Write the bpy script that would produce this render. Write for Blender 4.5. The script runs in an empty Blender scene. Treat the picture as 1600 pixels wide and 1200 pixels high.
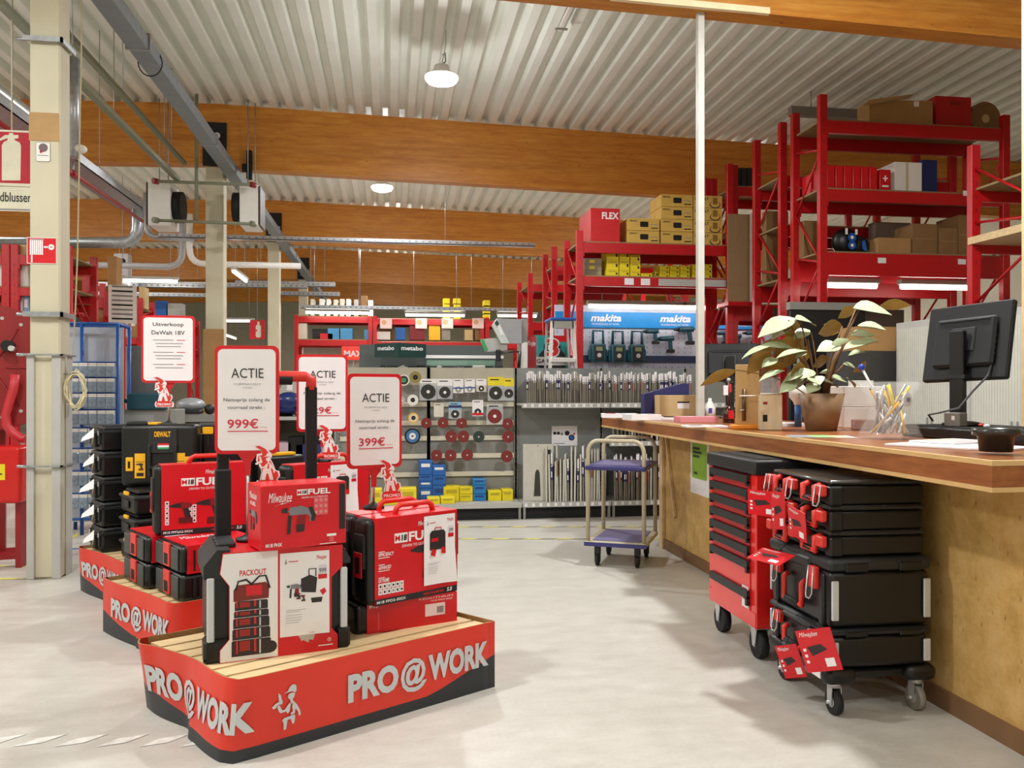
import bpy, bmesh, math, random
from mathutils import Vector, Matrix
random.seed(7)
S = bpy.context.scene
COL = S.collection
pi = math.pi
# ---------------------------------------------------------------- camera
FPX, HZ, EYE = 1300.0, 611.0, 1.35
YAW = math.atan(190 / FPX)
SA, CA = math.sin(YAW), math.cos(YAW)
cd = bpy.data.cameras.new('camera')
cam = bpy.data.objects.new('camera', cd)
COL.objects.link(cam)
cam.location = (0, 0, EYE)
cam.rotation_euler = (pi / 2, 0, -YAW)
cd.sensor_width = 36
cd.lens = 36 * FPX / 1600
cd.shift_y = (HZ - 600) / 1600
cd.clip_start = .05
cd.clip_end = 200
S.camera = cam
# ---------------------------------------------------------------- world, light, exposure
w = bpy.data.worlds.new('world')
S.world = w
w.use_nodes = True
w.node_tree.nodes['Background'].inputs[0].default_value = (.9, .93, 1, 1)
w.node_tree.nodes['Background'].inputs[1].default_value = .25
S.view_settings.view_transform = 'Standard'
S.view_settings.look = 'None'
S.view_settings.gamma = 1
S.view_settings.use_curve_mapping = False
S.view_settings.exposure = 0.0
S.cycles.use_denoising = True
S.cycles.max_bounces = 8
S.cycles.diffuse_bounces = 6
S.cycles.glossy_bounces = 3
S.cycles.transmission_bounces = 5
S.cycles.transparent_max_bounces = 8
S.cycles.caustics_reflective = False
S.cycles.caustics_refractive = False
S.cycles.sample_clamp_indirect = 4
LAMP_W = 120.0        # each high-bay lamp
SPILL = .5            # sideways share of the domed diffuser
FRONT = .48           # power share of the unseen fill lamps added behind the camera
TUBE_E = 15.0         # emission of the fluorescent tubes

# ---------------------------------------------------------------- measuring: pixels to places on a known plane
def ray(px, py):
    u = (px - 800) / FPX
    return Vector((SA + CA * u, CA - SA * u, (HZ - py) / FPX))
def at_z(px, py, z=0.):
    d = ray(px, py); t = (z - EYE) / d.z
    return Vector((d.x * t, d.y * t, z))
def at_y(px, py, Y):
    d = ray(px, py); t = Y / d.y
    return Vector((d.x * t, Y, EYE + d.z * t))
def at_x(px, py, X):
    d = ray(px, py); t = X / d.x
    return Vector((X, d.y * t, EYE + d.z * t))
def zof(p, py):
    return EYE + (p.x * SA + p.y * CA) * (HZ - py) / FPX
def on_plane(px, py, P, Q):
    n = Vector((-(Q.y - P.y), Q.x - P.x, 0)); d = ray(px, py)
    t = (P.x * n.x + P.y * n.y) / (d.x * n.x + d.y * n.y)
    h = Vector((d.x * t, d.y * t, 0)); e = Vector((Q.x - P.x, Q.y - P.y, 0)).normalized()
    return (h - Vector((P.x, P.y, 0))).dot(e), EYE + d.z * t

# ---------------------------------------------------------------- materials
def lin(c):
    c = c.lstrip('#'); v = [int(c[i:i + 2], 16) / 255 for i in (0, 2, 4)]
    return [x / 12.92 if x <= .04045 else ((x + .055) / 1.055) ** 2.4 for x in v]
MC = {}
def mat(name, hexc, rough=.5, metal=0., var=.06, scale=9., emit=0, trans=0., alpha=1., bump=0., coat=0., stretch=None):
    if name in MC: return MC[name]
    m = bpy.data.materials.new(name); m.use_nodes = True
    nt = m.node_tree; n = nt.nodes; l = nt.links
    b = n['Principled BSDF']
    c = lin(hexc)
    b.inputs['Roughness'].default_value = rough
    b.inputs['Metallic'].default_value = metal
    if coat: b.inputs['Coat Weight'].default_value = coat
    if trans:
        b.inputs['Transmission Weight'].default_value = trans
        b.inputs['IOR'].default_value = 1.38
    if alpha < 1: b.inputs['Alpha'].default_value = alpha
    if emit:
        b.inputs['Emission Color'].default_value = (*c, 1)
        b.inputs['Emission Strength'].default_value = emit
    tc = n.new('ShaderNodeTexCoord'); no = n.new('ShaderNodeTexNoise')
    no.inputs['Scale'].default_value = scale; no.inputs['Detail'].default_value = 4
    if stretch:
        mp = n.new('ShaderNodeMapping'); mp.inputs['Scale'].default_value = stretch
        l.new(tc.outputs['Object'], mp.inputs[0]); l.new(mp.outputs[0], no.inputs['Vector'])
    else: l.new(tc.outputs['Object'], no.inputs['Vector'])
    r = n.new('ShaderNodeValToRGB')
    r.color_ramp.elements[0].position = .3; r.color_ramp.elements[1].position = .7
    r.color_ramp.elements[0].color = (*[x * (1 - var) for x in c], 1)
    r.color_ramp.elements[1].color = (*[min(1, x * (1 + var)) for x in c], 1)
    l.new(no.outputs['Fac'], r.inputs[0]); l.new(r.outputs[0], b.inputs['Base Color'])
    if bump:
        bu = n.new('ShaderNodeBump'); bu.inputs['Strength'].default_value = bump; bu.inputs['Distance'].default_value = .01
        l.new(no.outputs['Fac'], bu.inputs['Height']); l.new(bu.outputs[0], b.inputs['Normal'])
    MC[name] = m
    return m
def ramp2(n, l, src, stops):
    r = n.new('ShaderNodeValToRGB'); e = r.color_ramp.elements
    while len(e) < len(stops): e.new(.5)
    for i, (p, c) in enumerate(stops):
        e[i].position = p; e[i].color = (*lin(c), 1)
    l.new(src, r.inputs[0]); return r
def mixc(n, l, a, b, fac, mode='MIX'):
    x = n.new('ShaderNodeMix'); x.data_type = 'RGBA'; x.blend_type = mode
    if isinstance(fac, float): x.inputs[0].default_value = fac
    else: l.new(fac, x.inputs[0])
    l.new(a, x.inputs[6]); l.new(b, x.inputs[7]); return x.outputs[2]
def tex(n, l, kind, scale, stretch=(1, 1, 1), **kw):
    tc = n.new('ShaderNodeTexCoord'); mp = n.new('ShaderNodeMapping'); mp.inputs['Scale'].default_value = stretch
    l.new(tc.outputs['Object'], mp.inputs[0])
    t = n.new(kind); t.inputs['Scale'].default_value = scale
    for k, v in kw.items(): t.inputs[k].default_value = v
    l.new(mp.outputs[0], t.inputs['Vector']); return t
def newmat(name):
    m = bpy.data.materials.new(name); m.use_nodes = True; MC[name] = m
    return m, m.node_tree.nodes, m.node_tree.links, m.node_tree.nodes['Principled BSDF']

# concrete floor: cloudy, worn, slightly polished
mFloor, n, l, b = newmat('polished_concrete')
t1 = tex(n, l, 'ShaderNodeTexNoise', .7, (1, .6, 1), Detail=7, Roughness=.62)
t2 = tex(n, l, 'ShaderNodeTexNoise', 5., (1, 2.2, 1), Detail=8, Roughness=.7)
t3 = tex(n, l, 'ShaderNodeTexNoise', 60., Detail=3)
c1 = ramp2(n, l, t1.outputs['Fac'], [(.3, 'b2aea4'), (.5, 'c2bfb6'), (.72, 'cfccc4')])
c2 = ramp2(n, l, t2.outputs['Fac'], [(.3, 'a49f94'), (.55, 'c4c0b6'), (.75, 'd6d3ca')])
c3 = ramp2(n, l, t3.outputs['Fac'], [(.35, 'b0aca2'), (.6, 'c6c2b8')])
x = mixc(n, l, c1.outputs[0], c2.outputs[0], .45)
x = mixc(n, l, x, c3.outputs[0], .18)
l.new(x, b.inputs['Base Color'])
rr = n.new('ShaderNodeMapRange'); rr.inputs[3].default_value = .28; rr.inputs[4].default_value = .5
l.new(t2.outputs['Fac'], rr.inputs[0]); l.new(rr.outputs[0], b.inputs['Roughness'])
# glued laminated timber beams
mBeam, n, l, b = newmat('glulam_timber')
t1 = tex(n, l, 'ShaderNodeTexNoise', 3., (.8, 8, 6), Detail=7, Roughness=.7)
t2 = tex(n, l, 'ShaderNodeTexVoronoi', 4.6, (.8, 1, 2.4)); t2.feature = 'F1'
t3 = tex(n, l, 'ShaderNodeTexNoise', 1., (.35, 1, 22), Detail=1)
c1 = ramp2(n, l, t1.outputs['Fac'], [(.3, 'b76e1e'), (.5, 'c9832c'), (.72, 'd69840')])
k = ramp2(n, l, t2.outputs['Distance'], [(.03, '8a4c1c'), (.085, 'ffffff')])
g = ramp2(n, l, t3.outputs['Fac'], [(.38, 'dcc8b4'), (.55, 'ffffff')])
x = mixc(n, l, c1.outputs[0], k.outputs[0], 1., 'MULTIPLY')
x = mixc(n, l, x, g.outputs[0], .35, 'MULTIPLY')
l.new(x, b.inputs['Base Color']); b.inputs['Roughness'].default_value = .42
# pressed chipboard counter front
mChip, n, l, b = newmat('waxed_chipboard')
t1 = tex(n, l, 'ShaderNodeTexNoise', 7., (1, 1, 1), Detail=8, Roughness=.75)
t2 = tex(n, l, 'ShaderNodeTexVoronoi', 16., (1, 1.5, .6))
c1 = ramp2(n, l, t1.outputs['Fac'], [(.25, 'a8803f'), (.5, 'c8a05e'), (.75, 'dcb87c')])
k = ramp2(n, l, t2.outputs['Distance'], [(.02, '7a5a35'), (.16, 'ffffff')])
x = mixc(n, l, c1.outputs[0], k.outputs[0], .6, 'MULTIPLY')
l.new(x, b.inputs['Base Color']); b.inputs['Roughness'].default_value = .55
# worktop wood
mTop, n, l, b = newmat('brown_plywood')
t1 = tex(n, l, 'ShaderNodeTexNoise', 5., (3, .8, 8), Detail=7, Roughness=.6)
c1 = ramp2(n, l, t1.outputs['Fac'], [(.28, '7c4726'), (.5, '96592f'), (.74, 'a96a3c')])
l.new(c1.outputs[0], b.inputs['Base Color']); b.inputs['Roughness'].default_value = .3

RED = mat('red_rack_paint', 'b80f16', .38); RED2 = mat('red_print', 'cf1622', .35); REDB = mat('skirt_red', 'd8321f', .42, var=.04, scale=3)
REDT = mat('red_trolley_paint', 'e02420', .25, coat=.3); REDP = mat('red_plastic', 'd8342a', .4); REDD = mat('dark_red_paint', '8d1418', .4)
BLK = mat('black_plastic', '0b0b0b', .4, var=.15); BLK2 = mat('charcoal_plastic', '1d1f20', .5, var=.1); BLKM = mat('matte_black', '0a0a0a', .7)
GRYP = mat('slate_plastic', '3d4240', .5); RUB = mat('rubber', '17171a', .7)
WHT = mat('white_paper', 'ece9ea', .6, var=.02); WHT2 = mat('white_enamel', 'e6e4dd', .4, var=.03); OFFW = mat('off_white_paint', 'd6d2bf', .55, var=.04, scale=4)
CREAM = mat('cream_concrete_paint', 'c9c2a8', .6, var=.05, scale=3, bump=.05); GREYS = mat('grey_steel_panel', '8c8c86', .5, var=.04); GREYL = mat('light_grey_steel', 'b6b6b0', .45, var=.04)
GALV = mat('galvanised_steel', 'a9adb0', .38, .75, var=.15, scale=25); ALU = mat('brushed_aluminium', 'cfcfd0', .32, .8, var=.08); ZINC = mat('zinc_plate', 'c4c6c8', .3, .6, var=.08)
GREEN = mat('rail_green_grey', '7d8068', .5); DUCT = mat('trunking_grey', '7c8489', .5, var=.08)
CARD = mat('brown_cardboard', 'a9814f', .75, var=.07, scale=6); CARD2 = mat('pale_cardboard', 'c8ab7c', .75, var=.07, scale=6); CARDD = mat('dark_cardboard', '86643c', .75, var=.08)
YEL = mat('yellow_carton', 'e6d21a', .5); YELD = mat('amber_yellow', 'f0b416', .45); DWC = mat('buff_carton', 'd0aa50', .65, var=.06)
BLUE = mat('blue_enamel', '174f9c', .4); BLUEB = mat('blue_carton', '1d5fb0', .5); BLUED = mat('navy_card', '26275f', .55); BLUEM = mat('banner_blue', '0f8ad8', .45); BLUET = mat('teal_tool_plastic', '144a58', .42)
TEAL = mat('teal_print', '2f9c9a', .5); GRNL = mat('lime_print', '8fbf3a', .55); GRND = mat('deep_green_board', '0f3630', .5); GRN = mat('green_label', '3aa25c', .5); ORG = mat('orange_plastic', 'e08a1c', .4)
WOODP = mat('pale_pine', 'd9bd8e', .6, var=.1, scale=4, stretch=(1, 6, 6)); WOODB = mat('blond_wood', 'd8c7a4', .55, var=.1, scale=5, stretch=(6, 6, 1)); BAND = mat('edge_band', 'd2ab72', .45)
SILV = mat('silver_foil_print', 'c9cdd0', .32, .35, var=.05); PINK = mat('pink_price_ink', 'd01f3c', .6); INK = mat('black_ink', '1d1d20', .6); GINK = mat('grey_ink', '8b8a8d', .6)
TAPE = mat('hazard_yellow', 'cfc56a', .6, var=.25, scale=30); FLW = mat('floor_white_mark', 'd6d4cc', .6, var=.2, scale=25); FBLU = mat('floor_blue_mark', '2d6db5', .6)
SAND = mat('sandpaper_grey', '7d766a', .8, var=.1); SRED = mat('abrasive_red', '7c2c28', .8, var=.12, scale=40); SGRN = mat('abrasive_green', '2f4038', .8)
CLEAR = mat('clear_polybag', 'e6ecf0', .12, trans=.0, alpha=.28, var=.02); ACRY = mat('clear_acrylic', 'f4f6f8', .05, trans=1., var=.01); BAGB = mat('blue_grey_polybag', '98aebf', .2, alpha=.75, var=.3, scale=30)
EMIT = mat('lamp_diffuser', 'fff6ea', .4, emit=14, var=.0); TUBE = mat('tube_glass', 'fffaf0', .4, emit=TUBE_E, var=.0); LITRED = mat('lit_red_sign', 'e83020', .4, emit=.8)
LEAFT = mat('leaf_upper', 'b4c29a', .38, var=.14, scale=14); LEAFU = mat('leaf_bronze', 'a3803a', .5, var=.22, scale=12); CLEAR2 = mat('clear_styrene', 'eef2f4', .04, alpha=.11, var=.02); STEM = mat('plant_stem', '6d4a22', .6, var=.15); POT = mat('taupe_pot', '8a6c4c', .5, var=.05, scale=3)
SOIL = mat('potting_soil', '2c2018', .9); PURP = mat('violet_mat', '6a6488', .6, var=.08, scale=20); BEIGEM = mat('beige_tube_paint', 'b9ae93', .35); BROWNH = mat('brown_skirting', '7d5c3c', .6)
DARKW = mat('dark_partition', '151313', .6); TAUPE = mat('taupe_wall_panel', '6d6158', .7, var=.04); SHUT = mat('roller_shutter_grey', 'c9c8bd', .5, var=.03)
SHB = mat('shelf_chipboard', '8f7a54', .7, var=.1, scale=12); ROPE = mat('cream_rope', 'd2c8a2', .7); ROOF = mat('roof_sheet', 'e8ebe2', .45, var=.05, scale=1.5)

# ---------------------------------------------------------------- mesh building
class B:
    def __init__(s):
        s.bm = bmesh.new(); s.ms = []; s.M = Matrix.Identity(4)
    def mi(s, m):
        if m not in s.ms: s.ms.append(m)
        return s.ms.index(m)
    def v(s, p): return s.bm.verts.new(s.M @ Vector(p))
    def f(s, vs, m, sm=False):
        try: f = s.bm.faces.new(vs)
        except ValueError: return None
        f.material_index = s.mi(m); f.smooth = sm; return f
    def poly(s, pts, m): return s.f([s.v(p) for p in pts], m)
    def box(s, x0, x1, y0, y1, z0, z1, m, bev=0., seg=1):
        vs = [s.v((x, y, z)) for z in (z0, z1) for y in (y0, y1) for x in (x0, x1)]
        fs = [s.f([vs[i] for i in q], m) for q in ((0, 2, 3, 1), (4, 5, 7, 6), (0, 1, 5, 4), (2, 6, 7, 3), (0, 4, 6, 2), (1, 3, 7, 5))]
        if bev:
            es = {e for f in fs for e in f.edges}
            r = bmesh.ops.bevel(s.bm, geom=list(es), offset=bev, segments=seg, affect='EDGES', profile=.5)
            for f in r['faces']: f.material_index = s.mi(m); f.smooth = seg > 1
        return s
    def prism(s, pts, y0, y1, m, m2=None):
        """outline pts (x,z) extruded from y0 (front) to y1"""
        a = [s.v((x, y0, z)) for x, z in pts]; c = [s.v((x, y1, z)) for x, z in pts]
        ar = sum(pts[i][0] * pts[(i + 1) % len(pts)][1] - pts[(i + 1) % len(pts)][0] * pts[i][1] for i in range(len(pts)))
        if ar < 0: a.reverse(); c.reverse()
        s.f(a, m); s.f(c[::-1], m2 or m); k = len(a)
        for i in range(k): s.f([a[i], c[i], c[(i + 1) % k], a[(i + 1) % k]], m2 or m)
        return s
    def shape(s, pts, m, y=0.):
        a = [(x, y, z) for x, z in pts]
        ar = sum(pts[i][0] * pts[(i + 1) % len(pts)][1] - pts[(i + 1) % len(pts)][0] * pts[i][1] for i in range(len(pts)))
        if ar < 0: a.reverse()
        s.poly(a, m); return s
    def rect(s, x0, x1, z0, z1, m, y=0.): return s.shape([(x0, z0), (x1, z0), (x1, z1), (x0, z1)], m, y)
    def rrect(s, x0, x1, z0, z1, r, m, y0, y1, seg=5):
        pts = []
        for cx, cz, a0 in ((x1 - r, z0 + r, -90), (x1 - r, z1 - r, 0), (x0 + r, z1 - r, 90), (x0 + r, z0 + r, 180)):
            for i in range(seg + 1):
                a = math.radians(a0 + 90 * i / seg); pts.append((cx + r * math.cos(a), cz + r * math.sin(a)))
        return s.prism(pts, y0, y1, m)
    def disc(s, cx, cz, r, m, y=0., seg=20, sx=1.):
        return s.shape([(cx + sx * r * math.cos(2 * pi * i / seg), cz + r * math.sin(2 * pi * i / seg)) for i in range(seg)], m, y)
    def ring(s, c, ax, r, k):
        ax = Vector(ax).normalized(); q = ax.orthogonal().normalized(); p = ax.cross(q)
        return [Vector(c) + r * (q * math.cos(2 * pi * i / k) + p * math.sin(2 * pi * i / k)) for i in range(k)]
    def cyl(s, p0, p1, r0, m, r1=None, seg=14, cap=True, sm=True, mc=None):
        p0, p1 = Vector(p0), Vector(p1); r1 = r0 if r1 is None else r1; d = p1 - p0
        a = [s.v(p) for p in s.ring(p0, d, r0, seg)]; c = [s.v(p) for p in s.ring(p1, d, r1, seg)]
        for i in range(seg): s.f([a[i], a[(i + 1) % seg], c[(i + 1) % seg], c[i]], m, sm)
        if cap: s.f(a[::-1], mc or m); s.f(c, mc or m)
        return s
    def tube(s, pts, r, m, seg=8, closed=False):
        pts = [Vector(p) for p in pts]; k = len(pts); prev = None; rings = []
        for i, p in enumerate(pts):
            if closed: d = pts[(i + 1) % k] - pts[i - 1]
            else: d = pts[min(i + 1, k - 1)] - pts[max(i - 1, 0)]
            d.normalize()
            q = d.orthogonal().normalized() if prev is None else (prev - d * prev.dot(d)).normalized()
            prev = q; w = d.cross(q)
            rings.append([s.v(p + r * (q * math.cos(2 * pi * j / seg) + w * math.sin(2 * pi * j / seg))) for j in range(seg)])
        for i in range(k if closed else k - 1):
            a, c = rings[i], rings[(i + 1) % k]
            for j in range(seg): s.f([a[j], a[(j + 1) % seg], c[(j + 1) % seg], c[j]], m, True)
        if not closed: s.f(rings[0][::-1], m); s.f(rings[-1], m)
        return s
    def lathe(s, prof, m, c=(0, 0, 0), seg=24, cap=True):
        rs = [[s.v((c[0] + r * math.cos(2 * pi * j / seg), c[1] + r * math.sin(2 * pi * j / seg), c[2] + z)) for j in range(seg)] for r, z in prof]
        for a, d in zip(rs, rs[1:]):
            for j in range(seg): s.f([a[j], a[(j + 1) % seg], d[(j + 1) % seg], d[j]], m, True)
        if cap: s.f(rs[0][::-1], m); s.f(rs[-1], m)
        return s
    def ball(s, c, r, m, sx=1, sy=1, sz=1, seg=14, rows=8):
        rs = []
        for i in range(1, rows):
            a = pi * i / rows
            rs.append([s.v((c[0] + sx * r * math.sin(a) * math.cos(2 * pi * j / seg), c[1] + sy * r * math.sin(a) * math.sin(2 * pi * j / seg), c[2] - sz * r * math.cos(a))) for j in range(seg)])
        bo, to = s.v((c[0], c[1], c[2] - sz * r)), s.v((c[0], c[1], c[2] + sz * r))
        for j in range(seg): s.f([bo, rs[0][(j + 1) % seg], rs[0][j]], m, True); s.f([to, rs[-1][j], rs[-1][(j + 1) % seg]], m, True)
        for a, d in zip(rs, rs[1:]):
            for j in range(seg): s.f([a[j], a[(j + 1) % seg], d[(j + 1) % seg], d[j]], m, True)
        return s
    def text(s, t, x0, x1, z0, z1, m, y=0., shear=0., bold=0., fn=None, cut=None):
        """text filling the rectangle x0..x1, z0..z1 of the local xz plane, reading from -y"""
        me = text_mesh(t, shear, bold)
        xs = [v.co.x for v in me.vertices]; ys = [v.co.y for v in me.vertices]
        if not xs: return s
        a, c = (x1 - x0) / (max(xs) - min(xs)), (z1 - z0) / (max(ys) - min(ys)); mx, my = min(xs), min(ys)
        b2 = bmesh.new(); b2.from_mesh(me)
        for v in b2.verts: v.co = Vector((x0 + (v.co.x - mx) * a, 0, z0 + (v.co.y - my) * c))
        if cut:
            q = x0
            while q < x1:
                bmesh.ops.bisect_plane(b2, geom=b2.verts[:] + b2.edges[:] + b2.faces[:], plane_co=(q, 0, 0), plane_no=(1, 0, 0)); q += cut
        mp = {}
        for v in b2.verts:
            mp[v] = s.v(fn(v.co.x, v.co.z) if fn else (v.co.x, y, v.co.z))
        for f in b2.faces: s.f([mp[v] for v in f.verts], m)
        b2.free(); return s
    def done(s, name, parent=None, loc=None, rotz=None):
        me = bpy.data.meshes.new(name); bmesh.ops.remove_doubles(s.bm, verts=s.bm.verts, dist=1e-6) if False else None
        s.bm.to_mesh(me); s.bm.free()
        for m in s.ms: me.materials.append(m)
        o = bpy.data.objects.new(name, me); COL.objects.link(o)
        if parent is not None: o.parent = parent
        if loc is not None: o.location = loc
        if rotz is not None: o.rotation_euler.z = rotz
        return o
TXT = {}
def text_mesh(t, shear, bold):
    key = (t, shear, bold)
    if key not in TXT:
        c = bpy.data.curves.new('lettering', 'FONT'); c.body = t; c.shear = shear; c.offset = bold; c.resolution_u = 3; c.fill_mode = 'BOTH'
        o = bpy.data.objects.new('lettering', c); COL.objects.link(o)
        dg = bpy.context.evaluated_depsgraph_get()
        TXT[key] = bpy.data.meshes.new_from_object(o.evaluated_get(dg))
        bpy.data.objects.remove(o); bpy.data.curves.remove(c)
    return TXT[key]
def tag(o, label, cat, group=None):
    o['label'] = label; o['category'] = cat
    if group: o['group'] = group
    return o
def thing(name, label, cat, loc=(0, 0, 0), rotz=0., group=None):
    o = bpy.data.objects.new(name, None); COL.objects.link(o); o.empty_display_size = .1
    o.location = loc; o.rotation_euler.z = rotz
    return tag(o, label, cat, group)
def struct(o):
    o['kind'] = 'structure'; return o
def dup(root, loc, rotz=0., label=None, group=None):
    r = root.copy(); COL.objects.link(r); r.location = loc; r.rotation_euler.z = rotz
    if label: r['label'] = label
    if group: r['group'] = group
    for ch in list(root.children):
        c = ch.copy(); COL.objects.link(c); c.parent = r
        for g in ch.children:
            d = g.copy(); COL.objects.link(d); d.parent = c
    return r
def edge(pl, pr, z):
    """front edge seen from pixel pl to pixel pr at height z: place, turn, length"""
    a, c = at_z(*pl, z), at_z(*pr, z)
    return a, math.atan2(c.y - a.y, c.x - a.x), (c - a).length
def simple(name, label, cat, m, x0, x1, y0, y1, z0, z1, group=None, bev=0., rotz=0.):
    """a plain carton or block, base centre front-left at x0,y0"""
    bb = B(); bb.box(0, x1 - x0, 0, y1 - y0, 0, z1 - z0, m, bev)
    return tag(bb.done(name, None, (x0, y0, z0), rotz), label, cat, group)

# ================================================================= THE BUILDING
RIDGE_X, RIDGE_Z, SLOPE = -2.5, 5.53, .0255
def roofz(X): return RIDGE_Z - SLOPE * abs(X - RIDGE_X)
XL, XR, Y0, Y1 = -13., 11., -4., 38.
bb = B(); bb.box(XL, XR, Y0, Y1, -.1, 0, mFloor); struct(bb.done('floor'))
bb = B(); X = XL; prof = []
while X < XR:
    prof += [(X, 0), (X + .10, 0), (X + .135, .1), (X + .215, .1)]; X += .25
av = [bb.v((px, Y0, roofz(px) + dz)) for px, dz in prof]; cv = [bb.v((px, Y1, roofz(px) + dz)) for px, dz in prof]
for i in range(len(av) - 1): bb.f([av[i], cv[i], cv[i + 1], av[i + 1]], ROOF)
bb.box(XL, XR, Y0, Y1, 5.85, 5.95, ROOF)
struct(bb.done('ceiling'))
for nm, q in (('wall_back', (XL, XR, Y1, Y1 + .1)), ('wall_left', (XL - .1, XL, Y0, Y1)), ('wall_right', (XR, XR + .1, Y0, Y1)), ('wall_front', (XL, XR, Y0 - .1, Y0))):
    bb = B(); bb.box(*q, 0, 5.85, OFFW); struct(bb.done(nm))
BEAMY = [.3, 6.5, 12.7, 18.9, 25.1, 31.3]
for Yb in BEAMY:
    bb = B()
    for xa, xb in ((XL, RIDGE_X), (RIDGE_X, XR)):
        za, zb = roofz(xa), roofz(xb)
        hh = .88 if xa < -3 else .97 if Yb == 6.5 else .93
        bb.prism([(xa, za - hh), (xb, zb - hh), (xb, zb), (xa, za)], Yb - .1, Yb + .1, mBeam)
    struct(bb.done('beam_1'))
for i, Yb in enumerate(BEAMY[1:5]):
    bb = B(); x0 = at_y(47, 0, 6.42).x if i == 0 else -2.66; x1 = at_y(95, 0, 6.42).x if i == 0 else -2.41
    top = 4.62
    bb.box(x0, x1, Yb - .09, Yb + (.10 if i == 0 else .17), 0, top, CREAM, .012)
    o = struct(bb.done('column_1'))
    if i == 0:
        # corner guards strapped round the foot of the column
        XC0, XC1 = x0, x1
        for a, c in ((x0 - .012, x0 + .04), (x1 - .05, x1 + .012)):
            g = B(); g.box(a, c, Yb - .115, Yb - .09, 0, 1.62, GREYL, .004); g.done('corner_guard', o)
        g = B(); g.box(x1, x1 + .012, Yb - .0, Yb + .11, 0, 1.62, GREYL, .004); g.done('corner_guard', o)
        for z in (1.90, 1.61, .81, 3.87):
            g = B(); h = .035 if z in (1.90, 3.87) else .012
            g.box(x0 - .03, x1 + .03, Yb - .135, Yb - .117, z - h / 2, z + h / 2, GALV)
            g.box(x1 + .014, x1 + .03, Yb - .135, Yb + .13, z - h / 2, z + h / 2, GALV)
            g.cyl((x0 - .08, Yb - .1, z), (x0 - .02, Yb - .1, z), .012, GALV, seg=8)
            g.done('strap', o)
    else:
        g = B(); g.box(x0 - .03, x1 + .05, Yb - .135, Yb - .095, 4.62, 5.25, BLKM); g.done('steel_shoe', o)
# lamp light on the beam's lower edge, put in as a pale strip; thin post
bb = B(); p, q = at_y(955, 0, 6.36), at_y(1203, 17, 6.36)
bb.prism([(p.x, 4.432), (q.x, 4.402), (q.x, 4.452), (p.x, 4.482)], 6.355, 6.395, mat('lit_beam_edge', 'f2dfb4', .5)); struct(bb.done('lit_edge_trim_1'))
p = at_y(1094, 300, 6.5)
bb = B(); bb.box(-.028, .028, -.028, .028, 0, 3.36, mat('post_paint', 'c4c2b8', .45), .004)
tag(bb.done('support_post', None, (p.x, 6.5, 1.122)), 'slim white steel post rising from the counter to the timber beam', 'post')
p = at_y(1599, 300, 4.6); bb = B(); bb.box(p.x - .012, p.x + .1, 4.5, 4.6, 0, 4.36, WOODP); struct(bb.done('trim_2'))
# floor markings
def tape(y0, px0, px1, name, seg=.14):
    a, c = at_z(px0, y0), at_z(px1, y0); n = int((c - a).length / seg); bb = B()
    for i in range(n):
        p = a.lerp(c, i / n); q = a.lerp(c, (i + 1) / n); d = (q - p)
        w = Vector((0, .05, 0))
        bb.poly([(p.x, p.y, .002), (q.x, q.y, .002), (q.x + .06, q.y + .05, .002), (p.x + .06, p.y + .05, .002)], TAPE if i % 2 else mat('worn_tape', '8f8c7c', .6, var=.2, scale=30))
    o = bb.done(name); struct(o)
tape(843, 640, 1040, 'floor_marking'); tape(824, 640, 1040, 'floor_marking'); tape(886, -60, 60, 'floor_marking'); tape(906, -60, 60, 'floor_marking')
bb = B()
for i in range(-1, 5):
    p = at_z(17 + 66 * i, 1168)
    bb.poly([(p.x, p.y, .002), (p.x + .1, p.y + .025, .002), (p.x + .17, p.y + .1, .002), (p.x + .06, p.y + .07, .002)], FLW)
struct(bb.done('floor_marking'))
bb = B(); p = at_z(96, 859); bb.box(p.x - 1, p.x + .9, p.y, p.y + .04, .001, .004, FBLU); struct(bb.done('floor_marking'))
bb = B(); p, q = at_z(97, 846), at_z(122, 833); bb.poly([(p.x, p.y, .002), (p.x + .05, p.y - .02, .002), (q.x + .05, q.y, .002), (q.x, q.y, .002)], TAPE); struct(bb.done('floor_marking'))

# ================================================================= LAMPS
def high_bay(x, y, z, label, k=1.):
    t = thing('high_bay_lamp', label, 'lamp', (x, y, z), 0, 'round high bay lamps')
    b1 = B(); b1.lathe([(.03, .15), (.08, .14), (.10, .08), (.12, .06), (.18, .02), (.19, .012)], WHT2); b1.done('housing', t)
    b1 = B(); b1.lathe([(.186, .01), (.188, -.01), (.165, -.045), (.10, -.065), (.0005, -.07)], EMIT); b1.done('diffuser', t)
    b1 = B(); h = roofz(x) - z
    b1.tube([(.05 * math.sin(a * 2), .0, .16 + (h - .16) * a) for a in [i / 8 for i in range(9)]], .006, ALU)
    b1.tube([(.01, .02, .17), (.05, .02, .2), (.04, .03, .3), (.01, .02, .27)], .006, BLK); b1.done('chain', t)
    L = bpy.data.lights.new('lamp_light', 'AREA'); L.shape = 'DISK'; L.size = .34; L.energy = LAMP_W * k; L.color = (.97, .985, 1); L.spread = pi
    lo = bpy.data.objects.new('lamp_light', L); COL.objects.link(lo); lo.parent = t; lo.location = (0, 0, -.075)
    L = bpy.data.lights.new('lamp_spill', 'POINT'); L.shadow_soft_size = .09; L.energy = LAMP_W * SPILL * k; L.color = (.97, .985, 1)   # sideways light of the domed diffuser
    lo = bpy.data.objects.new('lamp_spill', L); COL.objects.link(lo); lo.parent = t; lo.location = (.0, 0, -.17)
    return t
p1_, p2_ = at_y(690, 122, 9.46), at_y(597, 293, 14.7)
high_bay(p1_.x, p1_.y, p1_.z, 'round white high bay lamp hanging between the two timber beams, larger of the pair seen')
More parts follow.
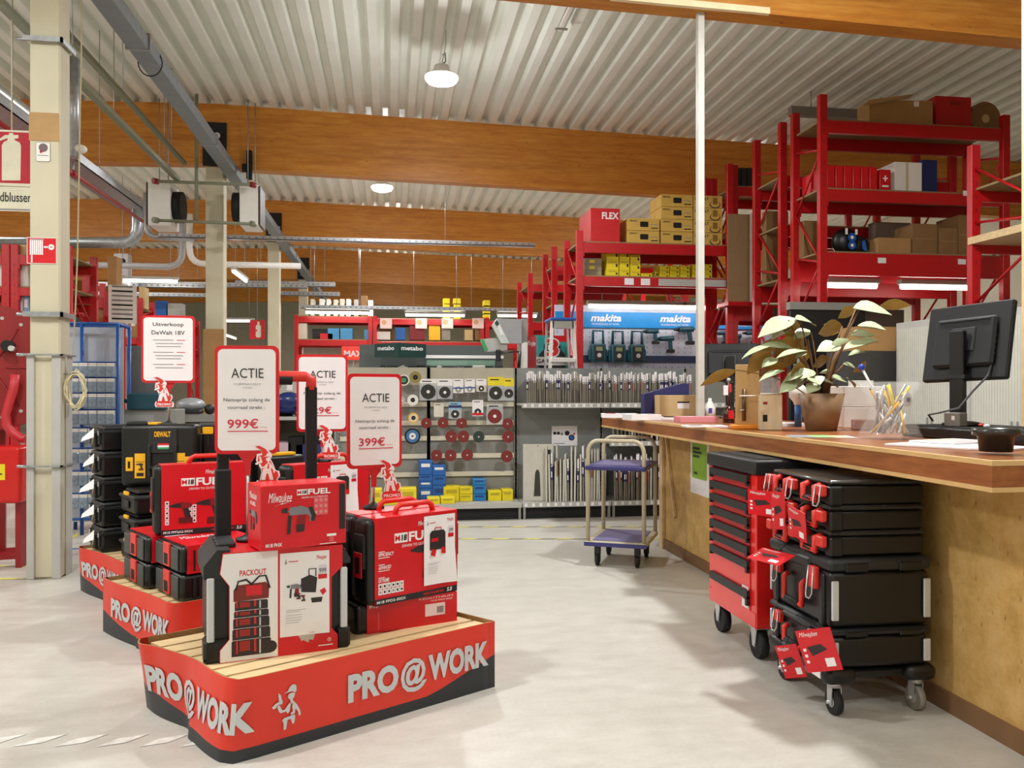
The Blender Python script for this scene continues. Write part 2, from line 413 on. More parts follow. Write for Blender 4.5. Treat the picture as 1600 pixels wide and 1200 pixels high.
high_bay(p2_.x, p2_.y, p2_.z, 'round white high bay lamp hanging beyond the big timber beam, smaller of the pair seen')
for x, y in ((2.78, 4.1), (-2.2, 3.2), (-1.2, -1.6), (1.9, -1.2), (-6.5, -1.), (-7, 4.), (.1, 20.), (.0, 26.2), (-7.5, 8.), (-7.5, 14), (-7.5, 20.3), (5.5, 14.), (5.5, 20.3)):  # unseen lamps: the first read off the counter's shadow, the others added for fill
    high_bay(x, y, 4.72 if y < 13 else 5.08, 'unseen round white high bay lamp, added to light the shop floor', FRONT if y < 0 else 1.35 if (x, y) == (2.78, 4.1) else 1.)
def tube_lamp(c, length, along, label, rod=True):
    t = thing('tube_lamp', label, 'lamp', c, 0 if along == 'x' else pi / 2, 'fluorescent tube lamps')
    b1 = B(); b1.box(-length / 2, length / 2, -.05, .05, .0, .06, GREYL, .01); b1.done('housing', t)
    b1 = B(); b1.cyl((-length / 2 + .03, 0, -.025), (length / 2 - .03, 0, -.025), .03, TUBE, seg=10); b1.done('tube', t)
    if rod:
        b1 = B()
        for s in (-.35, .35): b1.cyl((s * length, 0, .06), (s * length, 0, max(.2, roofz(c[0]) - c[2]) if rod is True else rod), .006, GALV, seg=6)
        b1.done('hanger', t)
    return t
# ================================================================= PROMOTION PALLETS
DECK = .285
WORKER = [  # emblem: worker in a cap with a drill, unit box about 0..1
    [(.34, .83), (.47, .87), (.52, .95), (.60, 1.), (.68, .99), (.73, .94), (.73, .84), (.70, .80), (.60, .845), (.48, .845)],
    [(.50, .80), (.60, .82), (.69, .79), (.67, .72), (.61, .66), (.64, .60), (.58, .555), (.55, .60), (.545, .66), (.50, .69), (.47, .74)],
    [(.19, .88), (.26, .82), (.29, .72), (.32, .66), (.31, .62), (.24, .60), (.21, .64), (.20, .74), (.185, .80)],
    [(.0, .59), (.10, .65), (.21, .68), (.23, .62), (.14, .585), (.12, .55), (.04, .54)],
    [(.15, .57), (.22, .60), (.30, .47), (.38, .47), (.52, .60), (.56, .56), (.52, .40), (.46, .36), (.44, .40), (.40, .42), (.25, .41), (.20, .46)],
    [(.64, .62), (.76, .50), (.84, .36), (.86, .26), (.80, .24), (.78, .34), (.70, .44), (.68, .33), (.56, .30), (.56, .36), (.62, .38), (.60, .50)],
    [(.30, .24), (.36, .28), (.68, .30), (.69, .24), (.66, .10), (.60, .10), (.56, .22), (.46, .22), (.42, .02), (.34, .0), (.34, .16)]]
def pallet(A, Bc, C, label, slabel, wave, cut_right=1., lettering_bc=True, h=.3):
    D = A + C - Bc
    org = (A + Bc + C + D) / 4
    t = thing('wooden_pallet', label, 'pallet', (org.x, org.y, 0), 0, 'wooden pallets under the promotion islands')
    e1, e2 = (C - Bc), (A - Bc); n1, n2 = e1.normalized(), e2.normalized()
    def P(a, c, z): q = Bc + n1 * a + n2 * c - org; return (q.x, q.y, z)
    L1, L2 = e1.length, e2.length
    def bar(bb, a0, a1, c0, c1, z0, z1, m):
        vs = [bb.v(P(a, c, z)) for z in (z0, z1) for c in (c0, c1) for a in (a0, a1)]
        for q in ((0, 2, 3, 1), (4, 5, 7, 6), (0, 1, 5, 4), (2, 6, 7, 3), (0, 4, 6, 2), (1, 3, 7, 5)): bb.f([vs[i] for i in q], m)
    k = 7
    for i in range(k):
        bb = B(); c0 = .02 + (L2 - .04) * i / k; bar(bb, .02, L1 - .02, c0, c0 + (L2 - .04) / k - .018, DECK - .022, DECK, WOODP); bb.done('deck_board', t)
    for i in range(3):
        bb = B(); a0 = .03 + (L1 - .16) * i / 2; bar(bb, a0, a0 + .1, .03, L2 - .03, 0, DECK - .022, WOODP); bb.done('bearer', t)
    # printed cardboard skirt standing round the pallet
    sk = thing('cardboard_skirt', slabel, 'cardboard skirt', (org.x, org.y, 0), 0, 'printed cardboard skirts')
    R = .045
    def side(P0, P1, s, off, z):
        d = (P1 - P0).normalized(); nn = Vector((d.y, -d.x, 0))
        q = P0 + d * s + nn * off - org; return (q.x, q.y, z)
    def ab(s, z, off=0.):       # s measured from A to B
        f = z / h
        o = wave(s / L2, f) + off
        return side(A, Bc, s, o, z)
    def bc(s, z, off=0.): return side(Bc, C, s, off, z)
    def band(kind, u):
        if kind == 'ab': return .125 - .16 * u if u < .45 else max(.045, .053 - .02 * (u - .45))
        if kind == 'bc': return .045 if u < .72 else .05 + .22 * (u - .72) / .28 * .45
        return .06
    cols = []; N = 40
    for i in range(N + 1):
        u = i / N
        if u * L2 < L2 - R: cols.append(('ab', u * L2, band('ab', u)))
    cols.append(('corner', 0, .045))
    for i in range(17):
        u = i / 16
        if u * L1 > R: cols.append(('bc', u * L1, band('bc', u)))
    for kind, P0, P1 in (('cd', C, D), ('da', D, A)):
        L = (P1 - P0).length
        for i in range(1, 5 if kind == 'da' else 6):
            cols.append(((P0, P1), L * i / 5, .06))
    bo = B(); bi = B(); bk = B(); rings = []
    zs = [0, .2, .4, .6, .8, 1.]
    for kind, s, bnd in cols:
        out = []; inn = []
        for z in [0, bnd] + [bnd + (h - bnd) * q for q in zs[1:]]:
            if kind == 'ab': p, q = ab(s, z), ab(s, z, -.006)
            elif kind == 'bc': p, q = bc(s, z), bc(s, z, -.006)
            elif kind == 'corner':
                a, c = Vector(ab(L2 - R, z)), Vector(bc(R, z)); k_ = Vector(ab(L2, z))
                p = (a + c) * .25 + k_ * .5; p.z = z; q = p + (p - k_) * .02 + Vector((-(Bc - org).x, -(Bc - org).y, 0)).normalized() * .006
            else: p, q = side(*kind, s, 0, z), side(*kind, s, -.006, z)
            out.append(p); inn.append(q)
        rings.append((out, inn))
    for tgt, which, lo, hi, m in ((bo, 0, 1, 6, REDB), (bk, 0, 0, 1, mat('skirt_black', '2a2c30', .5)), (bi, 1, 0, 6, CARD)):
        vv = [[tgt.v(r[which][j]) for j in range(lo, hi + 1)] for r in rings]
        for a, c in zip(vv, vv[1:] + vv[:1]):
            for j in range(hi - lo):
                q = [a[j], c[j], c[j + 1], a[j + 1]]
                tgt.f(q if which == 0 else q[::-1], m, which == 0)
    # top rim joining both faces
    vo = [bi.v(r[0][-1]) for r in rings]; vi = [bi.v(r[1][-1]) for r in rings]
    for i in range(len(rings)):
        j = (i + 1) % len(rings); bi.f([vo[i], vo[j], vi[j], vi[i]], CARD)
    bk.done('black_band', sk); bi.done('inner_face', sk)
    pa, pb, pc = (lambda z: Vector(ab(L2 - R, z, .005))), (lambda z: Vector(bc(R, z, .005))), None
    def wrap(s, z, off=0.):     # along the short side and on round the corner
        if s <= L2 - R: return ab(s, z, off)
        if s >= L2 + R: return bc(s - L2, z, off)
        a_, c_ = Vector(ab(L2 - R, z, off)), Vector(bc(R, z, off)); k_ = Vector(ab(L2, z, off)); m_ = (a_ + c_) * .25 + k_ * .5; m_.z = z
        u = (s - L2 + R) / R
        return tuple(a_.lerp(m_, u)) if u < 1 else tuple(m_.lerp(c_, u - 1))
    return sk, wrap, bc, L1, L2, bo
def skirt_text(bb, fn, x0, x1, z0, z1, bold=.05, m=SILV, off=.005):
    wd = x1 - x0; z1b = z0 + (z1 - z0)
    # three runs so that the at-sign keeps its round shape
    g = lambda s, z: fn(s, z, off)
    bb.text('PRO', x0, x0 + wd * .33, z0, z1, m, bold=bold, fn=g, cut=.03)
    bb.text('@', x0 + wd * .345, x0 + wd * .53, z0 - (z1 - z0) * .22, z1 + (z1 - z0) * .02, m, bold=.03, fn=g, cut=.03)
    bb.text('WORK', x0 + wd * .54, x1, z0, z1, m, bold=bold, fn=g, cut=.03)
A1, B1, C1 = at_z(222, 1107), at_z(372, 1193), at_z(773, 1073)
def wave1(u, f):
    o = .035 * math.exp(-((u - .08) / .08) ** 2) * f + .012 * math.sin(u * 9)
    o += (.03 * (1 - f) if u > .5 else -.02 * (1 - f)) * min(1, abs(u - .5) / .06)
    return o
sk, ab, bc, L1, L2, bo = pallet(A1, B1, C1, 'pale wooden pallet inside the red skirt that carries the 999 euro and 399 euro signs',
    'red cardboard skirt with silver lettering on two sides and worker emblem, beside the open floor', wave1)
def span(pa, pb, P0, P1):
    s0, z0 = on_plane(*pa, P0, P1); s1, z1 = on_plane(*pb, P0, P1); return s0, s1, z0, z1
s0, za = on_plane(543, 1103, B1, C1); s1, zb = on_plane(762, 1006, B1, C1)
skirt_text(bo, bc, s0, s1, .108, .222)
bb = bo; e0, _ = on_plane(424, 1100, B1, C1)
for pts in WORKER: bb.poly([bc(e0 + .135 * x, .075 + .165 * z, .005) for x, z in pts], SILV)
s0, _ = on_plane(238, 1060, A1, B1); s1, _ = on_plane(365, 1110, A1, B1)
skirt_text(bo, ab, .085, L2 + .06, .10, .215)
bo.done('printed_face', sk)
A2, B2, C2 = at_z(161, 986), Vector((-1.06, 4.30, 0)), Vector((-.05, 4.95, 0))
sk, ab, bc, L1, L2, bo = pallet(A2, B2, C2, 'pale wooden pallet under the twin stacked black and red tool cases',
    'red cardboard skirt with silver lettering under the twin stacked tool cases, middle one of three', lambda u, f: .008 * math.sin(u * 7) + .012 * (1 - f) * (u > .5))
skirt_text(bo, ab, .14, L2 - .02, .11, .215)
bo.done('printed_face', sk)
A3, B3, C3 = at_z(126, 922), at_z(126, 922) + Vector((.5, -.657, 0)), at_z(126, 922) + Vector((1.51, -.017, 0))
sk, ab, bc, L1, L2, bo = pallet(A3, B3, C3, 'pale wooden pallet under the tower of black toolboxes with yellow latches',
    'red cardboard skirt with silver lettering below the tower of black toolboxes', lambda u, f: .03 * math.exp(-((u - .1) / .1) ** 2) * f + .006 * math.sin(u * 9))
skirt_text(bo, ab, .10, L2 - .03, .115, .215)
bo.done('printed_face', sk)

# ---- printed artwork helpers (flat pictures on packaging, drawn at the front face)
def art_drill(bb, x, z, s, y, flip=1, body=mat('print_dark', '2b2325', .5), red=mat('print_deep_red', '861019', .5), hammer=False):
    g = lambda pts: [(x + flip * s * a, z + s * c) for a, c in pts]
    if hammer:
        bb.shape(g([(-.5, .3), (-.3, .26), (-.28, .38), (.12, .42), (.3, .34), (.5, .34), (.56, .1), (.5, -.12), (.4, -.12), (.4, .05), (.3, .12), (-.28, .12), (-.3, .24), (-.5, .24)]), mat('print_grey', '7d7a80', .5), y)
        bb.shape(g([(-.34, .12), (-.22, .12), (-.26, -.5), (-.38, -.5)]), body, y - .0005); bb.shape(g([(.0, .1), (.26, .1), (.22, -.4), (-.06, -.42)]), red, y - .0005)
        bb.shape(g([(-.06, -.2), (.2, -.2), (.2, -.45), (-.06, -.45)]), body, y - .001); bb.shape(g([(-.56, .34), (-.36, .38), (-.36, .2), (-.56, .22)]), body, y - .0005)
        bb.shape(g([(.34, .36), (.5, .36), (.62, .06), (.56, -.14), (.44, -.1), (.46, .06)]), body, y - .0005)
    else:
        bb.shape(g([(-.5, .3), (-.25, .38), (.0, .42), (.05, .18), (-.25, .2), (-.5, .26)]), body, y)
        bb.shape(g([(-.02, .44), (.38, .4), (.46, .3), (.4, .18), (.0, .16)]), red, y - .0005)
        bb.shape(g([(.05, .17), (.3, .17), (.4, -.25), (.16, -.25)]), body, y - .0005)
        bb.shape(g([(-.1, -.24), (.46, -.24), (.48, -.48), (-.12, -.48)]), mat('print_battery', '5a1418', .5), y - .001)
def art_bolt_logo(bb, x0, x1, z0, z1, m, y):
    bb.text('Milwaukee', x0, x1, z0 + (z1 - z0) * .3, z1, m, y, shear=.35)
    bb.shape([(x0 + (x1 - x0) * .2, z0), (x0 + (x1 - x0) * .55, z0 + (z1 - z0) * .2), (x0 + (x1 - x0) * .5, z0 + (z1 - z0) * .12), (x1, z0 + (z1 - z0) * .34), (x0 + (x1 - x0) * .6, z0 + (z1 - z0) * .2), (x0 + (x1 - x0) * .62, z0 + (z1 - z0) * .26)], m, y)
def art_fuel(bb, x0, x1, z0, z1, y, only=None):
    L = x1 - x0
    bb.rect(x0, x0 + L * .3, z0, z1, WHT, y)
    bb.text('M', x0 + L * .015, x0 + L * .125, z0 + (z1 - z0) * .2, z1 - (z1 - z0) * .2, RED2, y - .0006, bold=.02)
    bb.text('18', x0 + L * .155, x0 + L * .285, z0 + (z1 - z0) * .18, z1 - (z1 - z0) * .18, INK, y - .0006, shear=.08, bold=.05)
    bb.text(only or 'FUEL', x0 + L * .33, x0 + L * (1 if not only else .45), z0, z1, WHT, y, bold=.03)
def art_icons(bb, x0, x1, z0, z1, nx, nz, y):
    dx, dz = (x1 - x0) / nx, (z1 - z0) / nz
    for i in range(nx):
        for j in range(nz):
            bb.rect(x0 + dx * i, x0 + dx * (i + .9), z0 + dz * j, z0 + dz * (j + .9), WHT, y)
            a, c = x0 + dx * (i + .45), z0 + dz * (j + .45)
            if (i + j) % 3: bb.disc(a, c, min(dx, dz) * .26, INK, y - .0005, 8)
            else: bb.rect(a - dx * .22, a + dx * .22, c - dz * .2, c + dz * .2, GINK, y - .0005)
def price_sheet(parent, x0, x1, z0, z1, price, y=-.006, case=True, curl=.03):
    """white leaflet taped on a box: tilted, its lower corner lifting"""
    bb = B(); nx, nz = 5, 8; vs = {}
    for i in range(nx + 1):
        for j in range(nz + 1):
            u, v = i / nx, j / nz
            vs[i, j] = bb.v((x0 + (x1 - x0) * u, y - curl * max(0, u - .55) * max(0, .5 - v) * 4, z0 + (z1 - z0) * v))
    for i in range(nx):
        for j in range(nz): bb.f([vs[i, j], vs[i + 1, j], vs[i + 1, j + 1], vs[i, j + 1]], WHT, True)
    W, Hh = x1 - x0, z1 - z0; yy = y - .0015; b2 = bb
    X = lambda a: x0 + W * a
    Z = lambda a: z0 + Hh * a
    b2.shape([(X(.09), Z(.87)), (X(.14), Z(.87)), (X(.12), Z(.93))], GINK, yy); b2.rect(X(.17), X(.36), Z(.89), Z(.9), PINK, yy)
    art_bolt_logo(b2, X(.73), X(.94), Z(.88), Z(.95), PINK, yy)
    b2.rrect(X(.77), X(.95), Z(.72), Z(.83), W * .03, mat('price_flash', 'd9d3da', .6), yy, yy + .001); b2.text(price, X(.79), X(.93), Z(.735), Z(.79), INK, yy - .001)
    b2.rect(X(.77), X(.95), Z(.66), Z(.715), RED2, yy)
    body = mat('print_case', '2a2224', .5)
    if case:
        b2.shape([(X(.18), Z(.5)), (X(.68), Z(.5)), (X(.68), Z(.74)), (X(.62), Z(.78)), (X(.24), Z(.78)), (X(.18), Z(.74))], body, yy)
        b2.tube([(X(.34), yy, Z(.78)), (X(.34), yy, Z(.82)), (X(.54), yy, Z(.82)), (X(.54), yy, Z(.78))], W * .012, RED2, 4)
        b2.rect(X(.22), X(.44), Z(.62), Z(.67), RED2, yy - .001)
        b2.shape([(X(.2), Z(.43)), (X(.34), Z(.4)), (X(.38), Z(.5)), (X(.24), Z(.52))], RED2, yy - .002); b2.shape([(X(.54), Z(.44)), (X(.68), Z(.43)), (X(.68), Z(.52)), (X(.54), Z(.53))], RED2, yy - .002)
    else:
        b2.shape([(X(.42), Z(.52)), (X(.72), Z(.5)), (X(.75), Z(.68)), (X(.6), Z(.72)), (X(.42), Z(.68))], body, yy)
        b2.tube([(X(.58), yy, Z(.7)), (X(.58), yy, Z(.79)), (X(.72), yy, Z(.79)), (X(.72), yy, Z(.7))], W * .012, INK, 4)
        art_drill(b2, X(.3), Z(.55), W * .3, yy - .001, hammer=True); art_drill(b2, X(.34), Z(.48), W * .14, yy - .002); art_drill(b2, X(.44), Z(.45), W * .14, yy - .002)
        b2.shape([(X(.8), Z(.52)), (X(.9), Z(.55)), (X(.94), Z(.5)), (X(.86), Z(.46))], RED2, yy); b2.shape([(X(.62), Z(.44)), (X(.86), Z(.44)), (X(.84), Z(.38)), (X(.64), Z(.38))], body, yy)
    for i, (a, c) in enumerate(((.32, .5), (.30, .36), (.26, .4), (.23, .4), (.2, .38), (.17, .34))): b2.rect(X(.12), X(.12 + c * .8), Z(a - .012), Z(a - .004), mat('faint_ink', 'c4c2c4', .6), yy)
    b2.shape([(X(.55), Z(.02)), (X(.98), Z(.025)), (X(.98), Z(.05))], PINK, yy)
    o = bb.done('price_sheet', parent); o['label'] = 'white printed price leaflet'

# ---- the wheeled chest in its printed sleeve, with pulled-out handle
ZC = DECK
loc, rz, wd = edge((318, 1040), (548, 1011), ZC)
t = thing('rolling_tool_chest', 'black wheeled tool chest in a white and red printed sleeve, red handle pulled up', 'tool chest', loc, rz)
CH, CDp = .43, .40
bb = B(); bb.box(.02, wd - .02, .02, CDp, .03, CH - .02, BLK, .015); bb.box(.0, .1, .0, .1, 0, .09, BLK, .01); bb.box(wd - .06, wd, 0, .1, 0, .09, BLK, .01)
bb.prism([(0, .33), (.07, .33), (.1, CH + .01), (.05, CH + .012), (0, CH - .05)], .005, CDp - .02, BLK2); bb.prism([(wd - .06, .35), (wd, .35), (wd, CH - .06), (wd - .03, CH - .01), (wd - .06, CH - .01)], .005, CDp - .02, BLK2)
for i in range(3): bb.box(.055, .13, .1 + .07 * i, .15 + .07 * i, CH, CH + .022, BLK2, .006)
bb.done('body', t)
for x in (.012, wd - .042):
    bb = B(); bb.box(x, x + .028, -.004, .02, .085, .335, SILV, .004); o = bb.done('corner_rail', t); o['label'] = 'silver corner rail'
bb = B()
xs0, xs1 = .058, wd - .035
pts = [(xs0, .0), (xs1 - .02, .0), (xs1 - .02, .06), (xs1 - .045, .09), (xs1 - .045, .3), (xs1, .34), (xs1, CH), (xs0 + .012, CH), (xs0, .35), (xs0 + .035, .3), (xs0 + .035, .09), (xs0, .05)]
bb.prism(pts, -.004, .0, RED2)
bb.poly([(xs0 + .012, -.004, CH), (xs1, -.004, CH), (xs1, CDp - .1, CH + .004), (xs0 + .07, CDp - .1, CH + .004)], RED2)
bb.done('printed_sleeve', t)
bb = B(); xm = xs0 + (xs1 - xs0) * .46
bb.shape([(xs0 + .003, .003), (xm, .003), (xm, CH - .004), (xs0 + .014, CH - .004), (xs0 + .003, .35), (xs0 + .038, .3), (xs0 + .038, .09), (xs0 + .003, .05)], WHT, -.0045)
bb.text('PACKOUT', xs0 + .075, xm - .045, CH - .095, CH - .072, RED2, -.0055, bold=.02)
cx = xs0 + .12; pd = mat('print_case', '2a2224', .5)
bb.tube([(cx - .06, -.006, .28), (cx - .05, -.006, .315), (cx - .02, -.006, .32), (cx, -.006, .30)], .004, INK, 4); bb.tube([(cx, -.006, .30), (cx + .03, -.006, .33), (cx + .055, -.006, .33), (cx + .07, -.006, .28)], .004, INK, 4)
bb.shape([(cx - .068, .236), (cx + .066, .24), (cx + .068, .285), (cx + .055, .305), (cx - .055, .3), (cx - .068, .28)], mat('print_bag', '7a2418', .5), -.0055); bb.rect(cx - .02, cx + .04, .255, .295, RED2, -.006)
for i, (z0, z1) in enumerate(((.20, .236), (.172, .198), (.13, .17), (.085, .128), (.02, .083))):
    q = .063 + .003 * i
    bb.shape([(cx - q, z0), (cx + q, z0), (cx + q, z1 - .006), (cx + q - .005, z1), (cx - q + .005, z1), (cx - q, z1 - .006)], pd, -.0055); bb.rect(cx + .03, cx + .036, z0 + .004, z1 - .004, SILV, -.006)
    bb.rect(cx - .045, cx - .005, z0 + (z1 - z0) * .3, z1 - .004, mat('print_latch', '9a2018', .5), -.006); bb.rect(cx - .058, cx - .052, z0 + .01, z1, RED2, -.006); bb.rect(cx + .01, cx + .018, z0 + .012, z1, RED2, -.006)
bb.disc(cx + .075, .045, .024, pd, -.005, 12)
bb.rect(xs1 - .1, xs1 - .04, .022, .026, WHT, -.0055); bb.disc(xs1 - .055, .045, .01, mat('print_pale_red', 'd98a84', .5), -.0055, 6)
bb.shape([(xm + .08, .075), (xm + .15, .08), (xm + .14, .05), (xm + .125, .055), (xm + .12, .042), (xm + .1, .055), (xm + .095, .05)], mat('torn_board', 'b9b0aa', .8), -.0055)
bb.done('sleeve_print', t)
price_sheet(t, xm + .008, xs1 - .055, .075, CH - .018, '999', case=False, curl=.006)
for i, x in enumerate((.10, .475)):
    bb = B()
    if i == 0: bb.box(x - .032, x + .032, CDp - .09, CDp - .03, CH - .02, CH + .30, BLKM, .006)
    bb.box(x - .024, x + .024, CDp - .08, CDp - .04, CH - .02, 1.40 - ZC - .03, BLKM, .005); bb.done('handle_tube', t)
bb = B(); bb.tube([(.10, CDp - .06, 1.07), (.10, CDp - .06, 1.115), (.13, CDp - .06, 1.13), (.45, CDp - .06, 1.13), (.475, CDp - .06, 1.115), (.475, CDp - .06, 1.07)], .024, REDP, 10); g_ = bb.done('pull_handle', t); g_['label'] = 'red pull handle'
bb = B(); bb.cyl((.2, CDp - .06, 1.118), (.39, CDp - .06, 1.118), .026, BLKM); bb.done('grip', g_)
for x in (.06, wd - .06):
    bb = B(); bb.cyl((x - .02, CDp - .01, .075), (x + .02, CDp - .01, .075), .075, RUB, seg=18); bb.done('wheel', t)
CHTOP = ZC + CH + .006
# ---- hammer drill carton on top of it
loc, rz, wd = edge((407, 862), (541, 848), CHTOP)
t = thing('drill_carton', 'red hammer drill carton standing on top of the sleeved tool chest', 'carton', loc, rz)
Hc = zof(loc, 760) - CHTOP
bb = B(); bb.box(0, wd, 0, .18, 0, Hc, RED2, .003)
bb.box(wd - .03, wd - .006, -.002, .001, .06, Hc - .01, INK); y = -.002
art_bolt_logo(bb, .03, .125, Hc - .085, Hc - .03, WHT, y); art_fuel(bb, .145, .285, Hc - .045, Hc - .022, y); bb.text('DRIVEN TO OUTPERFORM.', .165, .275, Hc - .059, Hc - .052, WHT, y)
art_drill(bb, .15, .118, .12, y, hammer=True); bb.rrect(.215, .275, .125, .2, .006, mat('print_tint', 'd9545c', .5), y, y + .0005)
for i in range(3):
    for j in range(3): bb.disc(.225 + .02 * i, .138 + .024 * j, .007, mat('print_pale_red', 'd98a84', .5), y - .0005, 8)
bb.rect(.27, .31, .035, .045, WHT, y); bb.rect(.28, .3, .012, .034, mat('print_tint', 'd9545c', .5), y); bb.text('M18 PHX', .02, .085, .012, .027, WHT, y, bold=.02); bb.rect(.24, .31, .005, .008, WHT, y)
bb.M = Matrix.Rotation(-pi / 2, 4, 'Z'); bb.text('Milwaukee', -.15, -.05, Hc - .06, Hc - .03, WHT, -.001, shear=.3); art_drill(bb, -.1, Hc * .45, .09, -.001, hammer=True); bb.text('FUEL', -.14, -.06, Hc - .085, Hc - .07, WHT, -.001, bold=.02)
bb.done('printed_carton', t)
bb = B(); bb.box(wd * .3, wd * .7, .088, .092, Hc - .001, Hc + .0015, mat('clear_tape', 'c9a08c', .2)); bb.done('closing_tape', t)
# ---- upright combi cases in red sleeves
def combi_case(label, loc, rz, wd, h=.375, dp=.125, code='M18 FPD2-502X', sheet=None, style='claims', group=None):
    t = thing('tool_case', label, 'tool case', loc, rz, group)
    bb = B(); bb.box(0, wd, 0, dp, 0, h, BLK, .028, 3); bb.done('shell', t)
    for x0, x1 in ((-.008, .012), (wd - .012, wd + .008)):
        bb = B(); bb.box(x0, x1, .02, dp - .02, .16, .31, BLK2, .004)
        bb.done('latch', t)
    bb = B(); bb.box(-.012, -.007, .03, .095, .12, .23, RED2, .002); bb.box(-.0135, -.011, .045, .08, .14, .21, BLKM); bb.rect(0, 0, 0, 0, RED2) if False else None
    bb.done('clasp', t)
    x0, x1 = .035, wd - .02
    bb = B(); bb.box(x0, x1, -.003, dp + .003, -.0, h + .003, RED2); y = -.004
    bb.rect(x0, x1, .0, .028, INK, y); bb.text(code, x0 + .01, x0 + .16, .008, .02, WHT, y - .0006, bold=.02)
    bb.text('REDLITHIUM-ION', x1 - .19, x1 - .075, .008, .019, RED2, y - .0006, bold=.02); bb.text('5.0', x1 - .06, x1 - .03, .006, .024, WHT, y - .0006, shear=.2, bold=.03)
    art_fuel(bb, x0 + .1, x0 + .33, h - .115, h - .072, y); bb.text('DRIVEN TO OUTPERFORM.', x0 + .14, x0 + .33, h - .137, h - .125, WHT, y)
    art_bolt_logo(bb, x0 + .225, x0 + .29, h - .06, h - .03, WHT, y)
    if style == 'claims':
        for i, tx in enumerate(('EFFICIENCY', 'ADVANCED', 'EXTREME')):
            z = .205 - .056 * i
            bb.rect(x0 + .018, x0 + .05, z + .025, z + .028, WHT, y); bb.text(tx, x0 + .018, x0 + .018 + .008 * len(tx), z + .006, z + .022, WHT, y, shear=.2, bold=.02); bb.rect(x0 + .018, x0 + .075, z - .002, z + .001, WHT, y)
        art_icons(bb, x0 + .018, x0 + .15, .045, .095, 6, 2, y)
        art_drill(bb, x0 + .27, .17, .17, y)
    else:
        art_icons(bb, x0 + .018, x0 + .04, .055, .185, 1, 5, y); art_drill(bb, x0 + .1, .12, .125, y); art_icons(bb, x0 + .135, x0 + .18, .06, .16, 2, 4, y)
        art_drill(bb, x0 + .25, .12, .15, y)
    bb.done('printed_sleeve', t)
    bb = B(); bb.tube([(wd * .36, dp / 2, h - .005), (wd * .38, dp / 2, h + .03), (wd * .42, dp / 2, h + .042), (wd * .72, dp / 2, h + .042), (wd * .76, dp / 2, h + .03), (wd * .78, dp / 2, h - .005)], .013, REDP, 8); bb.done('handle', t)
    if sheet: price_sheet(t, x0 + sheet[0], x0 + sheet[1], .05, h - .012, sheet[2], y=-.008, curl=.02)
    return t
# flat red carton and what stands on it
loc, rz, wd = edge((556, 994), (716, 969), DECK)
t = thing('flat_tool_case', 'flat black case in red sleeve with a white barcode sticker, under the upright case', 'tool case', loc, rz)
bb = B(); bb.box(0, wd, 0, .40, 0, .132, BLK, .02, 2); bb.done('shell', t)
bb = B(); bb.box(.05, wd - .008, -.003, .40, -.0, .1345, RED2); bb.done('printed_sleeve', t)
bb = B(); bb.rect(wd - .17, wd - .07, .04, .095, mat('sticker', 'e6cfd2', .6), -.004)
for i in range(6): bb.rect(wd - .11 + .0055 * i, wd - .107 + .0055 * i, .05, .08, INK, -.0045)
bb.text('REDLITHIUM', wd - .2, wd - .03, .118, .126, WHT, -.004); bb.text('M18 FPD2-502X', wd - .14, wd - .03, .105, .112, WHT, -.004); bb.text('M18', .06, .1, .11, .13, WHT, -.004, bold=.02); bb.rect(.1, .106, .01, .09, mat('print_tint', 'd9545c', .5), -.004)
bb.done('print', t)
zc = DECK + .136
loc, rz, wd = edge((572, 941), (730, 911), zc)
loc, rz, wd = at_z(574, 950, zc), math.radians(33), .50
case1 = combi_case('upright black case in red sleeve with a white 399 leaflet, red handle up', loc, rz, wd, sheet=(.255, .43, '399'))
back = Vector((-math.sin(rz), math.cos(rz), 0)); al = Vector((math.cos(rz), math.sin(rz), 0))
combi_case('upright black case in red sleeve standing directly behind the one with the 399 leaflet', loc + back * .152 + al * .01, rz, wd, sheet=None)
# ---- second pallet
d2 = (A2 - B2).normalized(); f2 = (C2 - B2).normalized()
def side_case(k, lv):
    # lies with its latch end to the skirt's short side
    p = B2 + d2 * (.045 + .40 * k) + f2 * .06; p.z = DECK + .142 * lv
    a = math.atan2(d2.y, d2.x)
    t = thing('flat_tool_case', '', 'tool case', p, math.atan2(f2.y, f2.x), 'twin stacked cases with red latches')
    t['label'] = ('upper' if lv else 'lower') + (' black case with red latch in the ' + ('twin stack at the bare pallet corner' if k == 0 else 'twin stack beside the black toolboxes'))
    Wd, Ln, Hh = .385, .42, .138
    bb = B(); bb.box(0, Ln, 0, Wd, 0, Hh, BLK, .022, 2)
    for i in range(9): bb.box(.06 + .03 * i, .07 + .03 * i, -.006, .0, .012, Hh - .02, BLKM)
    bb.done('shell', t)
    for y0, y1 in ((.03, .13), (.25, .36)):
        bb = B(); bb.box(-.008, .0, y0, y1, .012, Hh - .012, GRYP, .004); bb.done('end_pad', t)
    bb = B(); bb.box(-.012, .0, .145, .235, .018, Hh + .001, REDP, .003); bb.box(-.0135, -.01, .165, .215, .03, .085, BLKM); o = bb.done('latch', t); o['label'] = 'red latch'
    if lv:
        bb = B(); bb.box(.03, Ln - .01, -.004, Wd - .01, .0, Hh + .004, RED2); bb.done('printed_sleeve', t)
        bb = B(); bb.M = Matrix.Translation((0, 0, Hh + .0055)) @ Matrix.Rotation(-pi / 2, 4, 'X'); bb.text('Milwaukee', .12, .3, -.2, -.12, WHT, 0, shear=.3); bb.rect(.08, .3, -.06, -.045, WHT, 0); bb.done('print', t)
    return t
for k in (0, 1):
    for lv in (0, 1): side_case(k, lv)
zc2 = DECK + .284 + .004
loc, rz, wd = edge((241, 838), (392, 826), zc2)
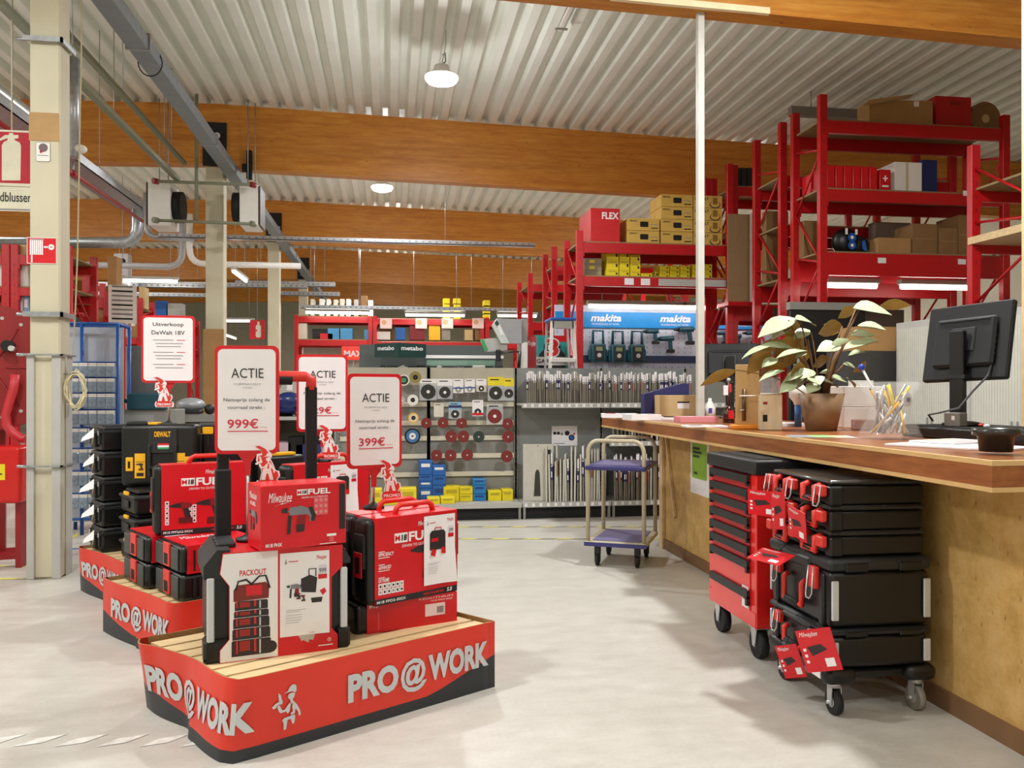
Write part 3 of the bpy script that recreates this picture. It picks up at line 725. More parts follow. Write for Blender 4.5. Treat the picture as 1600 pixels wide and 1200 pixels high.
combi_case('upright black case in a red sleeve with two drills printed, standing on the twin stacks', loc, rz, wd, code='M18 FPP2A2-502X', style='icons')
loc2, rz2, wd2 = edge((450, 833), (580, 815), DECK + .268)
for k in (0, 1):
    q = loc2 + Vector((math.sin(rz2) * .0, 0, 0)); q.z = DECK + .134 * k
    t = thing('flat_tool_case', ('upper' if k else 'lower') + ' flat red case hidden behind the wheeled chest, carrying the case with the 429 leaflet', 'tool case', q, rz2)
    bb = B(); bb.box(0, wd2, 0, .36, 0, .13, BLK, .02, 2); bb.done('shell', t); bb = B(); bb.box(.05, wd2 - .01, -.003, .36, 0, .1325, RED2); bb.done('printed_sleeve', t)
t = combi_case('upright black case in red sleeve with a white 429 leaflet, behind the handle posts', loc2, rz2, wd2, sheet=(.24, .43, '429'))
# ---- third pallet: black site boxes
d3 = (A3 - B3).normalized(); f3 = (C3 - B3).normalized(); a3 = math.atan2(f3.y, f3.x)
NUM = ('bottom', 'second', 'third', 'fourth', 'top')
for k in range(5):
    p = B3 + d3 * .53 + f3 * .03; p.z = DECK + .168 * k
    t = thing('site_toolbox', NUM[k] + ' black toolbox of the five-high tower, paper tag on its end' + ('' if k else ' touching the skirt'), 'toolbox', p, a3, 'five-high toolbox tower')
    Wd, Ln, Hh = .27, .33, .164
    bb = B(); bb.box(.0, Ln, .0, Wd, 0, Hh, BLK, .018, 2); bb.box(-.006, Ln + .004, -.006, Wd + .006, Hh - .05, Hh - .03, BLK2, .004); bb.box(-.02, 0, .08, .19, .02, .12, BLK2, .006); bb.done('body', t)
    for y in (.015, Wd - .045):
        bb = B(); bb.box(-.012, .0, y, y + .03, .04, .14, BLK2, .003); bb.box(-.016, -.01, y + .004, y + .026, .1, .13, ALU, .003); bb.done('latch', t)
    bb = B(); s = .01 * (k % 3)
    bb.poly([(-.03, .06, .15), (-.075 - s, .13, .085), (-.085 - s, .12, .06), (-.04, .03, .09)][::-1], WHT); bb.poly([(-.03, .06, .152), (-.04, .03, .09), (-.05, .045, .03), (-.033, .075, .10)][::-1], CARD2)
    o = bb.done('paper_tag', t); o['label'] = 'folded white paper tag'
# second stack: three low boxes carrying the upright lettered case
loc, rz, wd = edge((182, 889), (252, 893), DECK)
p0 = B3 + f3 * .06 + d3 * .06
for k in range(3):
    q = at_z(176, 890, DECK); q = Vector((p0.x, p0.y, DECK + .148 * k))
    t = thing('low_toolbox', ('bottom', 'middle', 'top')[k] + ' low black toolbox with yellow clip, stacked under the upright lettered case', 'toolbox', q, a3, 'three low toolboxes')
    bb = B(); bb.box(0, .46, 0, .30, 0, .12, BLK, .02, 2); bb.box(-.01, .47, -.01, .31, .09, .115, BLK2, .008); bb.box(.02, .44, .02, .28, .12, .146, BLK, .012); bb.done('body', t)
    bb = B(); bb.box(-.014, .0, .11, .19, .112, .135, YELD, .003); o = bb.done('clip', t); o['label'] = 'yellow clip'
    bb = B(); bb.box(.3, .38, -.014, -.008, .01, .1, WHT if k == 1 else GRYP, .002)
    if k == 2:
        for i in range(3): bb.box(.325, .355, -.016, -.013, .025 + .016 * i, .031 + .016 * i, WHT)
    bb.done('front_label', t)
    bb = B(); bb.box(-.012, -.002, .1, .2, .03, .08, BLK2, .006); bb.done('end_handle', t)
zt = DECK + .148 * 3
loc, rz, wd = B3 + f3 * .09 + d3 * .375 + Vector((0, 0, zt + .001)), .04, .47
t = thing('stacking_tool_case', 'upright black tool case with yellow latches and yellow lettering, on the low toolboxes', 'tool case', loc, rz)
Hh = zof(loc, 664) - zt
bb = B(); bb.box(0, wd, 0, .17, 0, Hh, BLK, .03, 3)
bb.box(.17, wd - .12, -.012, .0, Hh - .19, Hh - .02, BLK2, .006); bb.box(.17, .19, -.03, .0, .06, Hh - .13, BLK2, .006); bb.box(wd - .14, wd - .12, -.03, 0, .06, Hh - .13, BLK2, .006); bb.cyl((.18, -.025, .12), (wd - .13, -.025, .12), .014, BLKM); bb.box(.03, .16, .02, .15, Hh - .004, Hh + .02, BLK2, .006)
bb.done('shell', t)
for x in (.035, wd - .075):
    bb = B(); bb.box(x, x + .045, -.014, .0, .1, .19, YELD, .004); bb.box(x + .014, x + .028, -.016, -.012, .12, .165, BLKM); o = bb.done('latch', t); o['label'] = 'yellow latch'
for x in (.09, wd - .135):
    bb = B(); bb.rect(x, x + .065, .055, .215, YELD, -.0145); bb.rect(x + .006, x + .06, .16, .163, INK, -.016); art_drill(bb, x + .03, .13, .05, -.016, red=INK); bb.rect(x + .012, x + .055, .068, .09, INK, -.016); bb.done('print_label', t)
bb = B(); bb.text('DEWALT', .21, wd - .16, Hh - .08, Hh - .045, YELD, -.0135, bold=.035); bb.rect(.23, .3, Hh - .135, Hh - .122, RED2, -.0135); bb.rect(.23, .3, Hh - .148, Hh - .135, WHT, -.0135); bb.rect(.23, .3, Hh - .16, Hh - .148, GRN, -.0135); bb.done('lettering', t)
bb = B(); bb.box(.1, .22, .03, .14, Hh - .004, Hh + .012, YELD, .003); bb.done('top_clip', t)
# large black boxes at the back of the third pallet
p = B3 + f3 * .58 + d3 * .31; p.z = DECK
for k, (z, hh, nm) in enumerate(((0, .42, 'lower'), (.42, .42, 'upper'))):
    t = thing('large_site_box', nm + ' large black ribbed site box at the back of the toolbox pallet', 'toolbox', (p.x + .0, p.y, DECK + z), a3 * .4, 'large ribbed site boxes')
    bb = B(); bb.box(0, .52, 0, .38, 0, hh - .05, BLK, .025, 2); bb.box(-.008, .528, -.008, .388, hh - .06, hh - .004, BLK2, .01)
    for i in range(12): bb.box(.04 + .037 * i, .055 + .037 * i, -.012, 0, hh - .15, hh - .08, BLKM)
    bb.done('body', t)
    bb = B(); bb.box(.01, .08, -.012, -.004, hh - .07, hh - .02, YELD if k else BLK2, .004); bb.done('clip', t)
    for x in (.12, .38):
        bb = B(); bb.box(x, x + .05, -.02, -.006, .1, .2, BLK2, .004); bb.box(x + .01, x + .04, -.024, -.018, .17, .19, ALU); bb.done('latch', t)
p = B3 + f3 * .84 + d3 * .02; p.z = DECK
t = thing('yellow_label_case', 'black case with a yellow label strip behind the 999 euro sign', 'tool case', p, a3)
bb = B(); bb.box(0, .34, 0, .11, 0, .62, BLK, .02, 2); bb.done('shell', t); bb = B(); bb.rect(.2, .32, .5, .56, YELD, -.002); bb.text('FLEXV', .215, .3, .518, .545, INK, -.003, bold=.02); bb.done('print', t)
bb = B(); bb.box(.06, .28, .02, .09, .618, .64, YELD, .004); bb.done('top_plate', t)

# ---- price signs on poles with a printed cut-out
def price_sign(label, foot, ztop, rz, wd, h, lines, fig, pole_x=0., fx=.07, fs=.78):
    """foot: where the pole stands; ztop: height of the frame's top edge"""
    t = thing('price_sign', label, 'sign', foot, rz)
    zb = ztop - h - foot.z; zt_ = ztop - foot.z
    bb = B(); bb.cyl((pole_x, .02, 0), (pole_x, .02, zb + .01), .007, ALU, seg=10); bb.lathe([(.05, 0), (.05, .01), (.02, .02), (.008, .03)], BLK2, (pole_x, .02, 0)); bb.done('pole', t)
    bb = B(); bb.rrect(-wd / 2, wd / 2, zb, zt_, .025, RED2, 0, .012); bb.prism([(pole_x - .04, zb), (pole_x + .04, zb), (pole_x + .012, zb - .04), (pole_x + .01, zb - .09), (pole_x - .01, zb - .09), (pole_x - .012, zb - .04)], .008, .022, RED2); bb.done('frame', t)
    bb = B(); bb.rrect(-wd / 2 + .013, wd / 2 - .013, zb + .015, zt_ - .015, .022, WHT, -.003, .0)
    for tx, x0, x1, z0, z1, m, bo in lines: bb.text(tx, wd * (x0 - .5), wd * (x1 - .5), zb + h * z0, zb + h * z1, m, -.0045, bold=bo)
    for x0, x1, z0, m in fig: bb.rect(wd * (x0 - .5), wd * (x1 - .5), zb + h * z0, zb + h * z0 + .004, m, -.0045)
    o = bb.done('printed_sheet', t)
    # red and white cut-out of a worker over a small word plate, clipped on the pole
    bb = B(); k = fs; X0 = pole_x + fx; Z0 = zb - .19 * k
    out = [(-.055, .0), (.075, .0), (.08, .02), (.075, .04), (.055, .045), (.07, .07), (.065, .095), (.045, .1), (.03, .14), (.015, .165), (.015, .2), (-.01, .23), (-.05, .25), (-.075, .245), (-.06, .235), (-.04, .225), (-.03, .195), (-.055, .19), (-.06, .155), (-.04, .13), (-.03, .09), (-.04, .045), (-.055, .045), (-.062, .02)]
    bb.prism([(X0 + a * k, Z0 + c * k) for a, c in out], -.014, -.010, WHT)
    bb.shape([(X0 + (.004 + (a - .004) * .86) * k, Z0 + (.06 + (c - .06) * .93) * k) for a, c in out], REDP, -.0148); fo = bb.done('promotion_cutout', t); fo['label'] = 'red and white cut-out of a worker'
    bb = B()
    for pts in WORKER: bb.shape([(X0 + (-.065 + .125 * a) * k, Z0 + (.05 + .15 * c) * k) for a, c in pts], WHT, -.0155)
    bb.shape([(X0 - .03 * k, Z0 + .048 * k), (X0 - .01 * k, Z0 + .048 * k), (X0 + .0 * k, Z0 + .1 * k), (X0 + .015 * k, Z0 + .048 * k), (X0 + .035 * k, Z0 + .048 * k), (X0 + .02 * k, Z0 + .11 * k), (X0 - .022 * k, Z0 + .11 * k)], WHT, -.0157)
    bb.text('PROMO', X0 - .042 * k, X0 + .062 * k, Z0 + .012 * k, Z0 + .031 * k, WHT, -.0155, bold=.03)
    bb.done('print', fo)
    return t
def actie(price, code, art):
    x1 = .84
    return [('ACTIE', .26, .76, .70, .79, INK, 0.), (code, .3, .72, .635, .652, GINK, 0.), (art, .43, .58, .605, .616, GINK, 0.), ('Nettoprijs zolang de', .14, .86, .475, .515, INK, 0.), ('voorraad strekt :', .2, .78, .415, .446, INK, 0.), (price, .2, .68, .235, .325, PINK, .012), ('excl btw', .70, .82, .242, .252, PINK, 0.)], [(.2, .83, .205, PINK)]
SH = .455
p = at_z(382, 846, CHTOP + .003); q = Vector((p.x, p.y, CHTOP))
q.x += .005; q.y += .03
price_sign('red framed sign reading ACTIE and 999 euro on a pole above the wheeled chest', q, zof(q, 540), math.radians(-2), .262, SH, *actie('999€', 'M18FPP6A2-553 P', '733081'), fx=.085, fs=.76)
q = at_z(584, 789, zc + .375)
cpos = case1.location + back * (.15 + .06) - al * .05 + al * .22
q = Vector((cpos.x, cpos.y, zc + .379)); 
q = Vector(at_z(586, 795, zc + .379))
price_sign('red framed sign reading ACTIE and 399 euro on a pole above the upright case', q, zof(q, 584), math.radians(22), .268, .44, *actie('399€', 'M18FPD2-502', '718808'), fx=.07, fs=.78)
zq = DECK + .268 + .379
q = at_z(508, 704, zq); q = Vector((loc2.x + .27 * math.cos(rz2) - math.sin(rz2) * .07, loc2.y + .27 * math.sin(rz2) + .07 * math.cos(rz2), zq))
price_sign('red framed sign reading ACTIE and 429 euro, behind the black handle post', q, zof(q, 554), math.radians(4), .295, .455, *actie('429€', 'M18FPD3-502', '733080'), fx=.035, fs=.85)
zq = DECK + .84
q = Vector((p0.x, p0.y, 0)); q = at_y(263, 640, B3.y + .48); q.z = DECK + .84 - .004 + .004
small = [('Uitverkoop', .21, .79, .825, .895, INK, .006), ('DeWalt 18V', .19, .81, .715, .775, INK, .006)]
sfig = []
for i, z in enumerate((.63, .45, .27)):
    sfig += [(.22, .60, z, GINK), (.66, .82, z, PINK), (.26, .78, z - .05, GINK)]
    if i < 2: sfig += [(.28, .74, z - .095, GINK)]
price_sign('red framed sale sign for 18 volt tools above the black toolboxes', q, zof(q, 493), math.radians(4), .335, .45, small, sfig, fx=-.03, fs=.85)
# ================================================================= COUNTER
CT = 1.12; CTH = .105; CX = 1.963; CY0, CY1 = 2.485, 7.6; CXR = 3.05
t = thing('countertop', 'long thick brown plywood worktop with pale edge bands, over the chipboard counter front', 'countertop', (CX, CY0, CT - CTH))
bb = B(); bb.box(0, CXR - CX, 0, CY1 - CY0, .017, CTH - .017, mTop); bb.done('slab', t)
for z in (0, CTH - .017):
    bb = B(); bb.box(-.003, CXR - CX, -.003, CY1 - CY0 + .003, z, z + .0165, BAND)
    if z: bb.poly([(.03, .03, z + .0172), (CXR - CX, .03, z + .0172), (CXR - CX, CY1 - CY0 - .03, z + .0172), (.03, CY1 - CY0 - .03, z + .0172)], mTop)
    bb.done('edge_band', t)
BX = 2.33
t = thing('counter_carcass', 'chipboard counter front with brown skirting, standing under the plywood worktop', 'counter', (BX, 2.3, 0))
bb = B(); bb.box(0, .03, 0, 4.63, .0, CT - CTH, mChip); bb.box(.03, .7, .0, .03, 0, CT - CTH, mChip); bb.box(.03, .7, 4.6, 4.63, 0, CT - CTH, mChip); bb.done('front_panel', t)
bb = B(); bb.box(-.014, 0, 0, 4.63, 0, .085, BROWNH); bb.done('skirting', t)
bb = B(); bb.box(-.03, .0, 4.56, 4.64, 0, CT - CTH, WOODP, .004); bb.prism([(-.001, 0), (0, 0), (0, 0.01)], 4.5, 4.51, WOODP); bb.done('corner_plank', t)
bb = B(); bb.M = Matrix.Translation((0, 4.5, 0)) @ Matrix.Rotation(-pi / 2, 4, 'Z'); bb.prism([(-.03, CT - CTH), (.0, CT - CTH), (.23, .32), (.2, .3)], -.022, -.002, WOODP); bb.done('leaning_lath', t)
bb = B(); bb.box(-.02, .0, 1.55, 1.75, CT - CTH - .06, CT - CTH, mTop); bb.done('bracket_block', t)
# poster on the counter front
p, q = at_x(1079, 691, BX - .004), at_x(1100, 800, BX - .004)
bb = B(); bb.box(0, .004, -.38, 0, -.42, 0, WHT); o = tag(bb.done('poster', None, (BX - .0045, p.y - .0, .98)), 'white poster with a green panel on the chipboard counter front, behind the tool trolley', 'poster')
bb = B(); bb.M = Matrix.Translation((-.001, 0, 0)) @ Matrix.Rotation(-pi / 2, 4, 'Z'); bb.rrect(.04, .34, -.30, -.03, .015, GRNL, -.001, 0)
for i in range(3): bb.rect(.06, .2 + .04 * (i % 2), -.08 - .03 * i, -.06 - .03 * i, mat('dark_green_ink', '2f4a20', .6), -.0015)
bb.rect(.08, .15, -.27, -.25, mat('dark_green_ink', '2f4a20', .6), -.0015); bb.done('print', o)

# ================================================================= RED TOOL TROLLEY (drawers face -x)
TX, TY0, TY1 = 1.80, 3.92, 4.53; TW = TY1 - TY0; TD = .43
t = thing('tool_trolley', 'red roller tool trolley with seven grey-handled drawers, in front of the counter', 'tool trolley', (TX, TY1, 0), -pi / 2)
# local: x runs towards the camera along the front, y goes into the counter
ZB, ZT = .165, .93
bb = B()
bb.box(0, TW, .02, TD, ZB, ZT, REDD); bb.box(0, .045, 0, TD, ZB, ZT, REDT, .004); bb.box(TW - .06, TW + .004, 0, .15, ZB, ZT, REDT, .004)
bb.box(TW - .012, TW, .1, TD, ZB, ZT, REDD); bb.box(TW - .012, TW + .004, .1, TD, ZB, ZB + .05, REDT); bb.box(.002, TW - .002, -.003, .018, ZB + .002, ZB + .075, REDT); bb.box(.045, TW - .06, 0.004, .02, .4, .44, REDT)
for z in (.5, .6, .7, .8):
    bb.cyl((TW - .001, .17, z), (TW + .001, .17, z), .008, BLKM, seg=8)
bb.done('body', t)
bb = B(); bb.box(-.012, TW + .012, -.015, TD + .01, ZT, ZT + .075, BLK2, .012, 2); bb.box(.04, TW - .04, .04, TD - .04, ZT + .075, ZT + .078, BLKM); bb.done('top_tray', t)
zz = ZT - .008
for i in range(7):
    h = .072 if i < 6 else .15
    z1 = zz; z0 = zz - h
    b1 = B(); b1.box(.048, TW - .063, -.004, .02, z0 + .004, z1, REDT if i >= 6 else mat('drawer_red', 'c01a1c', .35)); o = b1.done('drawer', t)
    b1 = B()
    b1.prism([(.052, z1 - .038), (TW - .062, z1 - .038), (TW - .062, z1), (.052, z1)], -.022, -.004, BLK2); b1.box(TW - .085, TW - .062, -.022, -.004, z0 + (.02 if i < 6 else .09), z1 - .03, BLK2)
    b1.box(.052, .066, -.022, -.004, z1 - .052, z1 - .03, BLK2); b1.done('handle', o)
    zz = z0
z1 = zz
b1 = B(); b1.box(.048, TW - .063, -.004, .02, ZB + .075, z1, REDT); o = b1.done('drawer', t)
b1 = B(); b1.box(.052, TW - .062, -.022, -.004, z1 - .04, z1, BLK2); b1.box(TW - .085, TW - .062, -.022, -.004, z1 - .075, z1 - .03, BLK2); b1.done('handle', o)
b1 = B(); b1.rect(TW - .155, TW - .075, ZB + .08, ZB + .19, WHT, -.006); b1.rect(TW - .14, TW - .09, ZB + .12, ZB + .18, RED2, -.007); b1.rect(TW - .13, TW - .1, ZB + .135, ZB + .15, WHT, -.008); b1.done('print_label', o)
for (x, y) in ((.07, .05), (TW - .07, .05), (.07, TD - .06), (TW - .07, TD - .06)):
    b1 = B(); b1.box(x - .045, x + .045, y - .04, y + .04, ZB - .012, ZB, ZINC)
    for s in (-1, 1): b1.prism([(x - .035, ZB - .01), (x + .035, ZB - .01), (x + .015, .06), (x - .015, .06)], y + s * .03 - .002, y + s * .03 + .002, ZINC)
    b1.cyl((x, y - .034, .073), (x, y + .034, .073), .012, ZINC, seg=8); o = b1.done('caster', t); o['label'] = 'zinc caster fork'
    b1 = B(); b1.cyl((x, y - .022, .073), (x, y + .022, .073), .072, RUB, seg=24); b1.cyl((x, y - .024, .073), (x, y + .024, .073), .03, BLK2, seg=12); b1.done('wheel', o)

# ================================================================= STACK OF MODULAR BOXES ON A DOLLY (fronts face -x)
DX, DY = 1.79, 3.74; DW, DD = .555, .46
def mod(name, label, z, cat='toolbox', grp=None): return thing(name, label, cat, (DX, DY, z), -pi / 2, grp)
t = mod('dolly', 'black four-wheeled dolly under the stack of modular toolboxes', 0, 'dolly')
b1 = B(); b1.box(.04, DW - .04, .05, DD - .05, .15, .19, BLK, .012)
for x in (.0, DW - .14):
    for y in (-.02, DD - .12): b1.box(x, x + .14, y, y + .14, .135, .205, BLK, .03, 3)
b1.box(.1, DW - .1, -.01, .02, .15, .2, BLK, .01); b1.done('platform', t)
b1 = B(); b1.box(DW - .12, DW - .05, -.024, -.018, .155, .185, WHT); b1.done('sticker', t)
for x in (.06, DW - .06):
    for y in (.045, DD - .045):
        b1 = B(); b1.cyl((x, y, .115), (x, y, .14), .026, ZINC, seg=12)
        for s in (-1, 1): b1.box(x - .018, x + .018, y + s * .021 - .002, y + s * .021 + .002, .045, .12, ZINC)
        b1.cyl((x, y - .034, .053), (x, y + .034, .053), .008, ZINC, seg=8); o = b1.done('caster', t)
        b1 = B(); b1.cyl((x, y - .014, .053), (x, y + .014, .053), .052, RUB if y < .2 else mat('caster_tyre', '8a857c', .6), seg=20); b1.cyl((x, y - .016, .053), (x, y + .016, .053), .022, GREYL, seg=12); b1.done('wheel', o)
def clip(t, x, z0, z1, wire=True):
    b1 = B(); b1.box(x - .027, x + .027, -.03, -.002, z0, z1, REDP, .006); o = b1.done('latch', t); o['label'] = 'red latch'
    if wire:
        b2 = B(); b2.tube([(x - .02, -.03, z1), (x - .024, -.04, z0 - .02), (x - .014, -.045, z0 - .04), (x + .014, -.045, z0 - .04), (x + .024, -.04, z0 - .02), (x + .02, -.03, z1)], .0035, ZINC, 5); b2.done('wire_bail', o)
z = .205
def big(label, z, h, lidz):
    t = mod('modular_toolbox', label, z)
    b1 = B(); b1.box(.01, DW - .01, .0, DD - .02, 0, h * .8, BLK, .02, 2); b1.box(.05, .09, -.012, .02, 0, h * .75, BLK, .008); b1.box(DW - .09, DW - .05, -.012, .02, 0, h * .75, BLK, .008); b1.done('body', t)
    b1 = B(); b1.box(.0, DW, -.012, DD - .01, h * .8, h - .002, BLK2, .02, 2); b1.box(.15, .40, -.02, .0, h * .74, h * .92, BLK2, .01); b1.box(.2, .35, .1, .3, h - .004, h + .0, BLK, .003)
    for y in (.06, .3): b1.box(DW - .004, DW + .008, y, y + .1, h * .8, h * .93, BLK, .004)
    b1.done('lid', t)
    for x, y0, y1 in ((DW - .006, .0, .03), (DW - .006, DD - .05, DD - .02), (-.006, .0, .03)):
        b1 = B(); b1.box(x, x + .012, y0, y1, h * .12, h * .68, SILV, .003); o = b1.done('corner_rail', t); o['label'] = 'silver corner rail'
    b1 = B(); b1.tube([(.2, -.01, h * .55), (.2, -.03, h * .5), (.2, -.03, h * .18), (.36, -.03, h * .18), (.36, -.03, h * .5), (.36, -.01, h * .55)], .013, REDP, 8); o = b1.done('handle', t); o['label'] = 'red carrying handle'
    b2 = B(); b2.cyl((.22, -.03, h * .18), (.34, -.03, h * .18), .016, BLKM); b2.done('grip', o)
    clip(t, .12, h * .5, h * .82); clip(t, .44, h * .5, h * .82)
    return t
big('low black modular toolbox with red latches, right on the dolly', z, .165, 0); z += .167
big('tall black modular toolbox with silver corner rails, middle of the dolly stack', z, .29, 0); z += .292
for i, nm in enumerate(('lower', 'middle', 'upper')):
    h = .105
    t = mod('parts_organizer', nm + ' of three black parts organizers with clear lids and red latches, on the dolly stack', z, 'organizer', 'stacked parts organizers')
    b1 = B(); b1.box(.03, DW - .03, .02, DD - .03, 0, h * .78, BLK, .01, 2); b1.box(.01, .06, .0, .06, 0, h * .78, BLK, .008); b1.box(DW - .06, DW - .01, .0, .06, 0, h * .78, BLK, .008); b1.done('body', t)
    b1 = B(); b1.box(.02, DW - .02, -.0, DD - .02, h * .8, h, mat('smoked_lid', '3a3836', .12), .012, 2); b1.done('lid', t)
    for x in (.15, .41):
        b1 = B(); b1.tube([(x - .05, .01, h * .74), (x - .05, -.022, h * .66), (x - .05, -.022, h * .16), (x + .05, -.022, h * .16), (x + .05, -.022, h * .66), (x + .05, .01, h * .74)], .016, REDP, 6); o = b1.done('handle', t); o['label'] = 'red handle loop'
        b2 = B(); b2.cyl((x - .035, -.022, h * .16), (x + .035, -.022, h * .16), .015, BLKM, seg=8); b2.done('grip', o)
    for x in (.04, .255, .5): clip(t, x, h * .35, h * .8, wire=(i == 2))
    z += h + .001
def hang_tag(label, x, zt, w, h, ang, tilt, side=0., roll=0.):
    t = thing('hang_tag', label, 'product tag', (DX - .06 + side, DY - x, zt), -pi / 2 + ang)
    b1 = B(); b1.M = Matrix.Rotation(tilt, 4, 'X') @ Matrix.Rotation(roll, 4, 'Y'); b1.box(-w / 2, w / 2, -.0015, .0015, -h, 0, RED2); b1.done('card', t)
    b1 = B(); b1.M = Matrix.Rotation(tilt, 4, 'X') @ Matrix.Rotation(roll, 4, 'Y'); art_bolt_logo(b1, -w * .42, w * .1, -h * .2, -h * .05, WHT, -.0025); b1.shape([(-w * .3, -h * .4), (w * .1, -h * .36), (w * .25, -h * .5), (-w * .2, -h * .62)], mat('print_case', '2a2224', .5), -.0025)
    for q in (.5, .64, .78): b1.rect(-w * .42, -w * .34, -h * q, -h * (q - .07), WHT, -.0025)
    b1.rect(w * .1, w * .36, -h * .9, -h * .7, WHT, -.0025)
    b1.done('print', t)
    b1 = B(); b1.tube([(0, 0, 0), (.005, .02, .02), (0, .045, .03)], .002, BLKM, 4); b1.done('tie', t)
hang_tag('smaller red card tag with a white barcode hanging low on the dolly stack', .33, .245, .10, .145, .75, .12, -.03, -.3)
hang_tag('large red card tag hanging from the lowest modular toolbox above the dolly wheel', .545, .375, .145, .175, .85, .08, -.02, -.28)
hang_tag('wide red card tag sticking out towards the red tool trolley from the organizers', .15, .895, .165, .115, .5, .05, -.05)
hang_tag('red card tag twisted edgewise on the middle parts organizer', .43, .85, .1, .15, .25, .35, -.03, .3)
hang_tag('red card tag lying almost flat on the tall toolbox handle', .27, .64, .2, .1, .3, -1.2, -.03)
hang_tag('narrow red card tag beside the organizer latches, folded along its length', .24, .9, .06, .17, .9, .1, -.02)

# ================================================================= TROLLEY WITH TWO DECKS
p, a_, wdt = edge((918, 845), (1006, 850), .2)
t = thing('platform_trolley', 'two-deck beige tube trolley with violet mats standing by the end of the counter', 'trolley', (1.50, 6.24, 0), math.atan2(-.19, .384))
WT, LT = .43, .60
for z, nm in ((.165, 'lower_deck'), (.745, 'upper_deck')):
    b1 = B(); b1.box(-.02, WT + .02, -.02, LT + .02, z, z + .035, BEIGEM if z < .5 else mat('navy_rim', '35346b', .4), .01, 2)
    if z < .5: b1.box(-.024, WT + .024, -.026, -.018, z, z + .03, mat('navy_rim', '35346b', .4))
    o = b1.done(nm, t); b1 = B(); b1.box(.03, WT - .03, .03, LT - .03, z + .035, z + .039, PURP); b1.done('mat', o)
for y in (.01, LT - .01):
    b1 = B(); pts = [(.0, y, .18), (.0, y, .88)]
    for i in range(1, 6): a = i / 6 * pi / 2; pts.append((.08 - .08 * math.cos(a), y, .88 + .09 * math.sin(a)))
    pts.append((.08, y, .97)); pts.append((WT - .08, y, .97))
    for i in range(1, 6): a = i / 6 * pi / 2; pts.append((WT - .08 + .08 * math.sin(a), y, .97 - .09 * (1 - math.cos(a))))
    pts += [(WT, y, .88), (WT, y, .18)]
    b1.tube(pts, .016, BEIGEM, 10); b1.done('push_handle', t)
for x in (.06, WT - .06):
    for y in (.08, LT - .08):
        b1 = B(); b1.box(x - .022, x + .022, y - .025, y + .025, .09, .166, BLK2, .005); b1.box(x - .02, x - .014, y - .02, y + .02, .03, .1, BLK2); b1.box(x + .014, x + .02, y - .02, y + .02, .03, .1, BLK2); o = b1.done('caster', t)
        b1 = B(); b1.cyl((x - .012, y, .045), (x + .012, y, .045), .045, RUB, seg=18); b1.done('wheel', o)

# ================================================================= THINGS ON THE COUNTER
def on_counter(px, py): return at_z(px, py, CT + .001)
def monitor(label, pl, pr, yaw_, tilt, w, h, zc, base_z, roll=0., cable=True, loc=None):
    t = thing('monitor', label, 'monitor', (loc.x, loc.y, base_z), yaw_)
    # local: back faces -y
    R_ = Matrix.Translation((0, 0, zc - base_z)) @ Matrix.Rotation(roll, 4, 'Y') @ Matrix.Rotation(tilt, 4, 'X')
    b1 = B(); b1.M = R_; MB_ = mat('monitor_black', '0a0a0b', .6); b1.box(-w / 2, w / 2, .0, .035, -h / 2, h / 2, MB_, .008); b1.box(-w * .36, w * .36, -.028, .0, -h * .34, h * .3, MB_, .012); b1.box(-w * .3, w * .3, -.034, -.02, h * .24, h * .27, BLK2, .003); b1.box(-.06, .06, -.035, -.0, -.06, .06, BLK2, .004); o = b1.done('housing', t)
    b1 = B(); b1.M = R_; b1.box(-w / 2 + .015, w / 2 - .015, .035, .037, -h / 2 + .015, h / 2 - .015, mat('dark_screen', '08090b', .15)); b1.done('screen', t)
    b1 = B(); b1.box(-.035, .035, -.085, -.05, .0, zc - base_z + .05, BLK, .005); b1.cyl((0, -.07, zc - base_z), (0, -.02, zc - base_z), .03, BLK2); b1.box(-.05, .05, -.095, -.045, zc - base_z - .18, zc - base_z - .16, BLK2); b1.done('stand', t)
    b1 = B(); b1.lathe([(.09, 0.001), (.09, .012), (.05, .022), (.0005, .024)], BLK, (0, -.03, 0)); b1.done('foot', t)
    b1 = B(); b1.M = R_
    for i in range(4): b1.disc(w * .33, .02 - .03 * i, .008, ZINC, -.001, 8)
    b1.done('port', t)
    if cable:
        b1 = B(); b1.box(w * .3, w * .39, -.05, -.005, -.11, -.05, BLUE, .006); o = b1.done('video_plug', t); o['label'] = 'blue video plug'
        b1.bm = None
        b1 = B(); b1.M = Matrix.Identity(4); pz = zc - base_z
        b1.tube([(w * .34, -.03, pz - .1), (w * .33, -.06, pz - .17), (w * .22, -.1, pz - .24), (.05, -.14, pz - .32), (-.06, -.12, pz - .345), (-.13, -.1, .05), (-.14, -.05, .02)], .005, mat('grey_cable', '55565a', .5), 6); b1.done('cable', t)
    return t
M1 = Vector((2.315, 3.075, 0))
ya = math.atan2(2.89 - 3.26, 2.36 - 2.27)
RISER = CT + .063
b1 = B(); b1.box(0, .42, 0, 1.3, 0, .058, BLK, .012, 2); b1.box(.02, .4, .02, 1.28, .058, .061, BLKM)
t = tag(b1.done('monitor_riser', None, (2.58, 2.62, CT + .001), 0), 'flat black riser box under the tilted monitor on the counter', 'riser')
monitor('black monitor seen from behind, tilted, with a blue video plug, on the black riser', None, None, math.radians(-68), math.radians(-14), .42, .385, 1.59, RISER, roll=math.radians(-2), loc=Vector((2.76, 3.67, 0)))
pm = on_counter(1140, 651)
monitor('black monitor seen from behind, half hidden by the plant leaves', None, None, math.radians(-20), math.radians(-10), .50, .33, zof(Vector((2.9, 6.75, 0)), 566), CT + .001, cable=False, loc=Vector((2.86, 6.75, 0)))
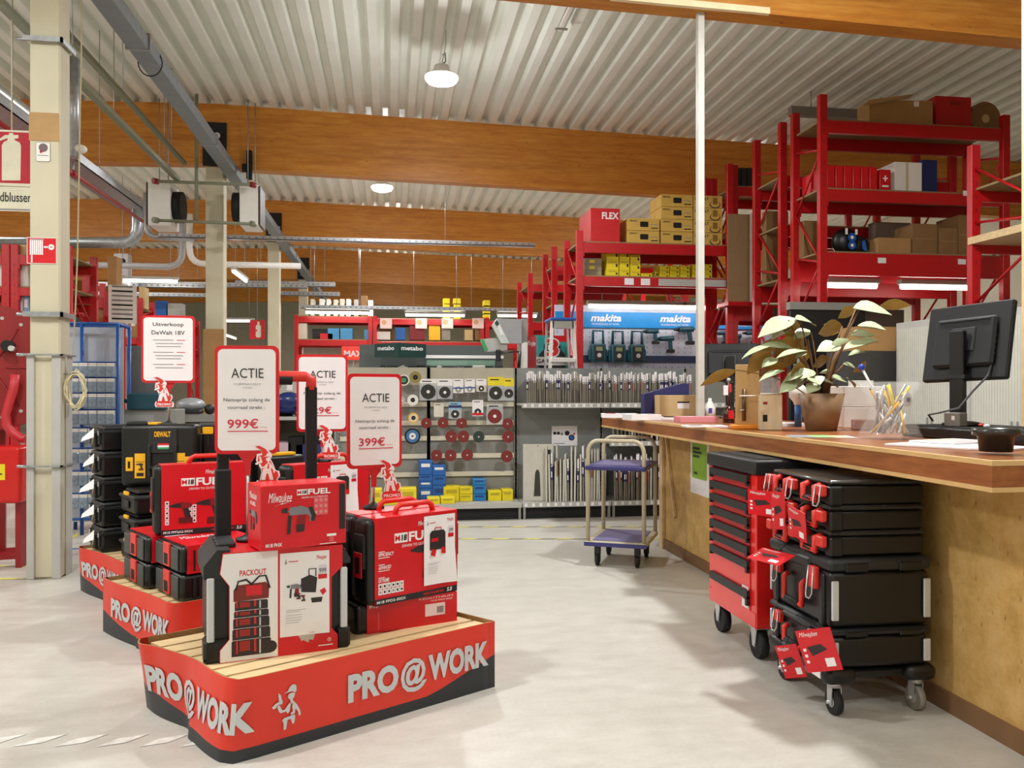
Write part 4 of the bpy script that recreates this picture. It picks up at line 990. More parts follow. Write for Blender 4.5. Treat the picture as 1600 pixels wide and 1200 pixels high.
# plant
pp = on_counter(1287, 674); pp = Vector((pp.x + .04, pp.y + .1, CT + .001))
t = thing('potted_plant', 'leafy pale green plant with bronze leaf undersides in a taupe pot on the counter', 'plant', pp)
b1 = B(); b1.lathe([(.085, 0), (.128, .215), (.121, .215), (.115, .19), (.0005, .19)], POT); b1.done('pot', t)
b1 = B(); b1.lathe([(.115, .185), (.0005, .198)], SOIL, cap=False); b1.done('soil', t)
RG = random.Random(11)
def leaf_mesh(bb, base, tip, wid, up, sag, fold):
    d = tip - base; L = d.length; d = d.normalized(); sd = d.cross(up).normalized(); nn = sd.cross(d).normalized(); rows = []
    prof = [(0, .05), (.12, .5), (.28, .88), (.45, 1.), (.62, .86), (.8, .5), (.92, .2), (1., .01)]
    for u, wv in prof:
        c = base + d * (L * u) + nn * (-sag * L * (u - .35) ** 2)
        rows.append([c + sd * (wid * wv * s) + nn * (fold * wid * wv * abs(s)) for s in (-1, -.5, 0, .5, 1)])
    for off, m, fl in ((.0015, LEAFT, 0), (-.0015, LEAFU, 1)):
        vv = [[bb.v(p + nn * off) for p in r] for r in rows]
        for a, c in zip(vv, vv[1:]):
            for j in range(4):
                q = [a[j], a[j + 1], c[j + 1], c[j]]
                bb.f(q[::-1] if fl else q, m, True)
PXC = pp
right = Vector((CA, -SA, 0)); fw = Vector((SA, CA, 0)); tpl = (pp.x * SA + pp.y * CA)
def pv(px, py, depth=0.):   # a point at the plant's own distance (+depth), local to the pot
    t_ = tpl + depth; u = (px - 800) / FPX
    return right * (u * t_) + fw * t_ + Vector((0, 0, EYE + (HZ - py) / FPX * t_)) - pp
LV = [((1245, 497), (1183, 522), 20, 0), ((1243, 498), (1277, 506), 16, -.05), ((1334, 480), (1396, 487), 22, -.05), ((1375, 478), (1423, 475), 9, .1), ((1338, 481), (1308, 496), 9, .05), ((1250, 517), (1222, 512), 14, .08), ((1240, 543), (1186, 537), 10, .02), ((1204, 540), (1157, 557), 12, -.05), ((1205, 549), (1165, 583), 14, .05), ((1252, 530), (1204, 560), 16, .08), ((1262, 547), (1212, 555), 11, -.08), ((1260, 552), (1243, 558), 12, -.1), ((1316, 510), (1276, 519), 14, .05), ((1340, 508), (1385, 512), 14, .08), ((1330, 523), (1367, 521), 11, .0), ((1314, 541), (1276, 546), 17, -.1), ((1312, 540), (1309, 528), 16, -.1), ((1318, 545), (1368, 529), 13, -.05), ((1340, 571), (1350, 578), 11, .0), ((1318, 568), (1346, 580), 10, .08), ((1228, 571), (1183, 588), 13, .05), ((1226, 578), (1185, 592), 9, -.08), ((1150, 578), (1092, 600), 9, -.1), ((1256, 583), (1222, 595), 15, -.12), ((1262, 590), (1236, 606), 14, -.1), ((1268, 588), (1282, 600), 14, -.14), ((1290, 596), (1310, 603), 11, -.12), ((1240, 570), (1262, 582), 10, .08), ((1270, 578), (1250, 590), 12, -.1), ((1296, 583), (1280, 582), 12, .08), ((1228, 515), (1258, 545), 12, .12), ((1262, 540), (1252, 570), 9, .1), ((1235, 556), (1205, 578), 10, .12)]
LV += [((1235, 512), (1205, 528), 12, .06), ((1228, 535), (1176, 548), 11, .1), ((1250, 545), (1222, 572), 12, .0), ((1215, 560), (1190, 572), 9, -.03), ((1295, 560), (1268, 572), 10, .1), ((1325, 555), (1352, 548), 10, .08), ((1345, 530), (1374, 533), 9, .1), ((1300, 590), (1328, 596), 10, -.08), ((1245, 596), (1218, 612), 11, -.1), ((1278, 600), (1262, 613), 11, -.13), ((1310, 520), (1288, 506), 11, .1), ((1265, 515), (1240, 528), 10, .05), ((1258, 572), (1232, 586), 11, -.06), ((1322, 590), (1338, 604), 9, -.05)]
for i, (pb, pt, wd_, dep) in enumerate(LV):
    bq, tq = pv(*pb, dep), pv(*pt, dep + RG.uniform(-.06, .06))
    flip = i in (3, 4, 5, 8, 9, 12, 18, 20, 22, 30, 31, 32, 34, 35, 37, 43, 45)
    upv = (Vector((0, 0, .6)) + fw * RG.uniform(.7, 1.1)) if flip else (Vector((0, 0, 1)) - fw * RG.uniform(.25, .75))
    b1 = B(); leaf_mesh(b1, bq, tq, wd_ * tpl / FPX * 1.12, upv.normalized(), .25, .18); b1.done('leaf', t)
def stem(pts, r):
    b1 = B(); b1.tube(pts, r, STEM, 6); b1.done('stem', t)
root = Vector((0, 0, .19))
for pb, r, dx in (((1314, 540), .014, .02), ((1338, 481), .005, .02), ((1345, 478), .005, .01), ((1250, 500), .004, -.02), ((1262, 530), .005, -.03), ((1268, 520), .004, -.01), ((1256, 560), .012, -.05), ((1232, 500), .004, -.03), ((1240, 545), .004, -.03), ((1318, 570), .005, .03), ((1228, 575), .004, -.04), ((1150, 578), .003, -.06), ((1330, 515), .004, .03), ((1316, 510), .004, .0), ((1275, 590), .012, -.02)):
    e = pv(*pb); s0_ = root + right * dx; m_ = s0_.lerp(e, .55) + Vector((0, 0, .04)); stem([s0_, s0_.lerp(m_, .5) + Vector((0, 0, .015)), m_, e], r)
# clear X-shaped pen holder with its pens and tools
pvv = on_counter(1390, 686); t = thing('pen_holder', 'clear waisted acrylic holder full of pens and small tools on the counter', 'pen holder', (pvv.x + .02, pvv.y + .03, CT + .001))
b1 = B(); b1.lathe([(.15, .0), (.142, .02), (.108, .1), (.1, .15), (.11, .2), (.145, .27), (.15, .275), (.143, .273), (.104, .2), (.094, .15), (.102, .1), (.134, .025), (.0005, .018)], CLEAR2, seg=12); b1.done('vessel', t)
RP = random.Random(5)
for i in range(24):
    # two rings of sticks all leaning the same way round, so that they cross without touching
    a = 2 * pi * (i / 15 if i < 15 else (i - 15) / 9 + .03); r0 = r1 = .084 if i < 15 else .046; b_ = a + (1.75 if i < 15 else -1.5)
    p0_ = Vector((pvv.x + .02 + r0 * math.cos(a), pvv.y + .03 + r0 * math.sin(a), CT + .03)); p1_ = Vector((pvv.x + .02 + r1 * math.cos(b_), pvv.y + .03 + r1 * math.sin(b_), CT + RP.uniform(.10, .27)))
    md = (p0_ + p1_) / 2; k = .055 / max(.055, math.hypot(md.x - pvv.x - .02, md.y - pvv.y - .03))
    kind = i % 5
    b1 = B(); m = (ALU, mat('pen_white', 'e8e6e0', .35), YELD, ALU, mat('pen_steel', '888c90', .3, .6))[kind]
    b1.cyl(p0_ - p0_, p1_ - p0_, .0065, m, .0055, seg=7)
    if kind in (1, 2): b1.cyl((p1_ - p0_) * .97, (p1_ - p0_) * 1.04, .0055, (BLUE, BLKM)[kind - 1], .003, seg=7)
    o = b1.done(('screwdriver', 'pen', 'pencil', 'hex_key', 'punch')[kind], None, p0_)
    tag(o, ('slim silver screwdriver standing in the clear holder', 'white pen standing in the clear holder', 'amber pencil standing in the clear holder', 'bright steel hex key standing in the clear holder', 'grey steel punch standing in the clear holder')[kind], ('screwdriver', 'pen', 'pencil', 'hex key', 'punch')[kind], ('screwdrivers in the clear holder', 'pens in the clear holder', 'pencils in the clear holder', 'hex keys in the clear holder', 'punches in the clear holder')[kind])
b1 = B(); b1.tube([(.0, 0, 0), (.01, -.01, .05), (.05, -.01, .07), (.08, 0, .1)], .007, mat('lemon_strap', 'e6cf2e', .5), 6); b1.tube([(-.03, 0, .11), (-.02, -.01, .05), (.0, 0, .0)], .01, mat('lemon_strap', 'e6cf2e', .5), 6)
tag(b1.done('yellow_strap', None, (pvv.x + .01, pvv.y - .02, CT + .15)), 'bright yellow strap looped over the rim of the clear holder', 'strap')
b1 = B(); b1.cyl((0, 0, 0), (.004, -.008, 0), .033, mat('frosted_plastic', 'd6d6dc', .3), seg=24); b1.cyl((.004, -.008, 0), (.006, -.012, 0), .012, GINK, seg=12); tag(b1.done('tape_roll', None, (pvv.x + .045, pvv.y - .06, CT + .19)), 'round frosted tape roll wedged in the top of the clear holder', 'tape roll')
# papers and small things
def sheet_pile(name, label, px, py, w, d, h, rot, m=WHT, extra=None, z=CT + .001, cat='papers'):
    p = at_z(px, py, z); b1 = B()
    b1.box(0, w, 0, d, 0, h, m, .001); o = tag(b1.done(name, None, p, rot), label, cat)
    if extra:
        b1 = B(); b1.M = Matrix.Translation((0, 0, h + .0008))
        for x0, x1, y0, y1, mm in extra: b1.poly([(x0, y0, 0), (x1, y0, 0), (x1, y1, 0), (x0, y1, 0)], mm)
        b1.done('print', o)
    return o
sheet_pile('paper_pad', 'large white paper pad near the end corner of the counter', 1382, 696, .46, .3, .008, math.radians(-62), WHT)
sheet_pile('folder', 'open leaflet with pale print lying across the paper pad', 1420, 690, .21, .3, .006, math.radians(-70), WHT, [(.02, .1, .03, .25, mat('pale_yellow_print', 'e8dcb0', .6)), (.12, .2, .05, .28, mat('pale_pink_print', 'e2b8b4', .6))], z=CT + .0105)
sheet_pile('flyer', 'colourful flyer on the counter in front of the plant pot', 1240, 684, .30, .2, .003, math.radians(-15), WHT, [(.0, .1, .0, .2, mat('flyer_grey', '8c8f96', .6)), (.1, .2, .0, .2, mat('flyer_green', '8cc07a', .6)), (.2, .28, .02, .18, mat('flyer_peach', 'e2b48c', .6))])
b1 = B(); b1.lathe([(.055, 0), (.06, .055), (.078, .06), (.08, .085), (.074, .085), (.055, .058), (.0005, .004)], mat('smoke_plastic', '34332f', .25), seg=28); p = on_counter(1563, 711)
tag(b1.done('dish', None, (p.x + .03, p.y + .06, CT + .0095)), 'round smoke grey dish standing on the white paper pad', 'dish')
p = at_z(1493, 666, RISER); t = thing('card_box', 'small taupe card box with white tag on the black riser', 'card box', (p.x, p.y, RISER), math.radians(-70))
b1 = B(); b1.box(-.04, .04, -.03, .03, 0, .065, mat('taupe_card', '7a736c', .6), .003); b1.done('box', t); b1 = B(); b1.rect(-.0, .016, .03, .05, WHT, -.031); b1.done('print', t)
p = at_z(1503, 667, RISER); p.x += .1
for i, (dx, m, lb) in enumerate(((0, REDP, 'small red clip on the black riser'), (.05, WHT, 'small white cap on the black riser next to the card box'))):
    b1 = B(); b1.ball((0, 0, .008), .012, m, 1.4, 1, .65, 8, 5); tag(b1.done('clip' if i == 0 else 'cap', None, (p.x - dx, p.y - dx * 2, RISER)), lb, 'small part')
p = on_counter(1438, 682); b1 = B(); b1.cyl((0, 0, .012), (.05, .02, .012), .012, BLUE, seg=10); tag(b1.done('marker_cap', None, (p.x, p.y, CT)), 'bright blue marker on the counter against the black riser', 'marker')
pe0 = Vector((pvv.x + .02, pvv.y + .03, CT + .09)); pe1 = at_y(1346, 574, pvv.y + .06)
b1 = B(); b1.cyl((0, 0, 0), pe1 - pe0, .006, mat('pen_white', 'e8e6e0', .35), seg=8); b1.ball(pe1 - pe0, .016, mat('blue_knob', '1d3fae', .4), seg=10)
tag(b1.done('counter_pen', None, pe0), 'long white pen with a blue ball end leaning out of the clear holder', 'pen')
# left cluster
p = on_counter(1034, 651); loc_ = Vector((p.x, p.y + .06, CT + .001))
cb = simple('cardboard_box', 'low brown cardboard box with a white label, on the far end of the counter', 'box', CARD2, loc_.x, loc_.x + .37, loc_.y, loc_.y + .26, CT + .001, CT + .192, rotz=math.radians(-8), bev=.003)
b1 = B(); b1.rect(.16, .27, .07, .12, WHT, -.0015); b1.rect(.16, .27, .12, .135, INK, -.0015); b1.done('print_label', cb)
t = thing('leaflet_rack', 'navy sloping leaflet rack standing behind the low cardboard box', 'leaflet rack', (loc_.x - .05, loc_.y + .3, CT + .001), math.radians(-8))
b1 = B(); b1.prism([(0, 0), (.42, 0), (.42, .30), (.36, .30), (0, .2)], 0, .2, BLUED); b1.done('body', t)
def bottle(name, label, px, py, prof, m, top=None, cat='bottle', dy=.05):
    p = on_counter(px, py); t = thing(name, label, cat, (p.x, p.y + dy, CT + .001)); b1 = B(); b1.lathe(prof, m, seg=16); b1.done('body', t)
    if top: b1 = B(); top(b1); b1.done('pump', t)
    return t
t = bottle('cleaner_bottle', 'white spray bottle with a violet label beside the low cardboard box', 1113, 655, [(.045, 0), (.045, .1), (.02, .14), (.014, .15), (.014, .17), (.0005, .171)], WHT2)
b1 = B(); b1.rect(-.03, .0, .05, .09, mat('violet_ink', '4a3fa0', .5), -.0465); b1.done('print', t)
t = bottle('dispenser_bottle', 'dark amber bottle with a long red-brown pump neck and paper tag', 1143, 661, [(.042, 0), (.042, .06), (.03, .1), (.02, .12), (.0005, .13)], mat('amber_glass', '3a1a12', .15), lambda q: (q.cyl((0, 0, .12), (0, 0, .3), .007, mat('rust_tube', '5a2418', .4), seg=8), q.ball((0, 0, .31), .015, GREYL, seg=8)))
b1 = B(); b1.box(-.04, .0, -.003, .0, .2, .27, WHT); b1.box(.002, .02, -.003, 0, .22, .28, REDP); b1.done('tag', t)
b1 = B(); b1.box(-.02, .02, -.045, -.04, .03, .09, RED2); b1.done('print_label', t)
# wooden display stands
p = on_counter(1150, 670); t = thing('display_stand', 'tall thin wooden display board in an orange tray holding a hanging sample', 'display stand', (p.x, p.y, CT + .001), math.radians(-18))
b1 = B(); b1.box(-.03, .17, -.02, .1, 0, .025, ORG, .004); b1.done('tray', t); b1 = B(); b1.box(.0, .14, .03, .05, .025, .39, mat('tan_board', 'b58e58', .55, stretch=(8, 1, 1)), .002); b1.done('board', t)
b1 = B(); b1.cyl((.02, .0, .2), (.15, .0, .2), .004, WHT2, seg=6); b1.cyl((.05, .02, .24), (.05, .02, .05), .012, mat('hung_bronze', '5b4630', .4, .4), seg=8); b1.cyl((.02, .015, .11), (.05, .01, .115), .004, ALU, seg=6); b1.done('hanging_sample', t)
p = on_counter(1188, 672); t = thing('display_box', 'blond wooden display box with a glass upper part and two dark openings', 'display box', (p.x, p.y, CT + .001), math.radians(-18))
b1 = B(); b1.box(0, .125, 0, .11, 0, .21, WOODB, .003); b1.done('box', t); b1 = B(); b1.box(.006, .115, .01, .1, .215, .31, CLEAR); b1.done('glass_top', t)
b1 = B(); b1.rect(.014, .04, .05, .09, BLKM, -.001); b1.rect(.016, .04, .15, .166, REDD, -.001); b1.cyl((.0, -.002, .213), (.118, -.002, .213), .005, WHT2, seg=6); b1.done('opening', t)
p = on_counter(1247, 667); t = thing('glue_tool', 'white applicator with a blue handle standing on the counter between the display box and plant', 'applicator', (p.x, p.y, CT + .001))
b1 = B(); b1.cyl((0, 0, 0), (0, 0, .14), .022, mat('handle_blue', '2f62a8', .45)); b1.done('handle', t); b1 = B(); b1.lathe([(.024, .14), (.03, .16), (.055, .19), (.058, .24), (.03, .27), (.0005, .275)], mat('cream_plastic', 'dcd6cc', .45)); b1.done('head', t)
p = on_counter(1325, 672)
for k in range(2):
    cb = simple('white_box', ('lower' if k == 0 else 'upper') + ' of two white boxes stacked behind the plant pot', 'box', mat('white_box', 'ddd8d2', .6), p.x + .12, p.x + .36, p.y + .25, p.y + .45, CT + .001 + .13 * k, CT + .13 + .13 * k, rotz=-.1, bev=.003)
cb = simple('pink_box', 'small box with pink print on the counter behind the clear holder', 'box', mat('pale_pink_print2', 'd9b2ab', .6), p.x + .06, p.x + .2, p.y + .02, p.y + .1, CT + .001, CT + .06, rotz=-.2, bev=.003)
sheet_pile('cloth_bag', 'crumpled white bag lying on the counter beyond the display box', 1222, 667, .2, .3, .02, .2, mat('bag_white', 'dfdfe2', .5))
BRO = [(966, 653, .3, .21, .035, -.2, 'white brochures fanned at the end of the counter'), (1012, 657, .25, .2, .045, .1, 'brochure pile with grey spine beside the fanned white brochures'), (1056, 656, .3, .21, .02, -.3, 'green and red printed brochures in front of the low cardboard box'), (1088, 660, .28, .2, .04, -.1, 'pink edged brochure pile below the white spray bottle'), (1098, 668, .26, .18, .01, -.15, 'flat white leaflets on the counter near the display board')]
for i, (px, py, w_, d_, h_, r_, lb) in enumerate(BRO):
    ex = [(.03, .12, .02, d_ - .03, (PINK, mat('pale_pink_print', 'e2b8b4', .6), GRN, mat('pale_pink_print', 'e2b8b4', .6), GINK)[i]), (.15, .2, .02, .1, GINK)]
    if i == 2: ex += [(.2, .28, .02, .18, mat('flyer_red', 'd86a5c', .6)), (.03, .12, .02, .18, mat('flyer_mint', 'a8cfb4', .6))]
    sheet_pile('brochure_pile' if h_ > .015 else 'leaflet_pad', lb, px - 25, py, w_, d_, h_, r_, WHT if i != 3 else mat('pink_edge', 'd88a92', .6), ex, cat='brochures')
# ================================================================= GONDOLA WALL OF ABRASIVES
GY, GF = 9.1, 8.62
def gx(px, Y=GY): return at_y(px, 600, Y).x
X0g, X1g, X2g, X3g = gx(530), gx(805), gx(938), gx(938) + .98
GT = 1.605
def bay(x0, x1, label, shelves, panel, lips=True):
    t = thing('gondola_shelf', label, 'shelving', (x0, GF, 0)); W = x1 - x0; D = GY - GF
    b1 = B(); b1.box(0, W, D, D + .03, .0, GT, panel); b1.box(0, W, D - .002, D, GT - .19, GT, mat('putty_panel', 'b9b3a0', .55)) if not lips else None; b1.done('back_panel', t)
    for x in (0, W):
        b1 = B(); b1.box(x - .015, x + .015, D - .02, D + .01, 0, GT, GREYS)
        for i in range(30): b1.box(x - .004, x + .004, D - .0215, D - .02, .2 + .045 * i, .225 + .045 * i, BLKM)
        b1.done('slotted_post', t)
    for z, dp in shelves:
        b1 = B(); b1.box(0, W, D - dp, D, z - .02, z, GREYL)
        o = b1.done('shelf', t)
        b1 = B(); b1.box(0, W, D - dp - .008, D - dp, z - .045, z + .008, GREYL); 
        if lips:
            k = int(W / .075)
            for i in range(k):
                xx = .02 + W * i / k; b1.rect(xx, xx + .03, z - .036, z - .001, WHT, D - dp - .0095)
        b1.done('price_rail', o)
    b1 = B(); b1.box(0, W, .06, .09, 0, .13, BLKM); b1.done('plinth', t)
    for x in (.02, W - .02):
        b1 = B(); b1.box(x - .012, x + .012, .02, .1, 0, .15, GREYS); b1.done('foot', t)
    return t
xm_ = (X0g + X1g) / 2
g1a = bay(X0g, xm_, 'grey shelf bay behind the price signs, hung with grinding discs', [(.17, .46)], GREYS, False)
g1 = bay(xm_, X1g, 'grey shelf bay hung with rows of red abrasive discs', [(.17, .46)], GREYS, False)
g2 = bay(X1g + .01, X2g, 'grey shelf bay with an upper row of sandpaper packs and tall plates below', [(1.215, .40), (.17, .46)], mat('cool_grey_panel', '868a88', .5))
g3 = bay(X2g + .01, X3g, 'grey shelf bay of sandpaper packs partly behind the two-deck trolley', [(1.215, .40), (.80, .36), (.17, .46)], mat('cool_grey_panel', '868a88', .5))
g4 = bay(X3g + .01, X3g + .6, 'grey shelf bay mostly hidden by the end of the counter', [(1.215, .40), (.17, .46)], GREYS)
# price rails across the disc bay
for i, py in enumerate((632, 661, 685, 713, 741.5)):
    z = EYE + (GY * CA) * (HZ - py) / FPX * 1.0
    for a, c in ((X0g + .01, xm_ - .02), (xm_ + .02, X1g - .02)):
        b1 = B(); b1.box(a, c, GY - .03, GY - .016, z - .025, z + .025, mat('ivory_rail', 'd8d2be', .5))
        tag(b1.done('hook_rail'), 'ivory hook rail, ' + ('top', 'second', 'third', 'fourth', 'bottom')[i] + ' of five, on the bay ' + ('behind the signs' if a < xm_ - .3 else 'of red discs'), 'rail')
DY_ = GY - .17
def hook(b1, x, z): b1.cyl((x, .0, z), (x, .15, z + .015), .003, ZINC, seg=6)
def disc_on_hook(cx, cy, r, m, label, grp, hub=None, ring=None, cat='abrasive disc'):
    p = at_y(cx, cy, DY_); R = r * (DY_ / CA) / FPX
    t = thing('abrasive_disc' if 'red' in grp or 'fibre' in grp else 'grinding_disc', label, cat, p, 0, grp)
    b1 = B(); b1.cyl((0, -.003, 0), (0, .003, 0), R, m, seg=26, sm=False)
    if ring: b1.disc(0, 0, R * .8, ring, -.0035)
    b1.done('disc', t)
    b1 = B(); b1.disc(0, 0, R * (.42 if hub else .16), hub or BLKM, -.0045, 14); b1.disc(0, 0, R * .14, BLKM if hub else WHT, -.005, 10); b1.done('centre', t)
    b1 = B(); hook(b1, 0, 0); b1.cyl((0, -.02, 0), (0, .0, 0), .003, ZINC, seg=6); b1.done('hook', t)
rows = {'top': [(666, 661, 8.2), (692, 661, 8.2), (721, 661, 8.4), (793, 662, 8.6)], 'middle': [(705, 682, 9.2), (724, 682, 9.2), (794, 682.5, 9.6)], 'bottom': [(682, 711.5, 9), (704, 711.5, 9.2), (730, 711, 9.2), (792, 713, 9.4)]}
ORD = ('first', 'second', 'third', 'fourth')
for rn, ls in rows.items():
    for i, (cx, cy, r) in enumerate(ls):
        disc_on_hook(cx, cy, r, SRED, f'brick red fibre disc, {ORD[i]} along the {rn} row of red discs on hooks', 'red fibre discs on hooks')
disc_on_hook(748, 682.5, 9, SGRN, 'dark green fibre disc hanging among the red ones', 'green fibre disc')
disc_on_hook(649, 589.5, 9.2, mat('olive_gold', '8f8146', .5), 'olive gold grinding disc at the top of the disc column', 'grinding discs', BLKM)
disc_on_hook(631, 594, 8.5, WHT2, 'white and green grinding disc beside the olive gold one', 'grinding discs', GRN, mat('black_ring', '22262a', .5))
disc_on_hook(645, 625, 8.4, WHT2, 'white grinding disc with black centre under the olive gold one', 'grinding discs', BLKM)
disc_on_hook(626, 626, 7, GREYL, 'pale grey grinding disc beside the white one, next to the sign frame', 'grinding discs', WHT)
disc_on_hook(646, 653, 8, YELD, 'amber grinding disc with red rim print, above the large blue one', 'grinding discs', BLKM, mat('amber_white', 'dcd0b4', .5))
disc_on_hook(644.5, 681.5, 12.2, BLKM, 'large grinding disc with blue and white label, lowest of the disc column', 'grinding discs', WHT, mat('label_blue', '3f74a8', .5))
def pack(x0, x1, y0, y1, label, head, body=None, discm=None, split=.38, extra=None):
    p = at_y((x0 + x1) / 2, y0, DY_); k = (DY_ / CA) / FPX; W, H_ = (x1 - x0) * k, (y1 - y0) * k
    t = thing('blister_pack', label, 'blister pack', p, 0, 'blister packs on hooks')
    b1 = B(); b1.box(-W / 2, W / 2, -.001, .001, -H_ * split, 0, head); b1.done('header_card', t)
    b1 = B(); b1.box(-W / 2, W / 2, -.006, .004, -H_, -H_ * split, body or CLEAR); b1.done('pouch', t)
    b1 = B()
    if discm: b1.disc(0, -H_ * (.5 + split / 2) - .0, min(W, H_ * (1 - split)) * .44, discm, -.0075, 20); b1.disc(0, -H_ * (.5 + split / 2), min(W, H_) * .1, WHT, -.008, 10)
    if extra: b1.rect(-W / 2, W / 2, -H_ * extra[0], -H_ * extra[1], extra[2], -.0078)
    b1.rect(-W * .35, W * .2, -H_ * .14, -H_ * .09, INK, -.0015); b1.done('print', t)
    b1 = B(); hook(b1, 0, -.01); b1.done('hook', t)
PD = mat('dark_disc', '34322f', .8)
pack(656, 682, 592, 625, 'wide blister pack with a big dark disc, first of the top row of packs', WHT, None, PD, .2)
pack(683, 707, 592, 623, 'blister pack with a smaller dark disc, second of the top row of packs', WHT, None, PD, .35)
pack(708, 724, 592, 614, 'white and blue carded ring pack with yellow foot, in the top row of packs', WHT, WHT, mat('steel_ring', '9a9a90', .4), .5, (.7, .6, BLUE))
pack(726, 742, 592, 613, 'white and blue carded ring pack without yellow foot, in the top row of packs', WHT, WHT, mat('steel_ring', '9a9a90', .4), .5, (.7, .6, BLUE))
pack(744, 760, 592, 612, 'white carded ring pack with a black corner, in the top row of packs', WHT, mat('card_taupe', 'cfc8bc', .6), PD, .5)
pack(762, 787, 589, 626, 'large yellow-topped pack with dark slotted disc', YEL, None, PD, .36)
pack(787, 803, 591, 626, 'smaller yellow-topped pack with dark disc, at the bay edge', YEL, None, PD, .36)
pack(678, 693, 630, 651, 'small ivory carded pack in the second row of packs', mat('ivory_card', 'd8d4c4', .6), mat('ivory_card', 'd8d4c4', .6))
pack(701, 721, 628, 654, 'blue-topped pouch with a dark disc in the second row of packs', mat('sky_card', '8cb8d4', .6), None, PD, .45, (.34, .2, BLUED))
pack(738, 755, 625, 650, 'white card with a red foot and small ring in the second row of packs', WHT, WHT, PD, .5, (.95, .8, RED2))
pack(760, 786, 631, 663, 'clear bag of small red and brown parts in the second row of packs', CLEAR, CLEAR, SRED, .2)
# boxes on the bottom shelf of the disc bay
def shelfbox(px0, px1, py0, py1, m, label, grp, depth=.2, Y=GF + .04, name='carton', zb=None, lid=None, cat='carton'):
    a, c = at_y(px0, py1, Y), at_y(px1, py0, Y)
    t = thing(name, label, cat, (a.x, Y, a.z if zb is None else zb), 0, grp)
    b1 = B(); h = c.z - (a.z if zb is None else zb); b1.box(0, c.x - a.x - .003, 0, depth, 0, h, m, .002); b1.done('box', t)
    w_ = c.x - a.x
    b1 = B(); b1.rect(w_ * .15, w_ * .8, h * .55, h * .8, lid or mat('carton_print', 'b8a818', .6), -.001); b1.done('print', t)
    return t
Z0s = .1705
SB = [(693, 719, 760, 786, YEL, 'yellow carton lower, next to the blue tower on the bottom shelf'), (717, 739, 772, 785, YEL, 'yellow carton under a flatter yellow one on the bottom shelf'), (763, 784, 767, 785, YEL, 'yellow carton with an open white lid on the bottom shelf'), (785, 802, 765, 785, YEL, 'yellow carton at the end post of the disc bay'), (625, 651, 763, 785, YEL, 'yellow carton behind the promotion cut-out on the bottom shelf'), (600, 622, 765, 785, YEL, 'yellow carton hidden behind the 399 sign pole'), (580, 597, 765, 785, YEL, 'yellow carton beside the handle of the 429 case'), (668, 688, 778, 787, YEL, 'low yellow carton just above the upright red case handle'), (689, 711, 777, 787, YEL, 'second low yellow carton above the upright red case handle')]
for i, (a, c, y0, y1, m, lb) in enumerate(SB):
    shelfbox(a, c, y0, 785, m, lb, 'yellow cartons on the bottom shelf', zb=Z0s, Y=GF + .03 + (.22 if i in (0, 1, 3, 2) else .0))
z_ = at_y(700, 772, GF + .25).z
shelfbox(717, 739, 761, 771.5, YEL, 'flat yellow carton lying on another on the bottom shelf', 'yellow cartons on the bottom shelf', Y=GF + .25, zb=at_y(717, 772, GF + .25).z + .001)
BX_ = [(655, 676, 720, 734), (655, 676, 742, 751), (655, 676, 752, 762), (655, 676, 763, 775), (676, 697, 727, 742), (676, 697, 743, 757), (676, 697, 758, 772), (739, 760, 749, 757), (739, 760, 758, 771), (739, 760, 772, 785)]
for i, (a, c, y0, y1) in enumerate(BX_):
    col = 0 if i < 4 else 1 if i < 7 else 2
    zt_ = at_y(a, y0, GF + .26).z
    nxt = [b_ for j, b_ in enumerate(BX_) if (0 if j < 4 else 1 if j < 7 else 2) == col and b_[2] > y0]
    zb_ = at_y(a, min(b_[2] for b_ in nxt), GF + .26).z + .001 if nxt else Z0s
    shelfbox(a, c, y0, y1, BLUEB if col < 2 else mat('cyan_carton', '1f78b4', .5), ('top', 'second', 'third', 'fourth')[i - (0, 4, 7)[col]] + ' blue carton of the ' + ('taller', 'shorter', 'lone')[col] + ' blue stack on the bottom shelf', 'blue cartons on the bottom shelf', Y=GF + .26, zb=zb_, lid=WHT if col < 2 and i in (0, 4, 2, 3) else mat('dark_blue_print', '143a86', .6))
